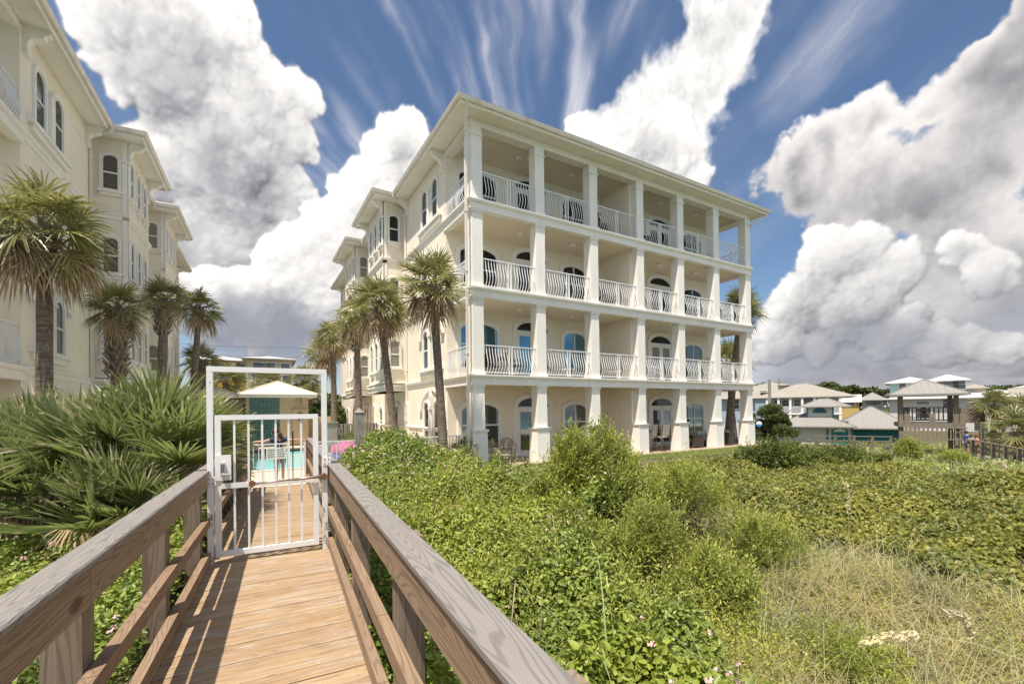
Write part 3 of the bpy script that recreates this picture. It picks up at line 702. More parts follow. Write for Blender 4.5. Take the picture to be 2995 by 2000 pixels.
# ------------------------------------------------------------ ground, sea, pool
def gz(x, y):
    """ground height"""
    x = np.asarray(x, float); y = np.asarray(y, float)
    S = lambda v, a, b: (lambda q: q*q*(3-2*q))(np.clip((v-a)/(b-a), 0, 1))
    pad = np.maximum(S(y, 9.5, 12.6), 0)                    # level ground round the buildings
    z = -0.62+0.62*pad
    z = z-0.35*S(x, 8, 14)*(1-pad)
    far = S(x, 24.5, 44)*S(y+x*0.5, 18, 34)
    z = z-2.5*far
    z = z+0.10*np.sin(x*0.9+y*0.4)*np.cos(y*0.7-x*0.3)*(1-pad)
    z = z*(1-S(-y, 6, 30))-1.6*S(-y, 6, 30)
    return z
def grid(name, m, x0, x1, y0, y1, n, fn, k=None):
    xs = np.linspace(x0, x1, n); ys = np.linspace(y0, y1, n); X, Y = np.meshgrid(xs, ys); V = np.stack([X, Y, fn(X, Y)], -1).reshape(-1, 3)
    i = np.arange(n-1); a = (i[:, None]*n+i[None, :]).ravel(); Fq = np.stack([a, a+1, a+n+1, a+n], -1)
    if k is not None:
        c = V[Fq].mean(1); Fq = Fq[k(c)]
    return rawmesh(name, V, Fq, m, smooth=True)
m, t_, b_ = base_mat('ground_sand', 0.95, 0.1); oc = t_.new('ShaderNodeTexCoord').outputs['Object']
c = t_.mix(t_.smooth(t_.noise(oc, 0.8, 6, 0.6), 0.42, 0.6), (0.13, 0.11, 0.06), (0.07, 0.08, 0.03)); c = t_.mix(t_.smooth(t_.noise(oc, 7, 4, 0.7), 0.5, 0.7, 0, 0.7), c, (0.20, 0.16, 0.10))
t_.put(b_.inputs['Base Color'], c)
mat('beach_sand', (0.68, 0.64, 0.56), 0.95, 0.08, 0.5, bump=0.3, bscale=5)
mat('pool_deck', (0.60, 0.48, 0.36), 0.85, 0.08, 0.8, bump=0.1, bscale=60, dirt=(0.42, 0.33, 0.24), damt=0.5)
mat('patio_tile', (0.42, 0.30, 0.21), 0.5, 0.12, 1.2)
mat('concrete_pale', (0.55, 0.50, 0.43), 0.9, 0.08, 1.0, bump=0.1, dirt=(0.33, 0.3, 0.25))
mat('asphalt', (0.10, 0.10, 0.10), 0.9, 0.15, 0.5)
big = 1500
def gfar(x, y): return gz(x, y)
# one sheet: fine near the camera, coarse to the horizon
xs = np.unique(np.concatenate([np.linspace(-12, 40, 131), np.array([-1500, -800, -400, -200, -100, -60, -40, -25, -18, 45, 50, 60, 75, 100, 140, 200, 400, 800, 1500])]))
ys = np.unique(np.concatenate([np.linspace(-12, 40, 131), np.array([-34, -28, -22, -17, 45, 50, 60, 75, 100, 140, 200, 400, 800, 1500])]))
X, Y = np.meshgrid(xs, ys); V = np.stack([X, Y, gz(X, Y)], -1).reshape(-1, 3)
nx, ny = len(xs), len(ys); a = (np.arange(ny-1)[:, None]*nx+np.arange(nx-1)[None, :]).ravel(); Fq = np.stack([a, a+1, a+nx+1, a+nx], -1)
cc = V[Fq].mean(1); hole = (cc[:, 0] > -2.2) & (cc[:, 0] < 3.2) & (cc[:, 1] > 18.0) & (cc[:, 1] < 27.8)
struct(rawmesh('ground', V, Fq[~hole], 'ground_sand', smooth=True))
b = MB(); b.box(-1500, 1500, -34, -12, -2.2, -1.45); struct(b.build('beach', 'beach_sand'))
m, t_, b_ = base_mat('sea_water', 0.12, 0.5); oc = t_.new('ShaderNodeTexCoord').outputs['Object']
s_ = t_.new('ShaderNodeSeparateXYZ'); t_.put(s_.inputs[0], oc)
t_.put(b_.inputs['Base Color'], t_.mix(t_.smooth(s_.outputs[1], -40, -160), (0.10, 0.42, 0.40), (0.02, 0.12, 0.22)))
bn = t_.new('ShaderNodeBump'); bn.inputs['Strength'].default_value = 0.6; t_.put(bn.inputs['Height'], t_.noise(t_.mapping(oc, (0.3, 1, 1)), 0.8, 4)); t_.put(b_.inputs['Normal'], bn.outputs[0])
b = MB(); b.add([(-1500, -1500, -1.7), (1500, -1500, -1.7), (1500, -30, -1.7), (-1500, -30, -1.7)], [(0, 1, 2, 3)]); struct(b.build('sea', 'sea_water'))
# pool terrace with the pool cut into it
PX0, PX1, PY0, PY1 = -2.6, 3.3, 17.6, 28.0
b = MB()
for x0, x1, y0, y1 in ((-4.6, 6.6, 13.6, PY0), (-4.6, PX0, PY0, PY1), (PX1, 6.6, PY0, PY1), (-4.6, 6.6, PY1, 34.0)): b.add([(x0, y0, 0.03), (x1, y0, 0.03), (x1, y1, 0.03), (x0, y1, 0.03)], [(0, 1, 2, 3)])
struct(b.build('pool_terrace', 'pool_deck'))
m, t_, b_ = base_mat('pool_water', 0.06, 0.5); oc = t_.new('ShaderNodeTexCoord').outputs['Object']
cau = t_.voro(t_.vm('ADD', oc, t_.vm('SCALE', t_.noise(oc, 1.5, 3, out=1), 0.5)), 2.2, 1, 0.1)
t_.put(b_.inputs['Base Color'], t_.mix(t_.smooth(cau, 0.28, 0.55), (0.10, 0.46, 0.53), (0.34, 0.78, 0.80)))
bn = t_.new('ShaderNodeBump'); bn.inputs['Strength'].default_value = 0.25; t_.put(bn.inputs['Height'], t_.noise(oc, 3.0, 3)); t_.put(b_.inputs['Normal'], bn.outputs[0])
b = MB(); b.add([(PX0, PY0, -0.12), (PX1, PY0, -0.12), (PX1, PY1, -0.12), (PX0, PY1, -0.12)], [(0, 1, 2, 3)]); struct(b.build('water', 'pool_water'))
b = MB(); sweep(b, [(PX0, PY0), (PX0, PY1), (PX1, PY1), (PX1, PY0)], [(0.0, -0.6), (0.02, -0.6), (0.02, 0.07), (-0.30, 0.07), (-0.30, 0.034), (0.0, 0.034)], closed=True)
tag(b.build('pool_coping', 'concrete_pale'), 'pale stone coping round the turquoise swimming pool', 'pool edge')
# patio, lawn
b = MB(); b.box(B0[0]-0.25, B0[0]+16.95, B0[1]-0.28, B0[1]+2.34, -0.25, 0.015); struct(b.build('patio', 'patio_tile'))

# ------------------------------------------------------------ boardwalk
wood('deck_wood', (0.375, 0.245, 0.13), (0.46, 0.33, 0.20), axis=0, rings=16, dark=(0.16, 0.105, 0.07), fade=(0.44, 0.38, 0.33), grainscale=16)
wood('rail_wood', (0.28, 0.185, 0.115), (0.39, 0.28, 0.185), axis=1, rings=24, knots=True, grainscale=12)
wood('post_wood', (0.22, 0.165, 0.12), (0.34, 0.27, 0.205), axis=2, rings=18)
wood('composite_cap', (0.27, 0.245, 0.225), (0.30, 0.27, 0.245), axis=1, rings=50, dark=(0.09, 0.08, 0.07), rough=0.65, bump=0.2, grainscale=8)
wood('old_wood', (0.30, 0.27, 0.235), (0.40, 0.365, 0.32), axis=2, rings=14, dark=(0.10, 0.09, 0.08))
TH = math.atan(0.063); BWO = (0.28, 6.8)
def bwp(x, y, z=0.0): return (BWO[0]+cos(TH)*x+sin(TH)*(y-6.8), BWO[1]-sin(TH)*x+cos(TH)*(y-6.8), 0.335+z)
bw = thing('boardwalk', 'weathered wooden boardwalk with grey capped handrails leading to the white gate', 'boardwalk', bwp(0, 0), -TH)
Y0, Y1 = -5.0, 12.4
b = MB(); y = Y0
while y < 11.6:
    wd = 0.138; z = random.uniform(-0.004, 0.003)
    b.box(-0.70, 0.70, y, y+wd, z-0.038, z); y += wd+0.0045
b.build('deck', 'deck_wood', bw)
b = MB()
for x in (-0.55, 0, 0.55): b.box(x-0.03, x+0.03, Y0, 11.6, -0.26, -0.045)
b.build('joists', 'rail_wood', bw)
def mitred(b, x0, x1, y0, y1, z0, z1): b.box(x0, x1, y0, y1, z0, z1)
def capboard(side, y0, y1, zo=0.0):
    b = MB(); x0, x1 = (-0.755, -0.61) if side < 0 else (0.61, 0.755)
    e = 0.008; fn = lambda u, v, w: (u, w, v)
    b.prism([(x0+e, 1.015+zo), (x1-e, 1.015+zo), (x1, 1.015+e+zo), (x1, 1.05-e+zo), (x1-e, 1.05+zo), (x0+e, 1.05+zo), (x0, 1.05-e+zo), (x0, 1.015+e+zo)], fn, y0, y1)
    return b.build('handrail_cap', 'composite_cap', bw)
capboard(-1, Y0, 5.985); capboard(1, Y0, 5.98); capboard(-1, 6.12, Y1-0.1); capboard(1, 6.12, 8.2); capboard(1, 8.206, Y1)
for s in (-1, 1):
    for nm, z0, z1, xi, xo in (('top_rail', 0.845, 1.01, 0.625, 0.665), ('middle_rail', 0.44, 0.53, 0.60, 0.66), ('bottom_rail', 0.045, 0.15, 0.60, 0.66)):
        for y0, y1 in ((Y0, 2.6), (2.606, 5.93), (6.15, Y1-0.1)):
            b = MB(); xa, xb = sorted((s*xi, s*xo)); b.box(xa, xb, y0, y1, z0, z1); b.build(nm, 'rail_wood', bw)
    ys_ = (-3.7, -2.15, -0.6, 1.1, 2.73, 4.28, 5.80) if s < 0 else (-3.9, -2.3, -0.7, 0.9, 2.45, 4.2, 5.75)
    for y in ys_+(7.5, 9.2, 10.8, 12.2):
        b = MB(); xa, xb = sorted((s*0.67, s*0.81)); b.box(xa, xb, y-0.07, y+0.07, -1.0, 1.008); b.build('post', 'post_wood', bw)
for s in (-1, 1):      # slanting end boards at the pool end
    b = MB(); b.bar((s*0.64, 12.25, 1.0), (s*0.64, 12.35, -0.3), 0.09, 0.06); b.build('end_post', 'rail_wood', bw)
# three steps down to the terrace
for k in range(2):
    b = MB(); b.box(-0.68, 0.68, 11.63+k*0.3, 11.9+k*0.3, -0.15-k*0.13, -0.11-k*0.13); b.build('step', 'deck_wood', bw)

# ------------------------------------------------------------ gate
m, t_, b_ = base_mat('chipped_paint', 0.45, 0.5); oc = t_.new('ShaderNodeTexCoord').outputs['Object']
s_ = t_.new('ShaderNodeSeparateXYZ'); t_.put(s_.inputs[0], oc)
n_ = t_.noise(t_.mapping(oc, (3, 3, 1)), 7, 5, 0.7); low = t_.smooth(s_.outputs[2], 1.0, 0.0, 0.0, 0.17)
ch = t_.smooth(t_.math('ADD', n_, low), 0.68, 0.72); c = t_.mix(t_.noise(oc, 3, 3), (0.76, 0.76, 0.755), (0.82, 0.82, 0.815)); c = t_.mix(ch, c, (0.34, 0.32, 0.29))
c = t_.mix(t_.smooth(t_.noise(oc, 14, 4, 0.7), 0.70, 0.76), c, (0.35, 0.17, 0.08)); t_.put(b_.inputs['Base Color'], c)
mat('rust', (0.22, 0.09, 0.05), 0.9, 0.4, 30, bump=0.4)
mat('bronze_tube', (0.50, 0.36, 0.30), 0.35, 0.1, 4, metallic=0.6)
mat('steel', (0.55, 0.55, 0.55), 0.35, 0.08, 8, metallic=0.7)
mat('black_plastic', (0.02, 0.02, 0.022), 0.45, 0.1, 5)
gt = thing('gateway', 'tall white rectangular metal gate frame with chipped left post on the boardwalk', 'gate frame', bwp(0, 6.0), -TH)
def gbox(b, x0, x1, z0, z1, y0=-0.03, y1=0.03): b.box(x0, x1, y0, y1, z0, z1)
for nm, xa in (('post', -0.635), ('post', 0.545)):
    b = MB(); gbox(b, xa, xa+0.06, 0.0, 2.15); b.build(nm, 'chipped_paint', gt)
b = MB(); b.hexa([(-0.635, -0.03, 2.152), (0.605, -0.03, 2.152), (0.605, 0.03, 2.152), (-0.635, 0.03, 2.152), (-0.635, -0.03, 2.212), (0.605, -0.03, 2.212), (0.605, 0.03, 2.212), (-0.635, 0.03, 2.212)]); b.build('crossbar', 'white_metal', gt)
for x, z in ((-0.64, 0.88), (0.555, 1.03)):
    b = MB(); b.box(x, x+0.09, -0.037, -0.031, z, z+0.10); pl_ = b.build('bracket_plate', 'chipped_paint', gt)
    for dx, dz in ((0.02, 0.025), (0.065, 0.025), (0.02, 0.075), (0.065, 0.075)):
        b = MB(); b.tube([(x+dx, -0.036, z+dz), (x+dx, -0.043, z+dz)], 0.008, 6); b.build('bolt', 'rust', pl_)
lf = thing('gate', 'closed waist high white barred metal gate with a keypad lock', 'gate', bwp(0, 6.0), -TH)
b = MB()
def frame(b, x0, x1, z0, z1, w, y0=-0.025, y1=0.025):
    gbox(b, x0, x0+w, z0, z1, y0, y1); gbox(b, x1-w, x1, z0, z1, y0, y1); gbox(b, x0+w, x1-w, z1-w, z1, y0+.001, y1-.001); gbox(b, x0+w, x1-w, z0, z0+w, y0+.001, y1-.001)
frame(b, -0.562, 0.505, 0.07, 1.665, 0.058); b.build('gate_leaf_frame', 'white_metal', lf)
for i, x in enumerate((-0.375, -0.235, -0.097, 0.043, 0.18, 0.316)):
    b = MB(); gbox(b, x-0.011, x+0.011, 0.13, 1.605, -0.011, 0.011); b.build('bar', 'white_metal', lf)
b = MB(); gbox(b, -0.503, 0.446, 0.83, 0.885, -0.008, 0.034); b.build('middle_rail', 'white_metal', lf)
b = MB(); gbox(b, -0.503, -0.26, 0.835, 0.895, -0.035, -0.026); b.build('strap_plate', 'chipped_paint', lf)
b = MB(); gbox(b, -0.56, -0.405, 0.93, 1.215, -0.04, -0.027); b.build('lock_plate', 'window_white', lf)
b = MB(); gbox(b, -0.505, -0.465, 0.99, 1.13, -0.075, -0.041); kp = b.build('keypad', 'steel', lf)
for r_ in range(5):
    for q in (0, 1): b = MB(); gbox(b, -0.498+q*0.015, -0.488+q*0.015, 1.03+r_*0.018, 1.04+r_*0.018, -0.08, -0.0751); b.build('button', 'black_plastic', kp)
b = MB(); b.tube([(-0.488, -0.075, 1.0), (-0.488, -0.10, 1.0), (-0.40, -0.10, 1.0)], 0.011, 8); b.build('handle', 'steel', lf)
cl = thing('door_closer', 'bronze coloured tubular gate closer with rusty ends across the gate', 'gate closer', bwp(0, 6.0), -TH)
b = MB(); b.tube([(-0.17, -0.06, 0.872), (0.22, -0.06, 0.888)], 0.011, 10); b.build('rod', 'bronze_tube', cl, True)
b = MB(); b.tube([(0.22, -0.06, 0.888), (0.53, -0.06, 0.90)], 0.018, 10); b.build('cylinder', 'bronze_tube', cl, True)
for x, z in ((-0.20, 0.87), (0.565, 0.90)):
    b = MB(); b.box(x-0.03, x+0.03, -0.075, -0.032, z-0.025, z+0.025); b.tube([(x, -0.06, z-0.04), (x, -0.06, z+0.04)], 0.014, 8); b.build('end_bracket', 'rust', cl)

# ------------------------------------------------------------ pool fence and its gate
def picket_fence(name, label, a, c, h, z, spacing=0.12, posts=2.4, m='white_metal', cat='fence', pr=0.011):
    a = np.array(a, float); c = np.array(c, float); L = np.linalg.norm(c-a); d = (c-a)/L
    o = thing(name, label, cat, (a[0], a[1], z), math.atan2(d[1], d[0]))
    b = MB(); b.box(0, L, -0.025, 0.025, h-0.035, h); b.build('top_rail', m, o)
    b = MB(); b.box(0, L, -0.015, 0.015, 0.10, 0.135); b.build('bottom_rail', m, o)
    b = MB(); n = int(L/spacing)
    for i in range(1, n): b.box(L*i/n-pr, L*i/n+pr, -pr, pr, 0.136, h-0.036)
    b.build('pickets', m, o)
    k = max(1, round(L/posts))
    for i in range(k+1): b = MB(); x = min(max(L*i/k, 0.03), L-0.03); b.box(x-0.026, x+0.026, -0.027, 0.027, 0, h-0.001); b.build('post', m, o)
    return o
picket_fence('metal_fence', 'white metal fence joining the corner column, lantana climbing before it', (2.95, 14.25), (6.66, 14.3), 1.17, 0.0)
picket_fence('metal_fence', 'white metal fence right of the boardwalk end, in front of the pink umbrella', (1.35, 14.15), (2.9, 14.25), 1.17, 0.0)
picket_fence('metal_fence', 'white metal fence behind the saw palmetto, left of the boardwalk end', (-4.6, 14.0), (-0.35, 14.05), 1.17, 0.0)
pg = picket_fence('pool_gate', 'low white pool gate at the end of the boardwalk, carrying a sign', (-0.15, 14.1), (0.98, 14.12), 1.17, 0.0, 0.12, 1.2, cat='gate')
for z in (0.15, 0.92): b = MB(); b.box(-0.04, 0.05, -0.045, -0.028, z, z+0.11); b.build('hinge', 'black_plastic', pg)
b = MB(); b.box(1.2, 1.235, -0.03, 0.005, 0.0, 0.85); b.box(1.202, 1.233, -0.028, 0.003, 0.85, 1.45); b.build('latch_post', 'steel', pg)
b = MB(); b.tube([(1.218, -0.04, 0.88), (1.218, -0.04, 1.50)], 0.02, 8); b.build('latch_cover', 'black_plastic', pg)
sg = thing('notice_sign', 'white notice board with small green lines of text hanging on the pool gate', 'sign', (0.40, 14.05, 0.74))
b = MB(); b.box(0, 0.50, -0.012, 0.0, 0, 0.32); b.build('board', 'window_white', sg)
mat('sign_green', (0.12, 0.25, 0.17), 0.7)
def text(s, size, loc, m, parent, name='lettering', rot=(pi/2, 0, 0)):
    c = bpy.data.curves.new(name, 'FONT'); c.body = s; c.size = size; c.extrude = 0.001; c.align_x = 'CENTER'
    o = bpy.data.objects.new(name, c); COL.objects.link(o)
    dg = bpy.context.evaluated_depsgraph_get(); me = bpy.data.meshes.new_from_object(o.evaluated_get(dg)); bpy.data.objects.remove(o)
    me.name = name; me.materials.clear(); me.materials.append(MATS[m]); o = bpy.data.objects.new(name, me); COL.objects.link(o)
    o.location = loc; o.rotation_euler = rot; o.parent = parent; return o
b = MB()      # the photo shows rows of text too small to read: short dashes in four rows
for r_ in range(4):
    x = 0.04
    while x < 0.43: wl = random.uniform(0.02, 0.06); b.box(x, min(x+wl, 0.46), -0.0145, -0.0125, 0.245-r_*0.062, 0.272-r_*0.062); x += wl+0.014
b.build('lettering', 'sign_green', sg)

# ------------------------------------------------------------ pool house
mat('ph_wall', (0.56, 0.44, 0.29), 0.85, 0.05, 1.0, bump=0.1)
m, t_, b_ = base_mat('glass_block', 0.15, 0.5); oc = t_.new('ShaderNodeTexCoord').outputs['Object']
br = t_.new('ShaderNodeTexBrick', offset=0.0); t_.put(br.inputs[0], t_.mapping(oc, (1, 1, 1), (radians(90), 0, 0)))
for k_, v_ in (('Scale', 5.0), ('Mortar Size', 0.02), ('Brick Width', 1.0), ('Row Height', 1.0)): br.inputs[k_].default_value = v_
br.inputs['Color1'].default_value = (0.03, 0.10, 0.09, 1); br.inputs['Color2'].default_value = (0.05, 0.15, 0.13, 1); br.inputs['Mortar'].default_value = (0.22, 0.32, 0.22, 1)
t_.put(b_.inputs['Base Color'], br.outputs[0])
def hip(b, x0, x1, y0, y1, z, h, rib=0.45, th=0.05, ribs=True):
    """hip roof with standing seams; ridge along the longer side"""
    w_, d_ = x1-x0, y1-y0; r = min(w_, d_)/2
    if w_ >= d_: A_, B_ = (x0+r, (y0+y1)/2), (x1-r, (y0+y1)/2)
    else: A_, B_ = ((x0+x1)/2, y0+r), ((x0+x1)/2, y1-r)
    top = z+h
    v = [(x0, y0, z), (x1, y0, z), (x1, y1, z), (x0, y1, z), (*A_, top), (*B_, top), (x0, y0, z-th), (x1, y0, z-th), (x1, y1, z-th), (x0, y1, z-th)]
    if abs(A_[0]-B_[0])+abs(A_[1]-B_[1]) < 1e-6: f = [(0, 1, 4), (1, 2, 4), (2, 3, 4), (3, 0, 4)]
    elif w_ >= d_: f = [(0, 1, 5, 4), (1, 2, 5), (2, 3, 4, 5), (3, 0, 4)]
    else: f = [(0, 1, 4), (1, 2, 5, 4), (2, 3, 5), (3, 0, 4, 5)]
    b.add(v, f+[(0, 6, 7, 1), (1, 7, 8, 2), (2, 8, 9, 3), (3, 9, 6, 0), (6, 9, 8, 7)])
    if ribs:
        hs = h/r
        n = int(w_/rib)
        for i in range(1, n):
            x = x0+w_*i/n; e = min(x-x0, x1-x, r)
            for yy, s in ((y0, 1), (y1, -1)): b.bar((x, yy, z+0.012), (x, yy+s*e, z+hs*e+0.012), 0.025, 0.03)
        n = int(d_/rib)
        for i in range(1, n):
            y = y0+d_*i/n; e = min(y-y0, y1-y, r)
            for xx, s in ((x0, 1), (x1, -1)): b.bar((xx, y, z+0.012), (xx+s*e, y, z+hs*e+0.012), 0.025, 0.03)
        for p, q in (((x0, y0, z), (*A_, top)), ((x1, y0, z), (*B_, top) if w_ >= d_ else (*A_, top)), ((x1, y1, z), (*B_, top)), ((x0, y1, z), (*A_, top) if w_ >= d_ else (*B_, top))):
            b.bar((p[0], p[1], p[2]+0.02), (q[0], q[1], q[2]+0.02), 0.09, 0.05)
        if w_ != d_: b.bar((*A_, top+0.02), (*B_, top+0.02), 0.09, 0.05)
mat('metal_roof_cream', (0.74, 0.66, 0.52), 0.45, 0.05, 0.6)
ph = thing('pool_house', 'small beige pool house with a pale metal hip roof behind the pool', 'pool house', (1.4, 31.0, 0))
b = MB(); b.box(-1.55, 1.75, -1.0, 2.2, 0, 2.95); b.build('wall', 'ph_wall', ph)
b = MB(); b.box(-1.35, 0.18, -1.03, -1.0-0.001, 0.1, 2.90); b.build('glass_block_panel', 'glass_block', ph)
b = MB(); b.box(0.86, 1.62, -1.06, -1.001, 0.2, 2.15); b.box(0.80, 1.68, -1.10, -1.001, 2.15, 2.23); b.box(1.38, 1.54, -1.25, -1.001, 2.5, 2.92); b.box(1.1, 1.2, -1.08, -1.001, 2.3, 2.92); b.build('pilaster', 'ph_wall', ph)
b = MB(); b.box(1.18, 1.42, -1.14, -1.065, 1.55, 2.0); b.build('wall_lamp', 'black_plastic', ph)
b = MB(); b.box(-1.9, 2.15, -1.75, 2.6, 2.93, 3.06); b.build('soffit', 'stucco_trim', ph)
b = MB(); hip(b, -1.95, 2.2, -1.8, 2.65, 3.12, 0.85, 0.5); b.build('roof', 'metal_roof_cream', ph)
ph2 = thing('pool_house', 'lower grey roofed annex left of the pool house, mostly behind palmetto fronds', 'pool house', (-2.4, 31.4, 0))
b = MB(); b.box(-1.9, 2.1, -0.8, 2.0, 0, 2.85); b.build('wall', 'ph_wall', ph2)
b = MB(); hip(b, -2.2, 2.3, -1.3, 2.4, 2.95, 0.7, 0.5); b.build('roof', 'metal_roof_cream', ph2)
# low wall and screens on the far side of the pool
b = MB(); b.box(3.35, 5.2, 33.0, 33.3, 0, 1.75); tag(b.build('garden_wall', 'ph_wall'), 'plain tan wall right of the pool house', 'wall')
pw = picket_fence('picket_fence', 'weathered grey wooden picket fence beside the pink umbrella', (3.75, 23.3), (5.7, 23.4), 1.45, 0.0, 0.17, 2.0, 'old_wood', pr=0.055)
b = MB(); b.box(3.25, 3.72, 23.1, 23.5, 0, 1.5); b.box(3.2, 3.77, 23.05, 23.55, 1.5, 1.55); tag(b.build('fence_pillar', 'old_wood'), 'square wooden pillar at the left end of the picket fence', 'pillar')
wp = thing('wooden_post', 'thick grey wooden post with a pointed cap standing over the lantana', 'post', P(1051, 1290, 12.6)*np.array([1, 1, 0]))
b = MB(); b.box(-0.115, 0.115, -0.115, 0.115, 0, 2.0); b.build('shaft', 'old_wood', wp)
b = MB(); b.add([(-0.13, -0.13, 2.0), (0.13, -0.13, 2.0), (0.13, 0.13, 2.0), (-0.13, 0.13, 2.0), (0, 0, 2.14)], [(0, 1, 4), (1, 2, 4), (2, 3, 4), (3, 0, 4), (0, 3, 2, 1)]); b.build('cap', 'old_wood', wp)
# ------------------------------------------------------------ vegetation
leafmat('lantana_leaf', (0.08, 0.12, 0.02), (0.26, 0.325, 0.06), (0.36, 0.39, 0.10), 0.42, 0.22)
leafmat('shrub_leaf', (0.075, 0.105, 0.02), (0.37, 0.41, 0.09), (0.50, 0.48, 0.18), 0.45, 0.22)
leafmat('grape_leaf', (0.08, 0.105, 0.02), (0.27, 0.285, 0.07), (0.33, 0.25, 0.09), 0.5, 0.25)
leafmat('hedge_leaf', (0.06, 0.085, 0.02), (0.15, 0.18, 0.04), (0.27, 0.20, 0.08), 0.5, 0.2)
leafmat('grass_blade', (0.19, 0.20, 0.085), (0.44, 0.39, 0.24), (0.55, 0.43, 0.29), 0.7, 0.3)
leafmat('oat_blade', (0.16, 0.21, 0.10), (0.30, 0.35, 0.19), (0.45, 0.42, 0.25), 0.6, 0.3)
leafmat('lawn_blade', (0.13, 0.17, 0.045), (0.24, 0.28, 0.09), None, 0.7, 0.3)
leafmat('palm_leaf', (0.085, 0.11, 0.032), (0.25, 0.25, 0.095), (0.55, 0.42, 0.27), 0.40, 0.28, spec=0.5)
leafmat('palmetto_leaf', (0.05, 0.08, 0.02), (0.25, 0.30, 0.10), (0.70, 0.56, 0.41), 0.34, 0.28, spec=0.6)
leafmat('dead_leaf', (0.16, 0.115, 0.07), (0.42, 0.32, 0.21), (0.60, 0.50, 0.36), 0.7, 0.2)
leafmat('petal', (0.80, 0.42, 0.50), (0.85, 0.62, 0.66), (0.88, 0.80, 0.72), 0.6, 0.3)
leafmat('twig', (0.16, 0.12, 0.085), (0.34, 0.28, 0.22), None, 0.9, 0.0)
leafmat('tree_leaf', (0.025, 0.045, 0.012), (0.09, 0.12, 0.028), (0.16, 0.18, 0.05), 0.55, 0.15)
m, t_, b_ = base_mat('palm_bark', 0.95, 0.1); oc = t_.new('ShaderNodeTexCoord').outputs['Object']
r_ = t_.noise(t_.mapping(oc, (3, 3, 22)), 1.5, 4, 0.6); c = t_.mix(t_.lin(r_, 0.35, 0.65), (0.11, 0.085, 0.065), (0.26, 0.205, 0.16))
c = t_.mix(t_.smooth(t_.noise(t_.mapping(oc, (1, 1, 0.7)), 9, 4, 0.65), 0.60, 0.68, 0, 0.75), c, (0.42, 0.37, 0.30)); t_.put(b_.inputs['Base Color'], c)
bn = t_.new('ShaderNodeBump'); bn.inputs['Strength'].default_value = 0.8; bn.inputs['Distance'].default_value = 0.02; t_.put(bn.inputs['Height'], r_); t_.put(b_.inputs['Normal'], bn.outputs[0])
mat('boot', (0.24, 0.19, 0.145), 0.9, 0.35, 6)
def unit(a): return a/(np.linalg.norm(a, axis=-1, keepdims=True)+1e-9)
def rdir(n, up=0.0):
    d = rng.normal(size=(n, 3)); d[:, 2] += up; return unit(d)
def leafmesh(Pp, A, N, L, W, kind='hex', fold=0.18, droop=0.15):
    """Pp base points, A leaf axes, N normals; returns vertices, quads"""
    n = len(Pp); A = unit(A); S = unit(np.cross(A, N)); N = np.cross(S, A); L = np.broadcast_to(L, n)[:, None]; W = np.broadcast_to(W, n)[:, None]
    if kind == 'hex':
        pts = [(0, 0, 0), (0.30, -0.5, fold), (0.68, -0.36, fold*0.7), (1, 0, 0), (0.68, 0.36, fold*0.7), (0.30, 0.5, fold)]; q = [(0, 1, 2, 3), (0, 3, 4, 5)]
    else:
        pts = [(0, 0, 0), (0.5, -0.5, fold), (1, 0, 0), (0.5, 0.5, fold)]; q = [(0, 1, 2, 3)]
    V = np.stack([Pp+A*(L*u)+S*(W*v)+N*(W*w-L*droop*u*u) for u, v, w in pts], 1); k = len(pts)
    Fq = (np.arange(n)[:, None, None]*k+np.array(q)[None]).reshape(-1, 4)
    return V.reshape(-1, 3), Fq, k
def leafobj(name, m, Pp, A, N, L, W, kind='hex', parent=None, rnd=None, **k):
    V, Fq, kk = leafmesh(Pp, A, N, L, W, kind, **k)
    if rnd is None: rnd = rng.random(len(Pp))
    return rawmesh(name, V, Fq, m, parent, np.repeat(rnd, kk))
def ribbons(B0_, D, L, W, bend, seg=4, taper=1.0, out=None, flat=None):
    """arching blades: base, direction, length, width, amount of bending towards the ground"""
    n = len(B0_); D = unit(D); H = D.copy(); H[:, 2] = 0; H = unit(H+1e-6); S = unit(np.cross(D, (0, 0, 1))+1e-6) if flat is None else flat
    V = []; L = np.broadcast_to(L, n)[:, None]; W = np.broadcast_to(W, n)[:, None]; bend = np.broadcast_to(bend, n)[:, None]
    for i in range(seg+1):
        t = i/seg; p = B0_+D*L*t+(H*0.35-np.array([0, 0, 1.0]))*L*bend*t*t*0.6
        w = W*(1-taper*t**1.5)*0.5+0.0006
        V += [p-S*w, p+S*w]
    V = np.stack(V, 1); q = [(2*i, 2*i+1, 2*i+3, 2*i+2) for i in range(seg)]
    Fq = (np.arange(n)[:, None, None]*(2*seg+2)+np.array(q)[None]).reshape(-1, 4)
    return V.reshape(-1, 3), Fq, 2*seg+2
def pix(Pp):
    v = Pp-np.array([0, 0, CZ]); w = v@CF; w = np.where(w < 0.05, 0.05, w)
    return 1497.5+F_PX*(v@CR)/w, 1000+SHY-F_PX*(v@CU)/w, v@CF
def invis(Pp, mg=420):
    x, y, w = pix(Pp); return (w > 0.25) & (x > -mg) & (x < 2995+mg) & (y < 2000+mg*1.5) & (y > -mg)
def nz(x, y, s, seed=0): return fbm(np.asarray(x, np.float32)+100, np.asarray(y, np.float32)+100, s, 4, 0.55, seed)
S_ = lambda v, a, b: (lambda q: q*q*(3-2*q))(np.clip((v-a)/(b-a), 0, 1))
def azi(x, y): return np.degrees(np.arctan2(x, y))
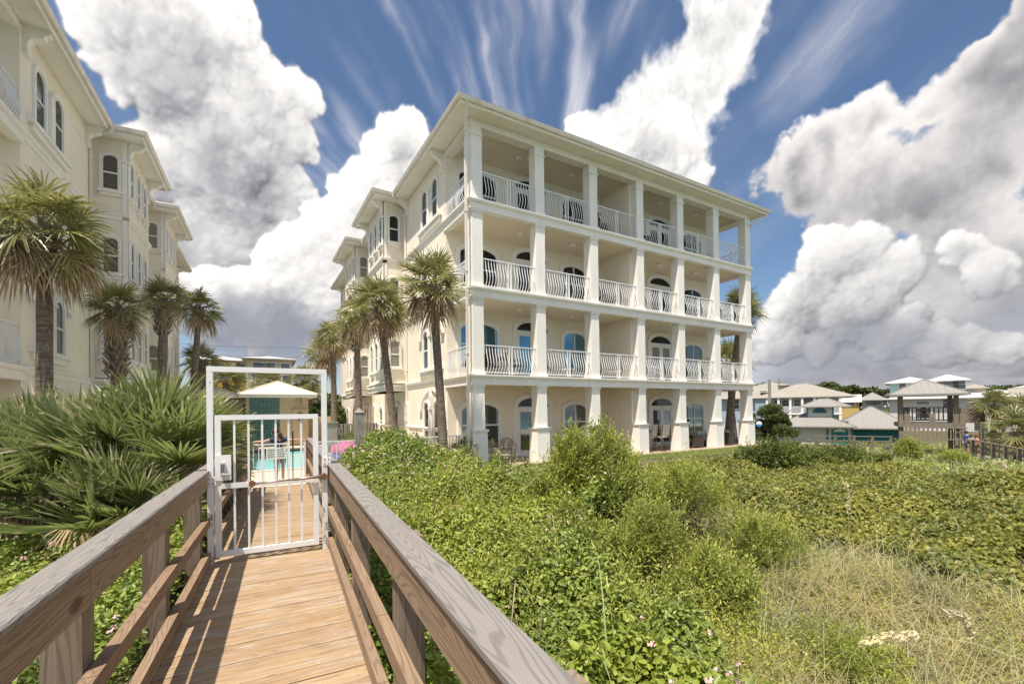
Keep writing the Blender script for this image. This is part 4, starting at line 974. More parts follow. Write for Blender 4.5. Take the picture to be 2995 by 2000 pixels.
# canopy top heights
def T_lant(x, y):
    t = 0.42+1.25*(nz(x, y, 0.6, 3)-0.5)+0.75*(nz(x, y, 2.0, 5)-0.5)+0.3*(nz(x, y, 6.0, 6)-0.5)
    t = t+0.22*S_(y, 2, 7)*(x > 0.5)
    t = t+0.95*np.exp(-((x-3.0)/0.95)**2-((y-11.6)/1.4)**2)+0.2*np.exp(-((x-4.4)/1.3)**2-((y-9.5)/2.0)**2)
    t = t-0.35*S_(x, 5.5, 8.5)*S_(y, 8, 12)
    t = np.where((x < 2.0) & (y > 6.5), np.minimum(t, 0.78+0.25*(nz(x, y, 2.5, 15)-0.5)), t)
    t = np.where((x > 4.4) & (y > 7.5), np.minimum(t, 0.70-0.12*(y-8)+0.15*(nz(x, y, 2.5, 15)-0.5)), t)
    t = np.where(x < 0, 0.50+0.45*(nz(x, y, 0.6, 4)-0.5)+0.3*(nz(x, y, 2.5, 6)-0.5), t)
    return t
def T_grape(x, y): return np.minimum(T_grape0(x, y), np.where(y > 9.0, 0.42-0.17*(y-9.0), 9))
def T_grape0(x, y): return gz(x, y)+0.15+0.5*S_(np.hypot(x, y), 8.8, 11.5)+1.0*(nz(x, y, 0.28, 8)-0.5)+0.8*(nz(x, y, 0.9, 9)-0.5)+0.25*(nz(x, y, 3.5, 10)-0.5)
def T_scrub(x, y): return np.minimum(gz(x, y)+0.35, -0.35-0.045*(np.hypot(x, y)-22))+0.5*(nz(x, y, 0.22, 31)-0.5)+0.4*(nz(x, y, 0.9, 32)-0.5)
def T_grass(x, y): return gz(x, y)+0.22+0.35*(nz(x, y, 0.5, 12)-0.5)
def scatter(n, x0, x1, y0, y1, keep, dens):
    x = rng.uniform(x0, x1, n); y = rng.uniform(y0, y1, n); k = keep(x, y); x, y = x[k], y[k]
    w = np.hypot(x, y); k = rng.random(len(x)) < np.clip(dens(w), 0, 1); x, y = x[k], y[k]
    return x, y
def cover(name, label, cat, m, n, box, keep, dens, T, L0, aspect, depth, kind, upn=0.9, grow=0.05, wavy=None, group=None):
    x, y = scatter(n, *box, keep, dens); z = T(x, y)-rng.exponential(depth, len(x))
    Pp = np.stack([x, y, z], -1); k = invis(Pp) & (z > gz(x, y)-0.02); Pp = Pp[k]; n = len(Pp)
    # normals follow the canopy with scatter
    e = 0.12; gx = (T(Pp[:, 0]+e, Pp[:, 1])-T(Pp[:, 0]-e, Pp[:, 1]))/(2*e); gy = (T(Pp[:, 0], Pp[:, 1]+e)-T(Pp[:, 0], Pp[:, 1]-e))/(2*e)
    Nn = unit(np.stack([-gx, -gy, np.ones(n)*upn], -1)+rng.normal(size=(n, 3))*(0.62 if kind == 'hex' else 0.7))
    A = rng.normal(size=(n, 3)); A[:, 2] = A[:, 2]*0.5+0.15; A = A-Nn*np.sum(A*Nn, -1, keepdims=True)
    w = np.hypot(Pp[:, 0], Pp[:, 1]); L = L0*rng.uniform(0.5, 1.45, n)*(1+grow*np.maximum(w-4, 0))
    d = (T(Pp[:, 0], Pp[:, 1])-Pp[:, 2])
    o = leafobj(name, m, Pp, A, Nn, L, L*aspect, kind)
    tag(o, label, cat, kind='stuff'); return o, n
# zones (world plan)
def near_rail(x, y):
    xl = (x-BWO[0])*cos(TH)-(y-6.8)*sin(TH); return np.abs(xl) < 0.80
def z_lant_r(x, y):
    a = azi(x, y); r = np.hypot(x, y); edge = 39+6*S_(r, 7, 10)+10*S_(r, 5.2, 3.8)+14*S_(r, 4.4, 3.0)+14*(nz(x, y, 0.7, 21)-0.5)
    return (x > 0.3) & ~near_rail(x, y) & (a < edge) & ((y < 13.9) | (x < 1.2)) & ~((x > 6.4) & (y > 13.3)) & ~((y > 12.6) & (x > 7.5)) & ~((x < 1.6) & (y > 12.2))
def z_lant_l(x, y): return (x < 0) & ~near_rail(x, y) & (y < 12.0) & (x > -9)
def z_lawn(x, y): return (y > 12.35+0.2*np.sin(x)) & (y < 13.9) & (x > 7.2) & (x < 24.5)
def z_grape(x, y):
    a = azi(x, y); r = np.hypot(x, y); return (a > 47) & (r > 8.6+5.0*(nz(x, y, 0.6, 25)-0.5)+1.2*S_(a, 75, 88)) & (r < 24) & (y < 12.4) & ~((x > 24) & (y > 12))
def z_mix(x, y):   # between lantana and grape: shrubs over short grass
    a = azi(x, y); r = np.hypot(x, y); return (~z_lant_r(x, y)) & (~z_grape(x, y)) & (x > 1.2) & (y < 12.4) & (r < 13)
# lantana, near and far parts together
o, n1_ = cover('lantana', 'dense bright green lantana dotted with pink flowers right of the boardwalk', 'ground cover', 'lantana_leaf', 900000, (0.4, 8.5, 0.6, 14.0), z_lant_r, lambda w: 1.0*(2.6/np.maximum(w, 2.6))**1.15, T_lant, 0.050, 0.62, 0.15, 'hex', grow=0.03)
o, n2_ = cover('lantana', 'leafy green lantana left of the boardwalk below the saw palmetto', 'ground cover', 'lantana_leaf', 500000, (-7, -0.4, 0.8, 12.0), z_lant_l, lambda w: 0.75*(2.6/np.maximum(w, 2.6))**1.1, T_lant, 0.048, 0.62, 0.11, 'hex', grow=0.035)
o, n3_ = cover('sea_grape', 'yellow green mat of round leaved sea grape on the dune slope', 'ground cover', 'grape_leaf', 1300000, (6, 30, -1, 12.5), z_grape, lambda w: 1.0*(9.5/np.maximum(w, 9.5))**1.2, T_grape, 0.060, 0.80, 0.15, 'quad', grow=0.02)
o, n4_ = cover('low_herbs', 'small leaved green herbs between the shrubs and dune grass', 'ground cover', 'shrub_leaf', 420000, (1.2, 12, 0.4, 12.4), z_mix, lambda w: 0.8*(3.5/np.maximum(w, 3.5))**1.2*np.clip(0.35+0.9*(w < 99), 0, 1), T_grass, 0.03, 0.45, 0.10, 'quad', grow=0.05)
def z_farg(x, y): r = np.hypot(x, y); return (r >= 22) & (r < 75) & (azi(x, y) > 57) & (y < 30) & ~((y > 13) & (x < 24.2))
o, n5_ = cover('dune_scrub', 'mixed green dune scrub running down to the beach access walk', 'ground cover', 'shrub_leaf', 500000, (18, 75, 0, 30), z_farg, lambda w: 0.5*(22/w)**1.6, T_scrub, 0.10, 0.5, 0.16, 'quad', grow=0.02)
print('leaves', n1_, n2_, n3_, n4_, n5_)
# flower heads of the lantana
def flowers(n, zone, box, name, label):
    x, y = scatter(n, *box, zone, lambda w: (3.2/np.maximum(w, 3.2))**0.5); k = nz(x, y, 0.8, 41) > 0.47; x, y = x[k], y[k]
    c = np.stack([x, y, T_lant(x, y)+0.035], -1); c = c[invis(c)]
    m_ = 9; cc = np.repeat(c, m_, 0); d = rdir(len(cc), 0.7); w = np.hypot(cc[:, 0], cc[:, 1]); s = 0.014*(1+0.06*np.maximum(w-4, 0))
    o = leafobj(name, 'petal', cc+d*s[:, None]*0.9, np.cross(d, rdir(len(cc))), d, s*1.5, s*1.5, 'quad', droop=0); tag(o, label, 'flowers', kind='stuff')
flowers(1500, z_lant_r, (0.8, 8.0, 1.2, 13.6), 'lantana_flowers', 'pink and cream lantana flower heads right of the boardwalk')
flowers(420, z_lant_l, (-6, -0.8, 1.5, 8), 'lantana_flowers', 'pink lantana flower heads left of the boardwalk')
# bare twigs in the lantana
def twigs(n, zone, box, T, name, label, L=(0.25, 0.7), m='twig'):
    x, y = scatter(n, *box, zone, lambda w: np.ones_like(w)*0.8); B_ = np.stack([x, y, T(x, y)-0.12], -1); B_ = B_[invis(B_)]; n = len(B_)
    D = rdir(n, 0.9); V, Fq, k = ribbons(B_, D, rng.uniform(*L, n), 0.006+0.001*np.hypot(B_[:, 0], B_[:, 1]), rng.uniform(0, 0.4, n), 3, 0.7)
    tag(rawmesh(name, V, Fq, m, rnd=np.repeat(rng.random(n), k)), label, 'twigs', kind='stuff')
twigs(900, z_lant_r, (1, 8, 1, 12), T_lant, 'dry_twigs', 'thin dry twigs poking out of the lantana')
# grass
def tufts(n, zone, box, T, name, label, m, L, per, W=0.004, bend=(0.3, 1.2), dens=lambda w: (4/np.maximum(w, 4))**0.9, lean=0.9, cat='grass'):
    x, y = scatter(n, *box, zone, dens); c = np.stack([x, y, np.maximum(T(x, y)-0.18, np.minimum(gz(x, y)-0.02, T(x, y)))], -1); c = c[invis(c, 300)]
    B_ = np.repeat(c, per, 0); k_ = len(B_); B_ = B_+rng.normal(size=(k_, 3))*np.array([0.04, 0.04, 0.0]); D = rdir(k_, 0)*np.array([lean, lean, 0.3]); D[:, 2] = np.abs(D[:, 2])+0.55
    w = np.hypot(B_[:, 0], B_[:, 1]); V, Fq, k = ribbons(B_, D, rng.uniform(*L, k_)*np.repeat(rng.uniform(0.7, 1.2, len(c)), per), W*(1+0.10*np.maximum(w-3, 0)), rng.uniform(*bend, k_), 5, 0.9)
    tag(rawmesh(name, V, Fq, m, rnd=np.repeat(np.clip(np.repeat(rng.random(len(c)), per)*0.6+rng.random(k_)*0.5, 0, 1), k)), label, cat, kind='stuff')
z_gr = lambda x, y: z_mix(x, y) & (azi(x, y) > 52+6*(nz(x, y, 0.8, 51)-0.5))
tufts(5200, z_gr, (2.2, 13, 0.2, 9.5), T_grass, 'dune_grass', 'arching pale dune grass filling the lower right slope', 'grass_blade', (0.45, 1.1), 15, 0.0045)
tufts(1500, z_gr, (2.2, 13, 0.2, 9.5), T_grass, 'beach_grass', 'taller grey green beach grass standing in the slope', 'oat_blade', (0.5, 1.0), 6, 0.006, (0.2, 0.8))
tufts(900, z_grape, (6, 26, -1, 12.5), T_grape, 'sea_oats', 'sparse pale sea oat blades rising through the sea grape', 'oat_blade', (0.35, 0.9), 4, 0.007, (0.1, 0.7), lambda w: 0.55+0*w)
tufts(3600, z_farg, (20, 62, 1, 26), T_scrub, 'sea_oats', 'tall green sea oats along the crest before the beach cabins', 'oat_blade', (0.35, 0.8), 6, 0.008, (0.1, 0.9), lambda w: (24/w)**1.0, 0.5)
tufts(260, z_lant_r, (1, 6, 1.0, 9), T_lant, 'beach_grass', 'odd grey green grass blades leaning out of the lantana', 'oat_blade', (0.4, 0.8), 5, 0.008, (0.3, 1.0))
tufts(200, z_lant_l, (-3, -0.8, 1.0, 7), lambda x, y: T_lant(x, y)-0.1, 'beach_grass', 'thin grass between the left handrail posts', 'oat_blade', (0.3, 0.6), 8, 0.004, (0.3, 1.0))
# lawn strip
b = MB(); b.add([(7.3, 12.0, -0.10), (24.6, 12.0, -0.10), (24.6, 13.88, 0.02), (7.3, 13.88, 0.02)], [(0, 1, 2, 3)]); mat('lawn_base', (0.12, 0.15, 0.045), 0.95, 0.2, 3); struct(b.build('lawn', 'lawn_base'))
x, y = scatter(60000, 7.3, 24.5, 12.2, 13.9, z_lawn, lambda w: np.ones_like(w)); B_ = np.stack([x, y, np.full(len(x), 0.0)], -1)
V, Fq, k = ribbons(B_, rdir(len(B_), 1.4), rng.uniform(0.05, 0.10, len(B_)), 0.010, 0.4, 2, 0.8)
tag(rawmesh('lawn_grass', V, Fq, 'lawn_blade', rnd=np.repeat(rng.random(len(B_)), k)), 'narrow strip of mown lawn in front of the patio', 'lawn', kind='stuff')
# dead sea oat plumes
def plume(name, label, pts, n=150, L=0.05):
    o = thing(name, label, 'grass plume', (0, 0, 0)); pts = np.array(pts); o.location = tuple(pts[0]); q = pts-pts[0]
    b = MB(); b.tube(q, 0.003, 5); b.build('stalk', 'grass_straw', o)
    h = q[-3:]; s = rng.random(n); i = np.minimum((s*2).astype(int), 1); f = (s*2-i)[:, None]; c = h[i]*(1-f)+h[i+1]*f+rng.normal(size=(n, 3))*0.012
    d = unit(h[-1]-h[0])+rng.normal(size=(n, 3))*0.35; d[:, 2] -= 0.5
    V, Fq, kk = leafmesh(c, d, rdir(n), rng.uniform(0.6, 1.2, n)*L, 0.016, 'hex', 0.3, 0.1); rawmesh('seed_head', V, Fq, 'straw_seed', o, np.repeat(rng.random(n), kk))
mat('grass_straw', (0.42, 0.36, 0.22), 0.8, 0.15, 5); leafmat('straw_seed', (0.62, 0.53, 0.34), (0.78, 0.68, 0.47), (0.8, 0.72, 0.55), 0.8, 0.4)
p0 = P(2960, 1960, 3.6); plume('sea_oat_plume', 'straw coloured sea oat plume lying level in the lower right grass', [P(3010, 1935, 3.3), P(2850, 1880, 3.4), P(2690, 1852, 3.5), P(2610, 1856, 3.5), P(2530, 1878, 3.5)])
plume('sea_oat_plume', 'pale sea oat plume drooping at the right of the lower grass', [P(2860, 2010, 3.5), P(2855, 1930, 3.5), P(2845, 1860, 3.5), P(2830, 1805, 3.5), P(2790, 1795, 3.5)], 200, 0.05)
plume('sea_oat_plume', 'tall thin sea oat stalk standing alone left in the grass', [P(2485, 1660, 7.0), P(2483, 1560, 7.0), P(2482, 1500, 7.0), P(2480, 1450, 7.0), P(2476, 1415, 7.0)], 60, 0.06)
plume('sea_oat_plume', 'golden sea oat plumes bending near the right handrail far off', [P(2955, 1420, 12), P(2955, 1390, 12), P(2945, 1365, 12), P(2930, 1352, 12), P(2912, 1352, 12)], 150, 0.14)

# ------------------------------------------------------------ shrubs
def shrub(name, label, loc, lobes, n, m='shrub_leaf', L=0.05, asp=0.28, cat='shrub', group=None, stems=14, up=1.25, kind='hex', inner=0.35, twg=0, fill=0.8):
    """lobes: (dx,dy,dz,rx,rz) ellipsoids; leaves stand on short twigs near their surfaces"""
    o = thing(name, label, cat, loc, 0, group); tot = sum(l[3]**2 for l in lobes); Pl = []; Dl = []
    NS = 13
    lobes = [l for l in lobes]+[(l[0]+rng.normal()*l[3]*0.55, l[1]+rng.normal()*l[3]*0.5, l[2]+rng.uniform(-0.3, 0.55)*l[4], l[3]*rng.uniform(0.3, 0.5), l[4]*rng.uniform(0.3, 0.55)) for l in lobes for _ in range(3)]; tot = sum(l[3]**2 for l in lobes)
    for dx, dy, dz, rx, rz in lobes:
        k = int(n*rx*rx/tot/NS)+1; d = rdir(k, 0.35); q = rng.random(k)**0.5*(0.85+0.5*(nz(d[:, 0]*2+dx, d[:, 1]*2+d[:, 2], 1.6, 61)-0.5))
        b0 = np.array([dx, dy, dz])+d*q[:, None]*np.array([rx, rx, rz])*0.82
        tw = unit(d*np.array([0.8, 0.8, 0.5])+np.array([0, 0, up*0.75])+rng.normal(size=(k, 3))*0.30); sl_ = rx*rng.uniform(0.25, 0.85, k)*(0.7+0.9*(nz(d[:, 0]*2+dz, d[:, 1]*2-d[:, 2], 1.9, 67)-0.35))
        for j in range(NS):
            u = j/(NS-1); a_ = j*2.4+rng.random(k)*0.5; s1 = unit(np.cross(tw, (0.3, 0.1, 1))); s2 = np.cross(tw, s1)
            out_ = s1*np.cos(a_)[:, None]+s2*np.sin(a_)[:, None]
            Pl.append(b0+tw*(sl_*u)[:, None]+rng.normal(size=(k, 3))*L*0.08); Dl.append(unit(tw*(0.55+0.5*u)*fill+out_*(0.85-0.35*u)+rng.normal(size=(k, 3))*0.18))
    Pp = np.concatenate(Pl); D = np.concatenate(Dl); k = Pp[:, 2]+loc[2] > gz(loc[0], loc[1])-0.05; Pp, D = Pp[k], D[k]; n = len(Pp)
    V, Fq, kk = leafmesh(Pp, D, rdir(n, 0.8), rng.uniform(0.7, 1.3, n)*L, rng.uniform(0.8, 1.2, n)*L*asp, kind, 0.15, 0.12)
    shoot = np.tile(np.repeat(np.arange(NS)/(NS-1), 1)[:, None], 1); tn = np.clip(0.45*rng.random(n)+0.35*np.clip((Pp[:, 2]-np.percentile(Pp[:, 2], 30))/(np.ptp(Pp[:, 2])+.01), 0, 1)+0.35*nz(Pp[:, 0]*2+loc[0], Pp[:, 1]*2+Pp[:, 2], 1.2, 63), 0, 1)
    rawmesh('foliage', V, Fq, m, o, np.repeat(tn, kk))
    st = MB()
    for i in range(stems):
        l = lobes[i % len(lobes)]; e = np.array([l[0], l[1], l[2]])+rng.normal(size=3)*np.array([l[3], l[3], l[4]])*0.35; mid_ = e*0.5+rng.normal(size=3)*0.06
        st.tube([(0.08*rng.normal(), 0.08*rng.normal(), -0.1), mid_, e], [0.014+0.006*l[4], 0.010, 0.004], 5)
    st.build('stems', 'twig_bark', o)
    if twg:
        b_ = rng.normal(size=(twg, 3))*0.08; l = np.array(lobes)[rng.integers(len(lobes), size=twg)]; b_ = l[:, :3]+rng.normal(size=(twg, 3))*l[:, 3:4]*0.3; b_[:, 2] = np.abs(b_[:, 2])*0.6
        V, Fq, kk = ribbons(b_, rdir(twg, 1.0), rng.uniform(0.3, 0.7, twg), 0.008, rng.uniform(-0.1, 0.25, twg), 3, 0.7); rawmesh('bare_twigs', V, Fq, 'twig', o, np.repeat(rng.random(twg), kk))
    return o
mat('twig_bark', (0.13, 0.095, 0.07), 0.95, 0.3, 12)
def at(px, w, z=-0.6): q = P(px, 1400, w); return (q[0], q[1], float(gz(q[0], q[1])))
shrub('groundsel_shrub', 'tallest light green shrub, standing before the middle patio columns', at(1735, 8.0), [(-0.45, 0, 1.75, 0.50, 0.75), (0.30, 0.1, 1.75, 0.52, 0.78), (0, 0, 1.0, 0.95, 0.9), (0.85, 0.1, 1.45, 0.42, 0.7), (-0.90, 0.1, 1.1, 0.5, 0.65), (0.5, -0.2, 0.9, 0.6, 0.65)], 48000, L=0.076)
shrub('groundsel_shrub', 'thin grey twigged shrub right of the tallest shrub', at(2010, 8.0), [(0, 0, 1.05, 0.7, 0.75), (0.55, 0, 0.85, 0.55, 0.6), (-0.55, 0.2, 1.0, 0.55, 0.7)], 13500, L=0.055, twg=420)
shrub('groundsel_shrub', 'grey brown twiggy shrub half bare, at the foot of the sea grape slope', at(2180, 7.4), [(0, 0, 0.5, 0.5, 0.42), (-0.5, 0, 0.45, 0.4, 0.4)], 4320, L=0.049, twg=420)
shrub('groundsel_shrub', 'rounded bright green shrub in the middle of the slope', at(2080, 5.2), [(0, 0, 0.55, 0.5, 0.5), (0.35, 0, 0.4, 0.4, 0.4), (-0.4, 0.1, 0.45, 0.35, 0.4)], 14400, L=0.055)
shrub('groundsel_shrub', 'dark green shrub between the two brighter mid slope shrubs', at(1900, 5.9), [(0, 0, 0.9, 0.55, 0.6), (-0.4, 0, 0.65, 0.45, 0.55)], 13680, L=0.055)
shrub('groundsel_shrub', 'low upright green shrub rising from the lantana near the bottom', at(1790, 4.6), [(0, 0, 0.55, 0.42, 0.45), (-0.25, 0.1, 0.35, 0.35, 0.4)], 12240, L=0.051)
shrub('groundsel_shrub', 'pale green shrub at the right edge of the mid slope shrubs', at(2270, 6.6), [(0, 0, 0.45, 0.5, 0.45), (-0.4, 0.1, 0.5, 0.45, 0.5)], 12240, L=0.049)
shrub('groundsel_shrub', 'bright low shrub beside the dune grass near the bottom edge', at(2440, 4.3), [(0, 0, 0.28, 0.4, 0.32), (0.3, -0.1, 0.2, 0.35, 0.3), (-0.2, -0.2, 0.2, 0.4, 0.3)], 12240, L=0.037)
shrub('groundsel_shrub', 'small pale green shrub below the tallest shrub, beside the lantana', at(1640, 6.6), [(0, 0, 0.8, 0.45, 0.5), (0.3, 0, 0.6, 0.4, 0.5)], 10080, L=0.055)
shrub('groundsel_shrub', 'lively green sprig shrub at the lawn edge before the bar chairs', at(1985, 10.5), [(0, 0, 0.75, 0.6, 0.5), (-0.7, 0, 0.65, 0.5, 0.45), (0.5, 0.2, 0.5, 0.5, 0.5)], 10800, L=0.073)
def undergrowth(name, label, zone, box, n, T, L, m='shrub_leaf', hgt=(0.15, 0.45), NS=12):
    x, y = scatter(n, *box, zone, lambda w: (4.5/np.maximum(w, 4.5))**1.0); k_ = nz(x, y, 1.1, 77) > 0.44; x, y = x[k_], y[k_]
    b0 = np.stack([x, y, T(x, y)-0.10], -1); b0 = b0[invis(b0)]; k = len(b0); tw = rdir(k, 1.5); hh = rng.uniform(*hgt, k)*(0.4+1.3*nz(b0[:, 0], b0[:, 1], 0.9, 79)); Pl = []; Dl = []
    for j in range(NS):
        u = j/(NS-1); a_ = j*2.4+rng.random(k); s1 = unit(np.cross(tw, (0.3, 0.1, 1))); s2 = np.cross(tw, s1); out_ = s1*np.cos(a_)[:, None]+s2*np.sin(a_)[:, None]
        Pl.append(b0+tw*(hh*u)[:, None]); Dl.append(unit(tw*(0.5+0.5*u)+out_*0.7))
    Pp = np.concatenate(Pl); D = np.concatenate(Dl); n = len(Pp); o = leafobj(name, m, Pp, D, rdir(n, 0.8), L*rng.uniform(0.7, 1.3, n), L*0.3, 'hex'); tag(o, label, 'undergrowth', kind='stuff')
z_und = lambda x, y: z_mix(x, y) & (azi(x, y) < 60+10*(nz(x, y, 0.5, 81)-0.5))
undergrowth('undergrowth', 'loose leafy shoots filling the slope among the groundsel shrubs', z_und, (1.2, 11, 0.8, 12), 60000, T_grass, 0.044, hgt=(0.2, 0.75))
undergrowth('undergrowth', 'upright leafy shoots growing out of the lantana', lambda x, y: z_lant_r(x, y) & (y < 8.5), (1.5, 7, 2, 12), 7500, T_lant, 0.05, hgt=(0.15, 0.55))
z_drk = lambda x, y: z_mix(x, y) & (azi(x, y) > 56)
undergrowth('undergrowth', 'small green herb shoots between the dune grasses', z_drk, (2.5, 13, 0.2, 9), 9000, T_grass, 0.035, hgt=(0.08, 0.25))
tufts(420, z_und, (1.5, 10, 1, 11), T_grass, 'beach_grass', 'thin grass blades among the groundsel shrubs', 'grass_blade', (0.4, 0.8), 7, 0.004, (0.2, 1.0))
twigs(900, z_und, (1.5, 10, 1, 11), lambda x, y: T_grass(x, y)+0.15, 'dry_twigs', 'bare grey twigs among the groundsel shrubs', (0.25, 0.75))
hz = [(2262, 17.5, 'dark green hedge mound against the right corner column', 1.5, 0.95), (2350, 18.5, 'hedge mound with brownish top right of the corner column', 1.6, 0.9), (2460, 20.0, 'low olive hedge mound ahead of the teal trimmed cabin', 1.6, 0.65)]
for px, w_, lb, rx, rz_ in hz: shrub('hedge_shrub', lb, (*at(px, w_)[:2], -0.7 if px > 2300 else -0.35), [(0, 0, 0.35, rx*0.6, rz_*0.75), (-0.7, 0.3, 0.3, rx*0.5, rz_*0.7), (0.8, -0.2, 0.25, rx*0.55, rz_*0.6)], 16000, 'hedge_leaf', 0.085, 0.6, 'hedge', 'hedge mounds right of the building', up=0.3, kind='quad')
shrub('groundsel_shrub', 'green bush before the left corner of the pavilion deck', (*at(2655, 24)[:2], -1.2), [(0, 0, 0.9, 0.6, 0.6), (-0.5, 0, 0.5, 0.4, 0.5), (0.4, 0, 0.6, 0.5, 0.5)], 9000, 'shrub_leaf', 0.11, 0.35, up=0.5, kind='quad')
shrub('groundsel_shrub', 'grassy green bush below the right side of the pavilion', (*at(2790, 22)[:2], -1.2), [(0, 0, 0.45, 0.7, 0.4), (0.6, 0, 0.3, 0.6, 0.35)], 8000, 'shrub_leaf', 0.11, 0.3, up=0.6, kind='quad')
# little clipped palms and shrubs by the side wall
# ------------------------------------------------------------ palms
def fronds(C0, dirs, pet, blade, nseg=26, droop=0.35, spread=2.2, wseg=0.035, tipk=0.9, dead=False, sag=0.25, twist=0.5):
    """fan leaves; C0 crown points, dirs unit petiole directions. returns V,F,rnd"""
    n = len(dirs); Vs = []; Fs = []; Rs = []; base = 0; up = np.array([0, 0, 1.0])
    pet = np.broadcast_to(pet, n); blade = np.broadcast_to(blade, n)
    a = dirs; s = unit(np.cross(a, up)+1e-4*rng.normal(size=(n, 3))); nn = np.cross(s, a)
    tw = rng.normal(size=n)*twist; s2 = s*np.cos(tw)[:, None]+nn*np.sin(tw)[:, None]; nn = np.cross(s2, a); s = s2
    hub = C0+a*pet[:, None]-up*(sag*pet*np.hypot(a[:, 0], a[:, 1]))[:, None]
    # petiole strips
    wd = 0.014
    mid_ = C0+a*pet[:, None]*0.5-up*(sag*0.2*pet)[:, None]
    V = np.stack([C0-s*wd*1.6, C0+s*wd*1.6, mid_-s*wd, mid_+s*wd, hub-s*wd*0.7, hub+s*wd*0.7], 1).reshape(-1, 3)
    Fq = (np.arange(n)[:, None, None]*6+np.array([(0, 1, 3, 2), (2, 3, 5, 4)])[None]).reshape(-1, 4)
    Vs.append(V); Fs.append(Fq+base); Rs.append(np.full(len(V), 0.5)); base += len(V)
    ax = unit(a-up*0.25 if not dead else a-up*0.9)
    fr = np.clip(rng.random(n)*0.7+0.5*np.clip(0.35-a[:, 2], 0, 1), 0, 1.3)
    for i in range(nseg):
        th = (i/(nseg-1)-0.5)*2*spread+rng.normal(size=n)*0.03
        ln = blade*(0.62+0.38*np.cos(th*0.62))*rng.uniform(0.88, 1.06, n)
        fold = 0.38*np.abs(np.sin(th*0.5))
        d = unit(ax*np.cos(th)[:, None]+s*np.sin(th)[:, None]+nn*(fold[:, None]-0.05))
        sd_ = unit(np.cross(d, nn)); tilt = ((i % 2)*2-1)*0.5; sd_ = unit(sd_+nn*tilt)
        dr = droop*rng.uniform(0.4, 1.6, n)
        pts = []
        for t, wf in ((0.0, 0.35), (0.38, 1.0), (0.72, 0.8), (1.0, 0.06)):
            p = hub+d*(ln*t)[:, None]-up*(dr*ln*t**2.4)[:, None]
            if dead: p = p+d*0-up*(0.25*ln*t)[:, None]
            ww = (wseg*blade*wf*0.5)[:, None]; pts += [p-sd_*ww, p+sd_*ww]
        V = np.stack(pts, 1).reshape(-1, 3); Fq = (np.arange(n)[:, None, None]*8+np.array([(0, 1, 3, 2), (2, 3, 5, 4), (4, 5, 7, 6)])[None]).reshape(-1, 4)
        cb = np.clip(fr*0.55+rng.random(n)*0.3, 0, 0.8); brown = rng.random(n) < 0.20
        R_ = np.stack([cb, cb, cb, cb, np.where(brown, 1, cb), np.where(brown, 1, cb), np.where(rng.random(n) < tipk, 1.0, cb)]+[np.where(rng.random(n) < tipk, 1.0, cb)], 1).reshape(-1)
        Vs.append(V); Fs.append(Fq+base); Rs.append(R_); base += len(V)
    return np.concatenate(Vs), np.concatenate(Fs), np.concatenate(Rs)
def palm(label, foot, top, R_=1.45, tr=0.15, boots=0.5, dead=9, live=30, lean=None, group='sabal palms around the buildings', green=0.5, name='palm_tree', drop=0.2, nseg=26):
    foot = np.array(foot, float); top = np.array(top, float); o = thing(name, label, 'palm tree', foot, 0, group); t = top-foot
    L = np.linalg.norm(t); b = MB(); k = 14; pts = []; rad = []
    for i in range(k+1):
        q = i/k; pts.append(t*q+np.array([0.06*sin(q*3)*0.6, 0.04*sin(q*4), 0])); rad.append(tr*(1.12-0.22*q+0.03*sin(i*2.1)) if q < 1-boots*0.9/max(L, 1) else tr*1.25)
    b.tube(pts, rad, 14); b.build('trunk', 'palm_bark', o, True)
    if boots > 0:
        b = MB(); nb = int(46*boots/0.6)
        for i in range(nb):
            z = L-boots*1.15*(i/nb); a_ = i*2.4; c = t*(z/L); d = np.array([cos(a_), sin(a_), 0]); r0 = tr*1.05
            p1 = c+d*r0; p2 = c+d*(r0+0.10+0.10*random.random())+np.array([0, 0, 0.15+0.10*random.random()]); b.bar(p1, p2, 0.07, 0.022, tuple(d))
        b.build('leaf_boots', 'boot', o)
    C0 = np.repeat((t+np.array([0, 0, 0.05]))[None], live, 0)+rng.normal(size=(live, 3))*0.05
    el = np.radians(np.linspace(78, -25, live)+rng.normal(size=live)*7); az = np.arange(live)*2.39996+rng.random(live)*0.4
    D = np.stack([np.cos(el)*np.cos(az), np.cos(el)*np.sin(az), np.sin(el)], -1)
    V, Fq, Rr = fronds(C0, D, R_*rng.uniform(0.42, 0.56, live), R_*rng.uniform(0.50, 0.62, live), nseg, 0.12+drop*0.35, 2.15, 0.052, 0.8)
    rawmesh('crown', V, Fq, 'palm_leaf', o, Rr)
    if dead:
        C0 = np.repeat((t-np.array([0, 0, 0.05]))[None], dead, 0); el = np.radians(rng.uniform(-65, -12, dead)); az = rng.random(dead)*6.28
        D = np.stack([np.cos(el)*np.cos(az), np.cos(el)*np.sin(az), np.sin(el)], -1)
        V, Fq, Rr = fronds(C0, D, R_*0.42, R_*0.48, 18, 0.5, 1.9, 0.07, 0.4, True); rawmesh('dead_fronds', V, Fq, 'dead_leaf', o, Rr*0.9)
    return o
def pp(pxf, pyf, pxt, pyt, w, wt=None, z=None):
    a_ = P(pxf, pyf, w); c_ = P(pxt, pyt, wt or w); a_[2] = float(z if z is not None else max(gz(a_[0], a_[1]), -2.5)); return a_, c_
def mk(label, f, tp, **k): a_, c_ = pp(*f, *tp[:2], tp[2], *(tp[3:])); palm(label, a_, c_, **k)
palm('tallest left palm with a shaggy tan skirt before the cut off building', *pp(112, 1180, 128, 675, 9.2), R_=1.32, tr=0.13, boots=0.5, dead=22, live=32, drop=0.7)
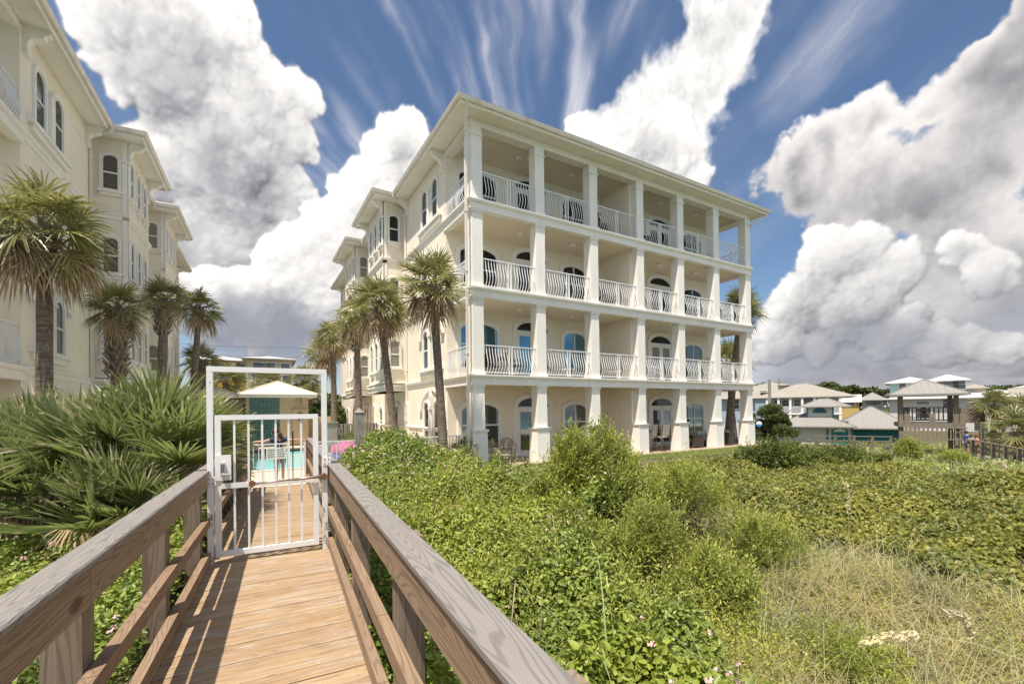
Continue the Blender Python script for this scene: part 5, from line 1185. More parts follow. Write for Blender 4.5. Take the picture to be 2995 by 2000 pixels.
palm('short palm wrapped in boots in front of the left building bay', *pp(332, 1150, 345, 905, 14.0), R_=1.0, tr=0.18, boots=1.9, dead=8, live=26)
palm('stout booted palm third from the left, beside the far bay', *pp(455, 1150, 480, 880, 17.5), R_=1.05, tr=0.16, boots=1.2, dead=5, live=28)
palm('slim palm fourth from the left, its crown against the cloud', *pp(543, 1150, 582, 905, 20.5), R_=1.22, tr=0.13, boots=0.5, dead=8, live=28, drop=0.7)
palm('low wide palm crown just above the palmetto, left of the gate frame', *pp(590, 1150, 590, 1060, 26.0), R_=1.35, tr=0.18, boots=0.6, dead=6, live=24)
palm('palm with upright crown closest to the corner column', *pp(1302, 1290, 1262, 835, 13.6), R_=1.24, tr=0.128, boots=0.75, dead=16, live=30)
palm('leaning palm whose foot tilts right behind the lantana', *pp(1165, 1285, 1106, 890, 16.6), R_=1.32, tr=0.135, boots=0.5, dead=16, live=30, drop=0.6)
palm('palm with a scruffy neck behind the leaning palm', *pp(1052, 1240, 1040, 930, 21.0), R_=1.28, tr=0.145, boots=1.4, dead=12, live=28, drop=0.8)
palm('slender palm next to the far end of the side wall', *pp(977, 1250, 972, 985, 26.5), R_=1.35, tr=0.16, boots=0.4, dead=9, live=30, drop=0.8)
palm('palm behind the gate frame post, below the slender palm', *pp(948, 1240, 945, 1035, 31.0), R_=1.6, tr=0.18, boots=0.8, dead=12, live=26)
palm('low palm directly right of the pool house roof', *pp(905, 1230, 893, 1115, 36.0), R_=1.8, tr=0.2, boots=0.5, dead=14, live=24)
palm('palm behind the pool house roof in front of the yellow building', *pp(790, 1200, 785, 1118, 42.0), R_=1.8, tr=0.2, boots=0.3, dead=5, live=26)
palm('low palm left behind the pool house, partly behind fronds', *pp(665, 1200, 660, 1120, 40.0), R_=2.2, tr=0.2, boots=0.3, dead=6, live=24)
palm('tall palm seen through the right end veranda, crown beside the top columns', *pp(2128, 1270, 2165, 905, 27.5), R_=1.6, tr=0.20, boots=0.4, dead=7, live=36, drop=0.6, name='palm_tree')
palm('shorter palm behind the right end veranda of the building', *pp(2150, 1270, 2128, 1062, 32.0), R_=2.0, tr=0.18, boots=0.4, dead=5, live=26)
palm('full palm in front of the pale house right of the pavilion', *pp(2905, 1270, 2908, 1185, 38.0), R_=1.75, tr=0.2, boots=0.4, dead=8, live=30)
palm('palm cut off by the right edge beyond the pavilion', *pp(2988, 1270, 2985, 1200, 41.0), R_=1.8, tr=0.2, boots=0.4, dead=6, live=26)
palm('nearest low palm at the right edge above the walkway', *pp(2975, 1310, 2978, 1262, 27.0), R_=1.8, tr=0.18, boots=0.3, dead=5, live=26)
# saw palmetto clumps beside the boardwalk
def palmetto(label, loc, n, pet, blade, lean=(0, 0), el=(32, 92), dead=4, group='saw palmetto clumps left of the boardwalk', nseg=22):
    o = thing('saw_palmetto', label, 'palmetto', loc, 0, group)
    C0 = rng.normal(size=(n, 3))*np.array([0.10, 0.10, 0.05]); e_ = np.radians(rng.uniform(*el, n)); az = np.arange(n)*2.39996+rng.random(n)*0.5
    D = np.stack([np.cos(e_)*np.cos(az)+lean[0], np.cos(e_)*np.sin(az)+lean[1], np.sin(e_)], -1); D = unit(D)
    V, Fq, Rr = fronds(C0, D, pet*rng.uniform(0.75, 1.15, n), blade*rng.uniform(0.85, 1.1, n), nseg, 0.07, 1.15, 0.044, 0.85, sag=0.08, twist=0.9); rawmesh('fronds', V, Fq, 'palmetto_leaf', o, Rr)
    if dead:
        e_ = np.radians(rng.uniform(5, 60, dead)); az = rng.random(dead)*6.28; D = np.stack([np.cos(e_)*np.cos(az), np.cos(e_)*np.sin(az), np.sin(e_)], -1)
        V, Fq, Rr = fronds(np.zeros((dead, 3)), D, pet*0.8, blade*0.65, 16, 1.3, 1.3, 0.06, 0.9, False); rawmesh('dead_fronds', V, Fq, 'dead_leaf', o, np.clip(Rr+0.2, 0, 1))
    b = MB(); b.tube([(0, 0, -0.5), (0.03, 0, -0.2), (0, 0, 0.05)], [0.12, 0.11, 0.08], 8); b.build('stem', 'boot', o)
    return o
for px, w_, z, lb, n, pet, bl in ((30, 6.4, 0.55, 'saw palmetto clump cut by the left edge with tan drooping tips', 26, 0.85, 0.85), (190, 6.4, 0.45, 'low saw palmetto clump second from the left edge', 26, 0.8, 0.85), (330, 6.9, 0.75, 'tall saw palmetto clump in the middle of the thicket, below the booted palm', 34, 1.0, 0.98),
                                (445, 6.9, 0.75, 'bright saw palmetto clump with upright blades left of the gate post', 34, 1.0, 0.98), (500, 7.9, 0.85, 'saw palmetto clump reaching through the gate frame', 26, 0.95, 0.95), (300, 5.9, 0.30, 'saw palmetto clump with curled dead tips close to the handrail', 26, 0.65, 0.72), (430, 6.2, 0.35, 'dark saw palmetto clump low by the handrail', 24, 0.6, 0.66),
                                (110, 7.9, 0.7, 'saw palmetto clump at the foot of the tallest left palm', 28, 0.95, 0.9)):
    q = P(px, 1400, w_); palmetto(lb, (q[0], q[1], z), n, pet, bl, dead=11 if px not in (445, 600) else 3, nseg=26)
for px, w_, lb in ((1185, 17.0, 'little palmetto behind the fence, left of the corner palm'), (1235, 16.2, 'little spiky palmetto between the two near right palms'), (1095, 20.5, 'little palmetto at the wall below the oval window'), (1040, 22.0, 'small palmetto beside the grey wooden post'), (1350, 15.8, 'small palmetto behind the corner column downspout')):
    q = P(px, 1260, w_); palmetto(lb, (q[0], q[1], 0.35), 18, 0.45, 0.55, el=(5, 85), dead=2, group='small palmettos beside the side wall', nseg=14)
# ------------------------------------------------------------ far buildings, pavilion, poles
mat('roof_tan', (0.30, 0.27, 0.225), 0.6, 0.06, 0.5); mat('roof_white', (0.55, 0.53, 0.51), 0.5, 0.05, 0.5); mat('roof_grey', (0.26, 0.245, 0.225), 0.55, 0.06, 0.6)
def siding(name, col, pitch=6.0):
    m, t, b = base_mat(name, 0.8, 0.3); oc = t.new('ShaderNodeTexCoord').outputs['Object']; s = t.new('ShaderNodeSeparateXYZ'); t.put(s.inputs[0], oc)
    l = t.smooth(t.math('FRACT', t.math('MULTIPLY', s.outputs[2], pitch)), 0.0, 0.22, 0.72, 1.0)
    c = t.mix(t.noise(oc, 0.6, 4), col, tuple(x*0.85 for x in col)); t.put(b.inputs['Base Color'], t.vm('SCALE', c, l))
siding('siding_grey', (0.42, 0.44, 0.45)); siding('siding_blue', (0.36, 0.43, 0.50)); siding('siding_white', (0.62, 0.60, 0.57)); siding('siding_yellow', (0.60, 0.42, 0.15)); siding('siding_pale_yellow', (0.70, 0.58, 0.36)); siding('siding_teal', (0.02, 0.16, 0.20), 5); siding('siding_aqua', (0.35, 0.62, 0.58)); siding('siding_cream', (0.60, 0.55, 0.46)); siding('siding_ochre', (0.55, 0.34, 0.05)); siding('siding_green', (0.42, 0.48, 0.28))
mat('teal_paint', (0.02, 0.17, 0.22), 0.5, 0.08, 3); mat('far_glass', (0.05, 0.06, 0.065), 0.15, 0.3, 1.0, spec=0.8); mat('weathered_timber', (0.20, 0.165, 0.13), 0.9, 0.22, 2.5, dirt=(0.10, 0.08, 0.06), damt=0.5)
def zat(px, py, w): return float(P(px, py, w)[2])
def face(px): return -YAW-math.atan((px-1497.5)/F_PX)
def frame_at(px, w, z): q = P(px, 1180, w); return (q[0], q[1], z)
def hwin(o, x, z, w_, h_, y=0.0, frame='window_white', shut=None, name='window'):
    b = MB(); b.box(x-w_/2-0.12, x+w_/2+0.12, y-0.10, y-0.002, z-0.12, z+h_+0.12); f = b.build(name, frame, o)
    b = MB(); b.box(x-w_/2, x+w_/2, y-0.13, y-0.102, z, z+h_/2-0.03); b.box(x-w_/2, x+w_/2, y-0.13, y-0.102, z+h_/2+0.03, z+h_); b.build('pane', 'far_glass', f); return f
def house(name, label, px0, px1, w, zg, py_eave, py_ridge, depth, wall, roof, wins=(), over=0.6, group=None, gable=False, cat='house', ribs=False, rot=0.0):
    xc = (px0+px1)/2; th_ = math.atan((xc-1497.5)/F_PX); W_ = (px1-px0)*w/F_PX*cos(th_); ze = zat(xc, py_eave, w); zr = zat(xc, py_ridge, w); o = thing(name, label, cat, frame_at(xc, w, zg), -YAW-th_+rot, group)
    b = MB(); b.box(-W_/2, W_/2, 0, depth, 0, ze-zg); b.build('wall', wall, o)
    b = MB()
    if gable:
        e = over; z = ze-zg; h = zr-ze
        b.add([(-W_/2-e, -e, z), (W_/2+e, -e, z), (W_/2+e, depth+e, z), (-W_/2-e, depth+e, z), (-W_/2-e, depth/2, z+h), (W_/2+e, depth/2, z+h)], [(0, 1, 5, 4), (3, 4, 5, 2), (0, 4, 3), (1, 2, 5), (0, 3, 2, 1)])
    else: hip(b, -W_/2-over, W_/2+over, -over, depth+over, ze-zg+0.06, zr-ze, 0.6, 0.14, ribs)
    b.build('roof', roof, o)
    for x, py, ww, hh in wins: hwin(o, (x-xc)*w/F_PX*cos(th_), zat(xc, py, w)-zg, ww, hh)
    return o
# yellow three storey block behind the pool house
yb = house('yellow_building', 'pale yellow three storey building with a white hip roof behind the pool house', 724, 855, 70, 0, 1050, 1036, 9, 'siding_pale_yellow', 'roof_white', [(752, 1079, 1.0, 0.95), (795, 1079, 1.0, 0.95), (836, 1079, 1.2, 0.9), (752, 1115, 1.2, 1.4), (840, 1120, 1.2, 1.2), (775, 1079, 1.3, 0.85), (752, 1098, 1.5, 0.9)], 0.7, cat='building')
house('yellow_building', 'ochre yellow wing with a long white roof left of the pale yellow building', 560, 723, 76, 0, 1053, 1033, 10, 'siding_ochre', 'roof_white', [(680, 1080, 2.6, 1.1), (705, 1080, 1.4, 1.1), (640, 1080, 2.4, 1.1), (690, 1108, 2.6, 1.3), (640, 1108, 2.6, 1.3)], 0.7, cat='building')
house('grey_house', 'small grey house between the yellow building and the palms', 866, 930, 66, 0, 1080, 1068, 8, 'siding_white', 'roof_grey', [(880, 1100, 1.2, 1.3), (905, 1100, 1.2, 1.3), (878, 1150, 1.4, 1.6), (905, 1150, 1.4, 1.6)], 0.6)
# houses on the right
h1 = house('porch_house', 'wide pale grey house with a tan hip roof and an upstairs porch', 2240, 2455, 76, -2.8, 1162, 1120, 9, 'siding_grey', 'roof_tan', [(2272, 1186, 1.0, 1.0), (2297, 1186, 1.0, 1.0), (2332, 1186, 1.0, 1.0), (2366, 1190, 1.6, 1.6), (2395, 1190, 1.2, 1.4)], 2.0)
zf = zat(2347, 1207, 76)+2.8; ze = zat(2347, 1162, 76)+2.8
b = MB(); b.box(-5.4, 5.3, -1.9, -0.0, zf-0.28, zf); b.build('porch_floor', 'window_white', h1)
for i in range(7):
    b = MB(); x = -5.15+i*1.7; b.box(x-0.17, x+0.17, -1.85, -1.5, zf, ze); b.box(x-0.17, x+0.17, -1.85, -1.5, 0, zf-0.285); b.build('porch_column', 'window_white', h1)
b = MB(); b.box(-5.1, 5.0, -1.8, -1.74, zf+0.95, zf+1.03)
for i in range(77): b.box(-5.0+i*0.13, -4.95+i*0.13, -1.79, -1.75, zf+0.05, zf+0.948)
b.build('porch_railing', 'window_white', h1)
house('blue_house', 'blue grey house with a low gable seen beyond the right end columns', 2110, 2208, 70, -2.6, 1166, 1140, 9, 'siding_blue', 'roof_tan', [(2150, 1195, 1.1, 1.4), (2178, 1195, 1.1, 1.4)], 0.8, gable=True)
hb = house('blue_house', 'blue gabled house with a tan roof left of the utility pole', 2200, 2262, 92, -2.6, 1148, 1124, 12, 'siding_blue', 'roof_tan', [(2232, 1158, 1.4, 1.1)], 0.9, gable=True)
house('tan_roof_house', 'low tan roofed house at the far left of the skyline', 2215, 2300, 120, -2.4, 1128, 1116, 9, 'siding_cream', 'roof_tan', [], 0.8)
house('small_house', 'little white roofed house with a yellow side wall behind the cabin', 2462, 2512, 92, -2.6, 1176, 1153, 6, 'siding_yellow', 'roof_white', [(2475, 1186, 0.9, 0.9), (2492, 1186, 0.9, 0.9)], 0.5, gable=True)
house('small_house', 'grey roofed house below the dark trees, right of the little white roof', 2522, 2582, 98, -2.6, 1170, 1147, 8, 'siding_white', 'roof_grey', [(2545, 1184, 1.6, 0.9), (2565, 1184, 1.2, 0.9)], 0.9)
house('aqua_house', 'upper aqua walled block of the white roofed house behind the pavilion', 2602, 2722, 84, -2.6, 1119, 1101, 9, 'siding_aqua', 'roof_white', [(2640, 1139, 1.0, 1.2), (2690, 1139, 1.0, 1.2)], 0.8)
house('aqua_house', 'white tower block with a shallow white roof behind the pavilion peak', 2728, 2818, 82, -2.6, 1113, 1094, 8, 'siding_white', 'roof_white', [(2775, 1138, 2.6, 1.4), (2806, 1138, 1.6, 1.6)], 1.0)
ah = house('white_house', 'long white sided house with a flat white roof edge behind the pavilion', 2588, 2968, 78, -2.6, 1164, 1150, 9, 'siding_white', 'roof_white', [(2697, 1181, 1.7, 0.5), (2775, 1190, 1.5, 1.5), (2857, 1184, 1.6, 0.9), (2700, 1222, 1.8, 1.7), (2865, 1258, 1.6, 1.8), (2925, 1240, 2.0, 1.6), (2945, 1205, 1.8, 1.2), (2640, 1215, 1.4, 1.4)], 1.0)
house('tan_roof_house', 'tan hip roof house rising right behind the aqua house', 2815, 2885, 110, -2.4, 1136, 1122, 9, 'siding_cream', 'roof_tan', [], 0.8)
house('white_house', 'low pale roofed house at the right, above the full palm', 2860, 2975, 100, -2.4, 1150, 1138, 9, 'siding_white', 'roof_white', [], 0.8)
house('green_house', 'pale green gabled house cut by the right edge', 2962, 3060, 90, -2.4, 1160, 1132, 9, 'siding_green', 'roof_tan', [(2985, 1172, 1.4, 1.0)], 0.8, gable=True)
house('white_house', 'small white roofed house on the skyline by the right edge', 2972, 3060, 140, -2.0, 1132, 1125, 9, 'siding_cream', 'roof_white', [], 0.8)
# teal trimmed cabin
w_ = 50; s_ = w_/F_PX; xc = 2375
cb = thing('beach_cabin', 'white and teal cabin with a ribbed hip roof and a raised cupola', 'cabin', frame_at(xc, w_, -2.7), face(xc))
Zc = lambda py: zat(xc, py, w_)+2.7
b = MB(); b.box(-3.3, 3.6, 0, 6.0, 0, Zc(1247)); b.build('wall', 'siding_white', cb)
b = MB(); hip(b, -4.0, 3.9, -0.7, 6.7, Zc(1247)+0.04, Zc(1206)-Zc(1247), 0.42, 0.14); b.build('roof', 'roof_grey', cb)
b = MB(); b.box(-0.5, 2.0, 1.6, 4.4, Zc(1225), Zc(1189)); cu = b.build('cupola', 'siding_white', cb)
b = MB(); hip(b, -1.25, 3.6, 1.0, 5.0, Zc(1189)+0.02, Zc(1166)-Zc(1189), 0.42, 0.12); b.build('cupola_roof', 'roof_grey', cu)
b = MB(); fn = lambda u, v, ww: (0.7+u, 1.6-ww, Zc(1208)+v); n = 14
b.prism([(0.68*cos(pi*i/n), 0.60*sin(pi*i/n)) for i in range(n+1)], fn, 0, 0.06); b.build('fan_window', 'teal_paint', cu)
b = MB()
for i in range(1, 6): a_ = pi*i/6; b.bar(fn(0.1*cos(a_), 0.1*sin(a_), 0.075), fn(0.5*cos(a_), 0.45*sin(a_), 0.075), 0.10, 0.02)
b.build('fan_panes', 'far_glass', cu)
for x in (-0.5, 1.95): b = MB(); b.box(x-0.07, x+0.07, 1.52, 1.6, Zc(1222), Zc(1190)); b.build('corner_board', 'teal_paint', cu)
for x in (-3.3, 1.35, 3.55): b = MB(); b.box(x-0.09, x+0.09, -0.08, -0.002, 0, Zc(1248)); b.build('corner_board', 'teal_paint', cb)
for x, ww in ((-2.35, 0.32), (2.45, 0.62)):
    b = MB(); fn = lambda u, v, q: (x+u, -q, v); h_ = Zc(1262); b.prism([(-ww-0.12, 0.3), (ww+0.12, 0.3)]+[((ww+0.12)*cos(pi*i/10), h_+0.45*sin(pi*i/10)) for i in range(11)], fn, 0.002, 0.05); dd = b.build('arched_door', 'teal_paint', cb)
    b = MB(); b.prism([((ww-0.08)*cos(pi*i/10), h_+0.03+0.36*sin(pi*i/10)) for i in range(11)], fn, 0.05, 0.07); b.build('fanlight', 'window_white', dd)
wg = thing('beach_cabin', 'teal walled wing with a long ribbed roof right of the cupola cabin', 'cabin', frame_at(2535, w_+1.5, -2.7), face(2440))
Zc2 = lambda py: zat(2535, py, w_+1.5)+2.7
b = MB(); b.box(-2.4, 3.0, 0, 6.0, 0, Zc2(1252)); b.build('wall', 'siding_teal', wg)
b = MB(); hip(b, -3.4, 4.4, -0.8, 6.8, Zc2(1252)+0.04, Zc2(1190)-Zc2(1252), 0.42, 0.14); b.build('roof', 'roof_grey', wg)
for x in (-1.6, 0.6): b = MB(); b.box(x-0.07, x+0.07, -0.15, -0.002, Zc2(1262), Zc2(1257)); b.build('lamp', 'glass_blue', wg)
# open pavilion on posts
w_ = 38; s_ = w_/F_PX; xc = 2722; zg = -2.2
pv = thing('pavilion', 'open timber pavilion with a grey hip roof on dark posts', 'pavilion', frame_at(xc, w_, zg), face(xc)+0.12)
Zp = lambda py: zat(xc, py, w_)-zg
zfl = Zp(1237)
b = MB(); hip(b, -2.75, 2.35, -0.5, 4.4, Zp(1153)+0.05, Zp(1109)-Zp(1153), 0.45, 0.16); b.build('roof', 'roof_grey', pv)
b = MB(); b.box(-2.2, 1.9, 0.1, 3.9, Zp(1157), Zp(1153)); b.build('beam', 'weathered_timber', pv)
for x, y in ((-1.9, 0.3), (-1.7, 3.6), (1.6, 0.3), (1.7, 3.6)): b = MB(); b.box(x-0.15, x+0.15, y-0.15, y+0.15, 0, Zp(1157)); b.build('post', 'weathered_timber', pv)
b = MB(); b.box(-2.1, 2.1, 0.0, 4.2, zfl-0.35, zfl); b.build('floor', 'weathered_timber', pv)
def slat_rail(o, x0, x1, y, z, h, gap=0.28, name='railing', m='weathered_timber', sl=0.09):
    b = MB(); b.box(x0, x1, y-0.06, y+0.06, z+h-0.08, z+h); b.box(x0, x1, y-0.03, y+0.03, z+0.1, z+0.2); x = x0+0.05
    while x < x1-0.05: b.box(x, x+sl, y-0.02, y+0.02, z+0.2, z+h-0.081); x += gap
    b.build(name, m, o)
slat_rail(pv, -1.5, 2.0, 3.9, zfl, 1.35, 0.30); slat_rail(pv, -1.7, 2.2, -0.1, zfl-1.5, 1.15, 0.28)
for x0_, x1_ in ((-1.7, -1.3), (1.75, 2.1), (-0.1, 0.3)): b = MB(); b.box(x0_, x1_, 0.0, 0.12, zfl+0.001, zfl+0.82); b.build('low_panel', 'weathered_timber', pv)
b = MB(); b.box(2.15, 3.7, 2.9, 3.0, zfl-0.05, zfl+1.25); b.box(3.6, 3.7, 2.0, 2.9, zfl-0.05, zfl+1.25); b.build('screen_wall', 'weathered_timber', pv)
b = MB(); b.box(-1.5, 0.3, 1.4, 1.9, zfl+0.40, zfl+0.46); b.box(-1.4, -1.3, 1.45, 1.85, zfl, zfl+0.4); b.box(0.1, 0.2, 1.45, 1.85, zfl, zfl+0.4); b.build('bench', 'weathered_timber', pv)
for x in (2.4, 3.5): b = MB(); b.box(x-0.13, x+0.13, 2.7, 3.0, 0, zfl-0.05); b.build('stair_post', 'weathered_timber', pv)
def walkrail(name, label, A_, B_, posts, h=1.1):
    A_ = np.array(A_); B_ = np.array(B_); o = thing(name, label, 'walkway railing', A_-np.array([0, 0, h])); d = B_-A_
    for k, (dz, th) in enumerate(((0, 0.06), (-0.35, 0.10), (-0.7, 0.10))): b = MB(); b.bar((0, 0, h+dz), d+np.array([0, 0, h+dz]), 0.12 if k == 0 else 0.05, th); b.build('rail', 'weathered_timber', o)
    for i in range(posts): q = d*i/(posts-1); b = MB(); b.box(q[0]-0.09, q[0]+0.09, q[1]-0.09, q[1]+0.09, q[2]-0.9, q[2]+h+0.05); b.build('post', 'weathered_timber', o)
walkrail('walkway_railing', 'long level timber handrail in front of the teal cabin', P(2388, 1274, 33), P(2605, 1277, 33), 5)
walkrail('walkway_railing', 'near timber handrail of the beach walkway, sloping down to the right edge', P(2845, 1287, 29), P(3080, 1330, 20), 7)
walkrail('walkway_railing', 'far timber handrail of the beach walkway below the low palm', P(2880, 1285, 33), P(3080, 1305, 26), 5)
A_, B_, C_, D_ = P(2845, 1287, 29), P(3080, 1330, 20), P(3080, 1305, 26), P(2880, 1285, 33)
b = MB(); b.hexa([np.array([q[0], q[1], q[2]-1.2]) for q in (A_, B_, C_, D_)]+[np.array([q[0], q[1], q[2]-1.1]) for q in (A_, B_, C_, D_)]); tag(b.build('walkway', 'weathered_timber'), 'weathered plank walkway between the two beach handrails', 'walkway')
# utility poles and wires
def pole(label, px, w, pyt, r_=0.14, zg=-2.6, arm=0):
    o = thing('utility_pole', label, 'utility pole', frame_at(px, w, zg), -YAW); h = zat(px, pyt, w)-zg; b = MB(); b.tube([(0, 0, 0), (0, 0, h)], [r_*1.15, r_*0.9], 10); b.build('shaft', 'old_wood', o)
    if arm: b = MB(); b.box(-0.9, 0.9, -0.06, 0.06, h-0.9, h-0.78); b.build('crossarm', 'weathered_timber', o)
pole('thick grey wooden pole standing before the porch house', 2251, 48, 1110, 0.16)
pole('thin distant utility pole left of the porch house roof', 2279, 105, 1108, 0.16, arm=1)
mat('wire', (0.05, 0.05, 0.055), 0.7)
def wire(label, A_, B_, sag=0.6, r_=0.018):
    A_ = np.array(A_); B_ = np.array(B_); pts = [A_+(B_-A_)*i/12-np.array([0, 0, sag*4*(i/12)*(1-i/12)]) for i in range(13)]; b = MB(); b.tube(pts, r_, 4); tag(b.build('overhead_wire', 'wire'), label, 'wire', 'overhead wires beyond the pool')
wire('uppermost dark wire crossing the clouds above the yellow building', P(400, 992, 60), P(1020, 1012, 64)); wire('middle dark wire touching the ridge of the yellow building', P(400, 1020, 60), P(1020, 1038, 64)); wire('lowest dark wire passing in front of the yellow roof', P(400, 1026, 60), P(1020, 1042, 64))
# round sign, pale boundary wall, cars
rs = thing('round_sign', 'round white and blue sign in a black ring behind the corner column', 'sign', frame_at(2219, 44, -2.6), face(2219))
h_ = zat(2219, 1239, 44)+2.6; r0 = 0.30
b = MB(); b.tube([(0, 0.03, h_), (0, -0.03, h_)], r0, 20); b.build('rim', 'black_plastic', rs)
b = MB(); b.tube([(0, -0.031, h_), (0, -0.045, h_)], r0*0.86, 20); b.build('face', 'window_white', rs)
b = MB(); n = 10; b.prism([(r0*0.84*cos(pi+pi*i/n), h_+r0*0.84*sin(pi+pi*i/n)*1.0-0.03) for i in range(n+1)], lambda u, v, q: (u, -0.046-q, v), 0, 0.006); mat('sign_blue', (0.05, 0.25, 0.55), 0.5); b.build('blue_wave', 'sign_blue', rs)
b = MB(); b.box(-0.05, 0.05, -0.02, 0.04, 0, h_-r0); b.build('pole', 'black_plastic', rs)
bwl = thing('boundary_wall', 'pale grey boundary wall behind the parked cars', 'wall', frame_at(2270, 66, -2.6), face(2270)); b = MB(); b.box(-9, 6, 0, 0.2, 0, zat(2270, 1238, 66)+2.6); b.build('panel', 'siding_white', bwl)
mat('car_silver', (0.45, 0.47, 0.50), 0.3, 0.03, 1, metallic=0.5); mat('car_white', (0.75, 0.75, 0.74), 0.3, 0.02, 1); mat('car_grey', (0.16, 0.17, 0.18), 0.3, 0.03, 1, metallic=0.4); mat('rubber', (0.02, 0.02, 0.02), 0.8); mat('lamp_clear', (0.7, 0.7, 0.7), 0.2)
def car(label, px, w, m, rz, zg=-2.55):
    o = thing('parked_car', label, 'car', frame_at(px, w, zg), face(px)+rz, 'cars parked beyond the building')
    side = [(-2.2, 0.35), (-2.25, 0.75), (-1.5, 0.90), (-0.95, 1.38), (0.75, 1.42), (1.5, 0.98), (2.15, 0.92), (2.25, 0.55), (2.15, 0.33)]
    b = MB(); b.prism(side, lambda u, v, q: (u, q*(1-0.10*max(0, v-0.9)/0.5), v), -0.88, 0.88); b.build('body', m, o)
    b = MB(); b.prism([(-1.36, 0.95), (-0.90, 1.31), (0.70, 1.345), (1.33, 0.98)], lambda u, v, q: (u, q*(1-0.10*max(0, v-0.9)/0.5), v), -0.90, 0.90); b.build('side_window', 'far_glass', o)
    b = MB(); b.add([(-1.53, -0.74, 0.93), (-1.53, 0.74, 0.93), (-0.99, 0.68, 1.36), (-0.99, -0.68, 1.36)], [(0, 1, 2, 3)]); b.build('windscreen', 'far_glass', o)
    for x in (-1.4, 1.4):
        for y in (-0.90, 0.90): b = MB(); b.tube([(x, y-0.1, 0.33), (x, y+0.1, 0.33)], 0.33, 16); wh = b.build('wheel', 'rubber', o); b = MB(); b.tube([(x, y-0.11, 0.33), (x, y+0.11, 0.33)], 0.19, 12); b.build('rim', 'steel', wh)
    for y in (-0.6, 0.6): b = MB(); b.box(-2.28, -2.22, y-0.15, y+0.15, 0.60, 0.74); b.build('headlight', 'lamp_clear', o)
car('silver car seen between the last two ground floor columns', 2150, 46, 'car_silver', 0.5); car('white car nose behind the silver car at the last column', 2185, 50, 'car_white', 0.3); car('grey car half hidden behind the hedge by the thick pole', 2272, 52, 'car_grey', 0.1); car('pale car beside the cabin behind the grey car', 2296, 58, 'car_white', 0.2)
# broadleaf trees and the far wood
def tree(label, px, w, pyt, rad, n=14000, zg=-2.6, L=0.22, name='broadleaf_tree', h=None, lobes=7, m='tree_leaf', low=0.25):
    o = thing(name, label, 'tree', frame_at(px, w, zg), 0); H = zat(px, pyt, w)-zg
    b = MB(); b.tube([(0, 0, -0.3), (0.1, 0, H*0.35), (0.0, 0.1, H*0.7)], [0.24, 0.18, 0.08], 8)
    for i in range(6): a_ = i*1.05; b.tube([(0, 0, H*(0.25+0.05*i)), (cos(a_)*rad*0.7, sin(a_)*rad*0.7, H*(0.5+0.06*i))], [0.09, 0.03], 6)
    b.build('trunk', 'twig_bark', o); Pl = []; Nl = []
    for i in range(lobes*4):
        a_ = rng.random()*6.28; q = sqrt(rng.random())*0.72; c = np.array([cos(a_)*q*rad, sin(a_)*q*rad, H*(low+(1-low)*0.86*(1-q*q*0.7)*(0.45+0.55*rng.random()))]); r_ = rad*rng.uniform(0.22, 0.38)
        k = n//(lobes*4); d = rdir(k, 0.3); Pl.append(c+d*r_*(rng.random(k)**0.4)[:, None]*np.array([1, 1, 0.75])); Nl.append(d)
    Pp = np.concatenate(Pl); Nn = unit(np.concatenate(Nl)+rng.normal(size=(len(Pp), 3))*0.6); leafobj('crown', m, Pp, rdir(len(Pp)), Nn, L*rng.uniform(0.6, 1.2, len(Pp)), L*0.6, 'quad', o)
    return o
tree('round dark green wind cut tree right of the corner column', 2262, 46, 1166, 2.3, 26000, L=0.16, low=0.05)
tree('small round tree beside the blue house porch', 2205, 58, 1195, 1.6, 7000, L=0.18, low=0.05)
tree('tall dark pine standing above the tree line behind the cabin', 2418, 150, 1113, 4.5, 9000, L=0.7, name='pine_tree', low=0.5)
tree('oleander with pink blossom beside the slender palms', 905, 33, 1178, 1.3, 7000, 0.0, 0.14, low=0.05); tree('dark green bush tree at the foot of the far palms', 960, 36, 1165, 1.9, 9000, 0.0, 0.16, low=0.05); tree('dark tree behind the fence pillar', 1005, 38, 1190, 1.6, 7000, 0.0, 0.16, low=0.05)
def wood_line(name, label, px0, px1, w, py, zg, n, hv=14):
    px = rng.uniform(px0, px1, n); top = py+hv*(nz(px*0.02, px*0+3, 1.0, 71)-0.5)*2+5*(nz(px*0.12, px*0, 1.0, 73)-0.5)*2; Pp = []
    a = np.array([P(x, 1180, w) for x in np.linspace(px0, px1, 60)]); xi = np.interp(px, np.linspace(px0, px1, 60), a[:, 0]); yi = np.interp(px, np.linspace(px0, px1, 60), a[:, 1])
    zt = CZ-(top-1183)*w/F_PX; dep = rng.uniform(0, 10, n); z = zt-rng.exponential(1.6, n)-dep*0.1+rng.normal(size=n)*0.2
    Pp = np.stack([xi+CF[0]*dep, yi+CF[1]*dep, np.maximum(z, zg)], -1); o = leafobj(name, 'tree_leaf', Pp, rdir(n), rdir(n, 0.8), 1.0*rng.uniform(0.5, 1.1, n), 0.7, 'quad'); tag(o, label, 'woodland', kind='stuff')
wood_line('woodland', 'dark pine wood on the skyline between the porch house and the aqua house', 2330, 2625, 150, 1132, -2.6, 16000)
wood_line('woodland', 'dark strip of trees on the skyline at the right edge', 2790, 3060, 190, 1130, -2.6, 12000, 6)
wood_line('woodland', 'dark trees on the skyline just right of the building', 2190, 2275, 170, 1118, -2.6, 5000, 4)
wood_line('woodland', 'dark hedge trees behind the pool house', 560, 1000, 60, 1140, 0, 9000, 8)
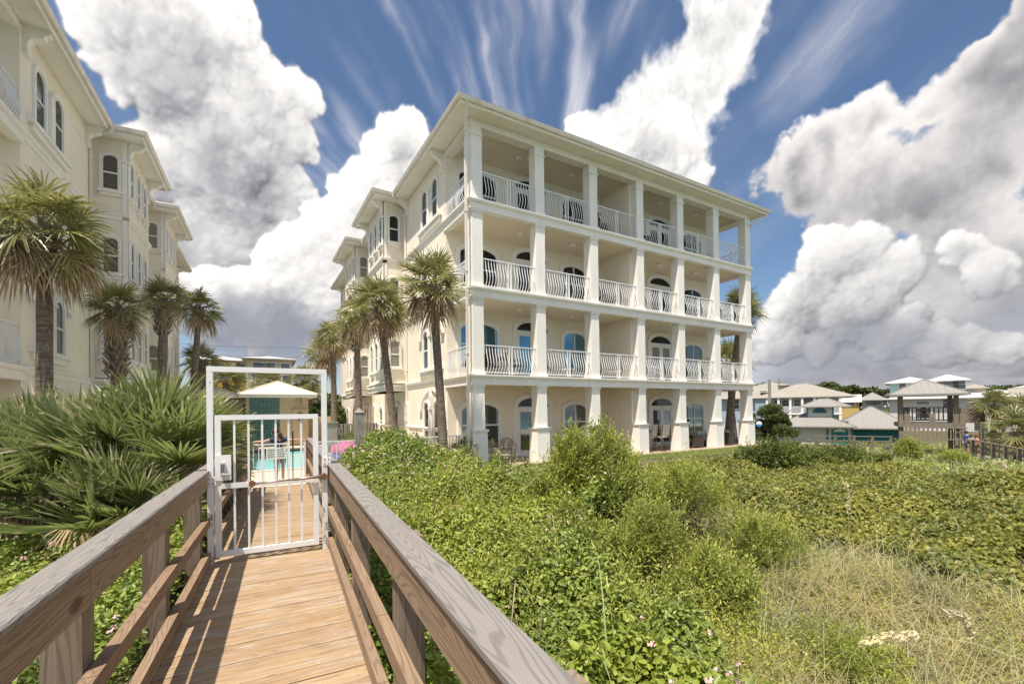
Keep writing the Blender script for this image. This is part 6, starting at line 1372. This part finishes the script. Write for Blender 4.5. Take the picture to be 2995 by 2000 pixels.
# ------------------------------------------------------------ people
mat('skin', (0.52, 0.30, 0.21), 0.6, 0.05, 6); mat('skin_tan', (0.48, 0.26, 0.18), 0.6, 0.05, 6); mat('hair_brown', (0.06, 0.032, 0.018), 0.6, 0.3, 30); mat('hair_red', (0.16, 0.05, 0.025), 0.6, 0.3, 30); mat('hair_black', (0.015, 0.012, 0.01), 0.6, 0.3, 30)
mat('cloth_navy', (0.035, 0.05, 0.11), 0.9, 0.15, 4); mat('cloth_grey', (0.28, 0.31, 0.36), 0.9, 0.15, 4); mat('cloth_black', (0.02, 0.02, 0.022), 0.9, 0.2, 4); mat('cloth_blue', (0.03, 0.10, 0.30), 0.9, 0.15, 4); mat('cloth_khaki', (0.30, 0.25, 0.18), 0.9, 0.1, 4)
def skin(name, verts, edges, radii, m, parent, root=0, sub=1):
    me = bpy.data.meshes.new(name); me.from_pydata([tuple(map(float, v)) for v in verts], edges, []); o = bpy.data.objects.new(name, me); COL.objects.link(o)
    md = o.modifiers.new('skin', 'SKIN'); md.use_smooth_shade = True
    for i, r_ in enumerate(radii): me.skin_vertices[0].data[i].radius = (r_, r_) if not hasattr(r_, '__len__') else r_
    me.skin_vertices[0].data[root].use_root = True
    sb = o.modifiers.new('sub', 'SUBSURF'); sb.levels = sub; sb.render_levels = sub
    dg = bpy.context.evaluated_depsgraph_get(); m2 = bpy.data.meshes.new_from_object(o.evaluated_get(dg)); m2.name = name; bpy.data.objects.remove(o); m2.materials.clear(); m2.materials.append(MATS[m])
    o = bpy.data.objects.new(name, m2); COL.objects.link(o); o.parent = parent; return o
def blob_mesh(name, c, r3, m, parent, n=12, k=8, fn=None):
    b = MB(); vs = []; fs = []
    for i in range(k+1):
        ph = pi*i/k
        for j in range(n): th = 2*pi*j/n; p = [r3[0]*sin(ph)*cos(th), r3[1]*sin(ph)*sin(th), r3[2]*cos(ph)]; p = fn(p) if fn else p; vs.append((c[0]+p[0], c[1]+p[1], c[2]+p[2]))
    for i in range(k):
        for j in range(n): fs.append((i*n+j, (i+1)*n+j, (i+1)*n+(j+1) % n, i*n+(j+1) % n))
    b.add(vs, fs); return b.build(name, m, parent, True)
def person(label, loc, rz, J, hair='hair_brown', top='cloth_navy', bottom='cloth_grey', skinm='skin', long_hair=False, shirt=True, bottom_to='knee'):
    """J: joint positions; faces -y locally. One continuous body, hair and clothes as children."""
    o = thing('person', label, 'person', loc, rz)
    n_ = ['pelvis', 'waist', 'chest', 'neck', 'head', 'crown', 'lsh', 'lel', 'lwr', 'lha', 'rsh', 'rel', 'rwr', 'rha', 'lhip', 'lkn', 'lan', 'lto', 'rhip', 'rkn', 'ran', 'rto']
    V = [J[x] for x in n_]; ix = {x: i for i, x in enumerate(n_)}
    E_ = [('pelvis', 'waist'), ('waist', 'chest'), ('chest', 'neck'), ('neck', 'head'), ('head', 'crown')]
    R_ = dict(pelvis=0.13, waist=0.115, chest=0.13, neck=0.052, head=0.085, crown=0.075)
    for s in 'lr':
        E_ += [('chest', s+'sh'), (s+'sh', s+'el'), (s+'el', s+'wr'), (s+'wr', s+'ha'), ('pelvis', s+'hip'), (s+'hip', s+'kn'), (s+'kn', s+'an'), (s+'an', s+'to')]
        R_.update({s+'sh': 0.055, s+'el': 0.040, s+'wr': 0.027, s+'ha': 0.030, s+'hip': 0.085, s+'kn': 0.055, s+'an': 0.036, s+'to': 0.035})
    rad = [R_[x] for x in n_]
    # fingers: five short chains out of each hand
    E2 = [(ix[a], ix[b_]) for a, b_ in E_]
    for s in 'lr':
        w0 = np.array(J[s+'wr'], float); h0 = np.array(J[s+'ha'], float); d = unit(h0-w0); sd_ = unit(np.cross(d, (0.1, 0.2, 1.0)))
        for k in range(5):
            ang = (k-2)*0.28 if k < 4 else -1.0; L = (0.065, 0.075, 0.08, 0.07, 0.05)[k]; dd = unit(d*cos(ang)+sd_*sin(ang)); base = h0 if k < 4 else (w0+h0)/2
            V.append(base+dd*L*0.6); V.append(base+dd*L+np.array([0, 0, -0.02])); a_ = len(V)-2; E2 += [(ix[s+'ha'], a_), (a_, a_+1)]; rad += [0.011, 0.009]
    body = skin('body', V, E2, rad, skinm, o)
    hd = np.array(J['head'], float); cr = np.array(J['crown'], float); ax = unit(cr-hd); fwd = np.array(J.get('face', (0, -1, 0)), float); fwd = unit(fwd-ax*(fwd@ax))
    c = hd+ax*0.05; sd_ = np.cross(fwd, ax)
    def tr(p): return c+sd_*p[0]-fwd*p[1]+ax*p[2]
    b = MB(); 
    blob_mesh('hair', c-fwd*0.018+ax*0.035, (0.095, 0.108, 0.105), hair, o)
    if long_hair: skin('hair_length', [c-fwd*0.07+ax*0.02, c-fwd*0.10-ax*0.10, c-fwd*0.09-ax*0.24], [(0, 1), (1, 2)], [0.08, 0.085, 0.045], hair, o)
    blob_mesh('nose', c+fwd*0.098-ax*0.005, (0.013, 0.018, 0.02), skinm, o, 8, 5)
    for s in (-1, 1): blob_mesh('eye', c+fwd*0.083+sd_*0.032*s+ax*0.018, (0.011, 0.011, 0.008), 'hair_black', o, 8, 5); blob_mesh('ear', c+sd_*0.09*s, (0.012, 0.02, 0.028), skinm, o, 8, 5)
    blob_mesh('mouth', c+fwd*0.082-ax*0.045, (0.022, 0.01, 0.006), 'hair_red', o, 8, 5)
    if shirt:
        Vs = [J['waist'], J['chest'], np.array(J['chest'])*0.45+np.array(J['neck'])*0.55]+[J['lsh'], (np.array(J['lsh'])*0.45+np.array(J['lel'])*0.55), J['rsh'], (np.array(J['rsh'])*0.45+np.array(J['rel'])*0.55), np.array(J['pelvis'])*0.7+np.array(J['waist'])*0.3]
        skin('shirt', Vs, [(0, 1), (1, 2), (1, 3), (3, 4), (1, 5), (5, 6), (0, 7)], [0.128, 0.145, 0.07, 0.072, 0.062, 0.072, 0.062, 0.142], top, o)
    f_ = 0.95 if bottom_to == 'knee' else 1.0; kn = lambda s: np.array(J[s+'hip'])*(1-f_)+np.array(J[s+'kn'])*f_
    Vb = [J['pelvis'], J['lhip'], kn('l'), J['rhip'], kn('r')]; Eb = [(0, 1), (1, 2), (0, 3), (3, 4)]; Rb = [0.148, 0.105, 0.078, 0.105, 0.078]
    if bottom_to == 'ankle': Vb += [J['lan'], J['ran']]; Eb += [(2, 5), (4, 6)]; Rb += [0.05, 0.05]
    skin('trousers', Vb, Eb, Rb, bottom, o)
    return o
def stand(h=1.65, **k):
    s = h/1.65; J = dict(pelvis=(0, 0, 0.90), waist=(0, 0.0, 1.05), chest=(0, 0.0, 1.25), neck=(0, 0.01, 1.41), head=(0, 0.0, 1.50), crown=(0, 0, 1.59), lsh=(0.17, 0, 1.34), lel=(0.22, 0.03, 1.06), lwr=(0.22, -0.08, 0.84), lha=(0.21, -0.12, 0.78), rsh=(-0.17, 0, 1.34), rel=(-0.22, 0.03, 1.06), rwr=(-0.22, -0.08, 0.84), rha=(-0.21, -0.12, 0.78),
             lhip=(0.09, 0, 0.86), lkn=(0.10, -0.02, 0.48), lan=(0.10, 0.02, 0.07), lto=(0.11, -0.14, 0.03), rhip=(-0.09, 0, 0.86), rkn=(-0.10, -0.02, 0.48), ran=(-0.10, 0.02, 0.07), rto=(-0.11, -0.14, 0.03)); J.update(k)
    return {a: tuple(np.array(b_)*s) if a != 'face' else b_ for a, b_ in J.items()}
# leaning on the pool fence, seen from behind the fence; arms spread along the rail
Jl = stand(1.62, pelvis=(0.05, 0.34, 0.90), waist=(0.03, 0.25, 1.04), chest=(0.0, 0.08, 1.21), neck=(-0.03, -0.01, 1.33), head=(-0.07, -0.02, 1.41), crown=(-0.10, 0.0, 1.50), lsh=(0.16, 0.02, 1.27), lel=(0.36, -0.08, 1.23), lwr=(0.55, -0.07, 1.225), lha=(0.62, -0.07, 1.22), rsh=(-0.17, 0.02, 1.27), rel=(-0.36, -0.09, 1.22), rwr=(-0.54, -0.08, 1.225), rha=(-0.61, -0.08, 1.22),
           lhip=(0.13, 0.34, 0.86), rhip=(-0.05, 0.34, 0.86), lkn=(0.13, 0.28, 0.47), rkn=(-0.04, 0.30, 0.47), lan=(0.12, 0.34, 0.07), ran=(-0.04, 0.38, 0.07), lto=(0.13, 0.20, 0.03), rto=(-0.05, 0.24, 0.03), face=(-0.9, -0.3, 0))
person('person with long brown hair in a navy shirt leaning on the pool gate, arms spread', (0.72, 14.30, 0.03), 0.0, Jl, 'hair_brown', 'cloth_navy', 'cloth_grey', long_hair=True)
def sit(**k): return stand(1.68, pelvis=(0, 0.10, 0.50), waist=(0, 0.13, 0.65), chest=(0, 0.15, 0.86), neck=(0, 0.14, 1.03), head=(0, 0.12, 1.12), crown=(0, 0.12, 1.21), lsh=(0.17, 0.14, 0.96), lel=(0.23, 0.06, 0.72), lwr=(0.20, -0.18, 0.68), lha=(0.19, -0.25, 0.68), rsh=(-0.17, 0.14, 0.96), rel=(-0.23, 0.06, 0.72), rwr=(-0.20, -0.18, 0.68), rha=(-0.19, -0.25, 0.68), lhip=(0.09, 0.08, 0.49), rhip=(-0.09, 0.08, 0.49), lkn=(0.12, -0.34, 0.50), rkn=(-0.12, -0.34, 0.50), lan=(0.12, -0.36, 0.08), ran=(-0.12, -0.36, 0.08), lto=(0.12, -0.50, 0.04), rto=(-0.12, -0.50, 0.04), **k)
def bl_(x, y, z): return (B0[0]+x, B0[1]+y, z)
person('person with red brown hair seated on the top floor balcony by the party wall', bl_(6.95, 0.95, 9.52), 0.5, sit(), 'hair_red', 'cloth_black', 'cloth_black', shirt=True)
q = P(2708, 1200, 40.5); person('person in black sitting on the bench under the pavilion roof', (q[0], q[1], zfl-2.2), -YAW+0.5, sit(), 'hair_black', 'cloth_black', 'cloth_khaki')
q = P(2827, 1270, 31); person('person with dark hair in a blue shirt on the beach walkway', (q[0], q[1], zat(2827, 1262, 31)-1.62), -YAW+1.4, stand(), 'hair_black', 'cloth_blue', 'cloth_khaki')
q = P(2857, 1275, 30); person('shirtless person walking on the beach walkway behind the blue shirt', (q[0], q[1], zat(2860, 1272, 30)-1.62), -YAW+1.2, stand(), 'hair_red', 'cloth_blue', 'cloth_khaki', 'skin_tan', shirt=False)
q = P(2842, 1275, 32); person('person in a grey top between the two on the walkway', (q[0], q[1], zat(2842, 1272, 32)-1.62), -YAW+1.3, stand(), 'hair_brown', 'cloth_grey', 'cloth_khaki')

# ------------------------------------------------------------ furniture
mat('resin_taupe', (0.33, 0.27, 0.21), 0.55, 0.05, 4); mat('sling_beige', (0.52, 0.45, 0.36), 0.8, 0.06, 8); mat('bronze_frame', (0.16, 0.12, 0.09), 0.45, 0.08, 5, metallic=0.3); mat('wicker_dark', (0.05, 0.042, 0.036), 0.7, 0.3, 40, bump=0.6, bscale=60); mat('cushion', (0.48, 0.43, 0.36), 0.9, 0.05, 5); mat('adirondack', (0.42, 0.34, 0.26), 0.85, 0.15, 3)
m, t_, b_ = base_mat('pillow_teal', 0.9, 0.2); oc = t_.new('ShaderNodeTexCoord').outputs['Object']; t_.put(b_.inputs['Base Color'], t_.mix(t_.smooth(t_.voro(oc, 14, 1, 0.1), 0.3, 0.5), (0.01, 0.25, 0.30), (0.25, 0.55, 0.55)))
def resin_chair(label, loc, rz):
    o = thing('resin_chair', label, 'chair', loc, rz, 'chairs on the patio left of the first door')
    b = MB(); b.prism([(-0.24, -0.24), (0.24, -0.24), (0.21, 0.20), (-0.21, 0.20)], lambda u, v, q: (u, v, q-0.03*v), 0.41, 0.435); b.build('seat', 'resin_taupe', o)
    b = MB(); R0 = 0.27
    for i in range(9): a_ = pi*(0.14+0.72*i/8); x, y = R0*cos(a_), 0.02+R0*sin(a_)*0.85; b.bar((x*0.85, y*0.85, 0.42), (x*1.02, y*1.15, 0.86-0.10*abs(i-4)/4), 0.035, 0.012, (cos(a_), sin(a_), 0))
    for j in range(5):
        z = 0.47+j*0.075; b.tube([(R0*cos(pi*(0.14+0.72*i/8))*(0.86+0.04*j), 0.02+R0*sin(pi*(0.14+0.72*i/8))*0.85*(0.88+0.06*j), z) for i in range(9)], 0.010, 5)
    b.tube([(R0*cos(pi*(0.10+0.80*i/10))*1.04, 0.02+R0*sin(pi*(0.10+0.80*i/10))*1.0, 0.87-0.12*(abs(i-5)/5)**2) for i in range(11)], 0.022, 6); b.build('backrest', 'resin_taupe', o)
    for s in (-1, 1):
        b = MB(); b.tube([(s*0.25, 0.16, 0.78), (s*0.29, 0.0, 0.66), (s*0.29, -0.22, 0.62), (s*0.27, -0.27, 0.5), (s*0.25, -0.25, 0.42)], 0.022, 6); b.build('armrest', 'resin_taupe', o)
        for y0, y1 in ((-0.22, -0.27), (0.20, 0.27)): b = MB(); b.bar((s*0.22, y0, 0.42), (s*0.26, y1, 0.0), 0.045, 0.03); b.build('leg', 'resin_taupe', o)
    return o
resin_chair('taupe lattice back plastic chair left of its twin, beside the corner column', bl_(1.25, 0.85, 0.016), 0.5)
resin_chair('taupe lattice back plastic chair nearer the first glass door', bl_(2.2, 1.35, 0.016), -0.2)
lt = thing('footstool', 'low taupe plastic stool in front of the lattice back chairs', 'stool', bl_(1.35, 0.25, 0.016)); b = MB(); b.box(-0.25, 0.25, -0.2, 0.2, 0.33, 0.37); b.build('top', 'resin_taupe', lt)
for x in (-0.2, 0.2):
    for y in (-0.15, 0.15): b = MB(); b.box(x-0.02, x+0.02, y-0.02, y+0.02, 0, 0.33); b.build('leg', 'resin_taupe', lt)
def frame_chair(label, loc, rz, seat_m, fr_m, sh=0.45, bh=0.55, group='metal chairs on the verandas', arms=True):
    o = thing('patio_chair', label, 'chair', loc, rz, group)
    b = MB(); b.box(-0.23, 0.23, -0.23, 0.22, sh-0.02, sh+0.02); b.build('seat', seat_m, o)
    b = MB(); b.hexa([(-0.22, 0.22, sh+0.06), (0.22, 0.22, sh+0.06), (0.22, 0.25, sh+0.06), (-0.22, 0.25, sh+0.06), (-0.21, 0.32, sh+bh), (0.21, 0.32, sh+bh), (0.21, 0.35, sh+bh), (-0.21, 0.35, sh+bh)]); b.build('backrest', seat_m, o)
    for s in (-1, 1):
        b = MB(); b.tube([(s*0.245, 0.26, 0), (s*0.245, 0.23, sh), (s*0.23, 0.34, sh+bh+0.01)], 0.014, 6); b.build('leg', fr_m, o)
        b = MB(); b.tube([(s*0.245, -0.24, 0), (s*0.245, -0.24, sh)], 0.014, 6); b.build('leg', fr_m, o)
        if arms: b = MB(); b.tube([(s*0.25, -0.24, sh), (s*0.26, -0.24, sh+0.22), (s*0.25, 0.25, sh+0.24)], 0.013, 6); b.build('armrest', fr_m, o)
    if sh > 0.55: b = MB(); b.tube([(-0.245, -0.24, 0.25), (0.245, -0.24, 0.25)], 0.012, 6); b.build('footrest', fr_m, o)
    return o
for x, y, rz, lb in ((9.45, 0.65, pi+0.2, 'leftmost tall beige sling chair on the patio behind the fifth column'), (10.05, 0.45, pi-0.1, 'tall beige sling chair in the middle of the patio bar set'), (10.55, 1.0, pi+0.9, 'rightmost tall beige sling chair of the patio bar set')):
    frame_chair(lb, bl_(x, y, 0.016), rz, 'sling_beige', 'bronze_frame', 0.66, 0.60, 'tall sling chairs on the patio')
def table(name, label, loc, r_, h, m, group=None):
    o = thing(name, label, 'table', loc, 0, group); b = MB(); b.tube([(0, 0, h-0.03), (0, 0, h)], r_, 20); b.build('tabletop', m, o)
    for i in range(4): a_ = pi/4+i*pi/2; b = MB(); b.tube([(cos(a_)*r_*0.6, sin(a_)*r_*0.6, 0), (cos(a_)*r_*0.7, sin(a_)*r_*0.7, h-0.03)], 0.016, 6); b.build('leg', m, o)
table('bar_table', 'tall round table among the beige sling chairs', bl_(9.95, 1.25, 0.016), 0.4, 0.95, 'bronze_frame')
def sofa(name, label, loc, rz, L, cat, pil=0):
    o = thing(name, label, cat, loc, rz, 'dark wicker seats on the patio')
    b = MB(); b.box(-L/2, L/2, -0.35, 0.4, 0.08, 0.30); b.build('base', 'wicker_dark', o); b = MB(); b.box(-L/2, L/2, 0.32, 0.42, 0.30, 0.68); b.build('backrest', 'wicker_dark', o)
    for s in (-1, 1): b = MB(); xa, xb = sorted((s*L/2, s*(L/2+0.12))); b.box(xa, xb, -0.38, 0.42, 0.06, 0.62); b.build('armrest', 'wicker_dark', o)
    n = max(1, int(L/0.6))
    for i in range(n): x0 = -L/2+L*i/n; b = MB(); b.box(x0+0.01, x0+L/n-0.01, -0.36, 0.22, 0.302, 0.44); b.build('seat_cushion', 'cushion', o); b = MB(); b.box(x0+0.01, x0+L/n-0.01, 0.20, 0.318, 0.442, 0.80); b.build('back_cushion', 'cushion', o)
    for s in (-1, 1):
        for y in (-0.33, 0.37): b = MB(); b.box(s*(L/2+0.06)-0.02, s*(L/2+0.06)+0.02, y-0.02, y+0.02, 0, 0.06); b.build('leg', 'steel', o)
    for i in range(pil): blob_mesh('pillow', (L*(-0.25+0.42*i), 0.08, 0.62), (0.20, 0.09, 0.19), 'pillow_teal', o)
    return o
sofa('wicker_sofa', 'dark wicker sofa with beige cushions and teal pillows on the patio', bl_(13.7, 1.15, 0.016), 0.0, 1.7, 'sofa', 2)
sofa('wicker_armchair', 'dark wicker armchair at the right end of the patio', bl_(15.6, 0.95, 0.016), 1.9, 0.6, 'armchair')
sofa('wicker_armchair', 'dark wicker armchair left of the teal pillows', bl_(12.75, 0.9, 0.016), -1.6, 0.6, 'armchair')
# verandas
F2, F3, F4 = 3.305, 6.405, 9.505
frame_chair('dark chair at the left of the table on the second floor corner veranda', bl_(0.95, 0.9, F2), -1.4, 'cloth_black', 'bronze_frame'); frame_chair('dark chair at the right of the table on the second floor corner veranda', bl_(2.35, 0.95, F2), 1.3, 'cloth_black', 'bronze_frame'); frame_chair('dark chair behind the table on the second floor corner veranda', bl_(1.65, 1.65, F2), 0.1, 'cloth_black', 'bronze_frame')
table('patio_table', 'dark round table on the second floor corner veranda', bl_(1.65, 0.95, F2), 0.5, 0.72, 'bronze_frame')
def lounger(label, loc, rz, m='sling_beige', f='bronze_frame', group='loungers on the verandas'):
    o = thing('lounge_chair', label, 'lounge chair', loc, rz, group); b = MB(); b.box(-0.3, 0.3, -0.8, 0.15, 0.33, 0.40); b.build('seat', m, o)
    b = MB(); b.hexa([(-0.3, 0.15, 0.33), (0.3, 0.15, 0.33), (0.3, 0.2, 0.40), (-0.3, 0.2, 0.40), (-0.3, 0.55, 0.78), (0.3, 0.55, 0.78), (0.3, 0.62, 0.83), (-0.3, 0.62, 0.83)]); b.build('backrest', m, o)
    for x in (-0.28, 0.28):
        for y in (-0.7, 0.4): b = MB(); b.tube([(x, y, 0), (x, y, 0.34)], 0.015, 6); b.build('leg', f, o)
    return o
lounger('cushioned lounger in the second bay of the second floor', bl_(4.2, 0.9, F2), 1.0); lounger('cushioned lounger left of the party wall on the second floor', bl_(6.8, 0.9, F2), 1.3)
for x, rz, lb in ((9.0, -0.8, 'white chair left in the second floor veranda right of the party wall'), (10.4, 0.8, 'white chair right in the second floor veranda right of the party wall')): frame_chair(lb, bl_(x, 0.9, F2), rz, 'window_white', 'window_white')
table('patio_table', 'white table on the second floor right of the party wall', bl_(9.7, 0.9, F2), 0.45, 0.7, 'window_white')
for x, rz, lb in ((14.9, -0.7, 'white chair in the last second floor bay, left side'), (15.9, 0.8, 'white chair in the last second floor bay, right side')): frame_chair(lb, bl_(x, 0.95, F2), rz, 'window_white', 'window_white')
for x, rz, lb in ((5.9, -1.2, 'dark chair left on the third floor by the party wall'), (7.3, 1.2, 'dark chair right on the third floor by the party wall')): frame_chair(lb, bl_(x, 0.9, F3), rz, 'cloth_black', 'bronze_frame')
table('patio_table', 'dark low table on the third floor by the party wall', bl_(6.6, 0.9, F3), 0.4, 0.5, 'bronze_frame')
for x, rz, lb in ((14.7, -0.5, 'white chair in the last third floor bay, left side'), (15.6, 0.5, 'white chair in the last third floor bay, right side')): frame_chair(lb, bl_(x, 0.9, F3), rz, 'window_white', 'window_white')
frame_chair('dark chair under the seated person on the top floor', bl_(6.95, 1.0, F4), 0.5, 'cloth_black', 'bronze_frame'); frame_chair('dark chair beside the third column on the top floor', bl_(6.0, 0.9, F4), -1.0, 'cloth_black', 'bronze_frame')
table('patio_table', 'small dark table on the top floor beside the seated person', bl_(6.5, 0.55, F4), 0.3, 0.5, 'bronze_frame')
for x, rz, lb in ((9.4, -0.6, 'dark lounge chair on the top floor right of the party wall'),): lounger(lb, bl_(x, 0.9, F4), rz, 'cloth_black')
# planters with blossom on the second floor rail
for x, lb in ((13.45, 'pink flowering pot plant on the second floor rail'), (16.0, 'small green pot plant near the right end of the second floor rail')):
    o = thing('potted_plant', lb, 'pot plant', bl_(x, 0.55, F2)); b = MB(); b.lathe((0, 0, 0), [(0.12, 0), (0.17, 0.3), (0.15, 0.3)], 12); b.build('pot', 'resin_taupe', o)
    k = 260; c = rng.normal(size=(k, 3))*np.array([0.13, 0.13, 0.26])+np.array([0, 0, 0.85]); leafobj('foliage', 'shrub_leaf', c, rdir(k, 0.6), rdir(k), 0.09, 0.035, 'hex', o)
    if x < 14: c = rng.normal(size=(60, 3))*np.array([0.12, 0.12, 0.18])+np.array([0, 0, 1.05]); leafobj('blossom', 'petal', c, rdir(60), rdir(60), 0.06, 0.06, 'quad', o)
# slatted garden chairs behind the white fence
def adirondack(label, loc, rz):
    o = thing('garden_chair', label, 'garden chair', loc, rz, 'wooden garden chairs behind the white fence'); b = MB()
    for i in range(6): x = -0.26+i*0.104; b.hexa([(x-0.045, 0.1, 0.25), (x+0.045, 0.1, 0.25), (x+0.045, 0.12, 0.26), (x-0.045, 0.12, 0.26), (x-0.045, 0.46, 0.98-0.03*abs(i-2.5)), (x+0.045, 0.46, 0.98-0.03*abs(i-2.5)), (x+0.045, 0.48, 0.99-0.03*abs(i-2.5)), (x-0.045, 0.48, 0.99-0.03*abs(i-2.5))])
    b.build('backrest', 'adirondack', o); b = MB()
    for i in range(5): y = -0.42+i*0.12; b.hexa([(-0.27, y, 0.38-0.025*i), (0.27, y, 0.38-0.025*i), (0.27, y+0.1, 0.36-0.025*i), (-0.27, y+0.1, 0.36-0.025*i), (-0.27, y, 0.40-0.025*i), (0.27, y, 0.40-0.025*i), (0.27, y+0.1, 0.38-0.025*i), (-0.27, y+0.1, 0.38-0.025*i)])
    b.build('seat', 'adirondack', o)
    for s in (-1, 1): b = MB(); b.box(s*0.33-0.06, s*0.33+0.06, -0.45, 0.30, 0.58, 0.605); b.build('armrest', 'adirondack', o); b = MB(); b.box(s*0.33-0.04, s*0.33+0.04, -0.42, -0.36, 0, 0.58); b.build('leg', 'adirondack', o); b = MB(); b.bar((s*0.29, -0.42, 0.34), (s*0.29, 0.55, 0.03), 0.03, 0.12); b.build('leg', 'adirondack', o)
adirondack('slatted wooden garden chair behind the fence at the foot of the leaning palm', (3.95, 15.2, 0.03), 1.9); adirondack('slatted wooden garden chair behind the fence between the two near palms', (4.65, 15.1, 0.03), 1.9); adirondack('slatted wooden garden chair behind the fence next to the corner palm', (5.4, 15.2, 0.03), 1.8)
# collapsed beach tent, pink over lilac
mat('tent_pink', (0.42, 0.11, 0.22), 0.7, 0.05, 3); mat('tent_lilac', (0.24, 0.22, 0.46), 0.7, 0.05, 3)
q = P(1012, 1290, 18.5); o = thing('beach_tent', 'pink and lilac domed beach tent beyond the white fence', 'tent', (q[0], q[1], 0.03), 0.3)
b = MB(); b.lathe((0, 0, 0.35), [(0.62, 0), (0.60, 0.12), (0.50, 0.30), (0.30, 0.42), (0.02, 0.47)], 12); b.build('dome', 'tent_pink', o); b = MB(); b.lathe((0, 0, 0), [(0.55, 0), (0.60, 0.2), (0.60, 0.345)], 12); b.build('skirt', 'tent_lilac', o)
b = MB(); b.tube([(-0.12, -0.62, 0.0), (-0.08, -0.63, 0.42), (0.14, -0.62, 0.42), (0.12, -0.62, 0.0)], 0.015, 6); b.build('frame', 'black_plastic', o)
# pool ladder rail and towel bin
o = thing('pool_handrail', 'slanting steel pool handrail right of the boardwalk end', 'handrail', (2.35, 17.2, 0.03)); b = MB(); b.tube([(0, 0, 0), (0, 0.05, 0.85), (0.55, 0.6, 0.85), (0.9, 0.95, 0.35)], 0.02, 8); b.build('tube', 'steel', o)
o = thing('towel_bin', 'pale grey bin standing behind the fence right of the gate frame', 'bin', (1.95, 16.2, 0.03)); b = MB(); b.box(-0.22, 0.22, -0.2, 0.2, 0, 0.78, -0.03, -0.03); b.build('body', 'siding_grey', o); b = MB(); b.box(-0.24, 0.24, -0.22, 0.22, 0.782, 0.84); b.build('lid', 'black_plastic', o)
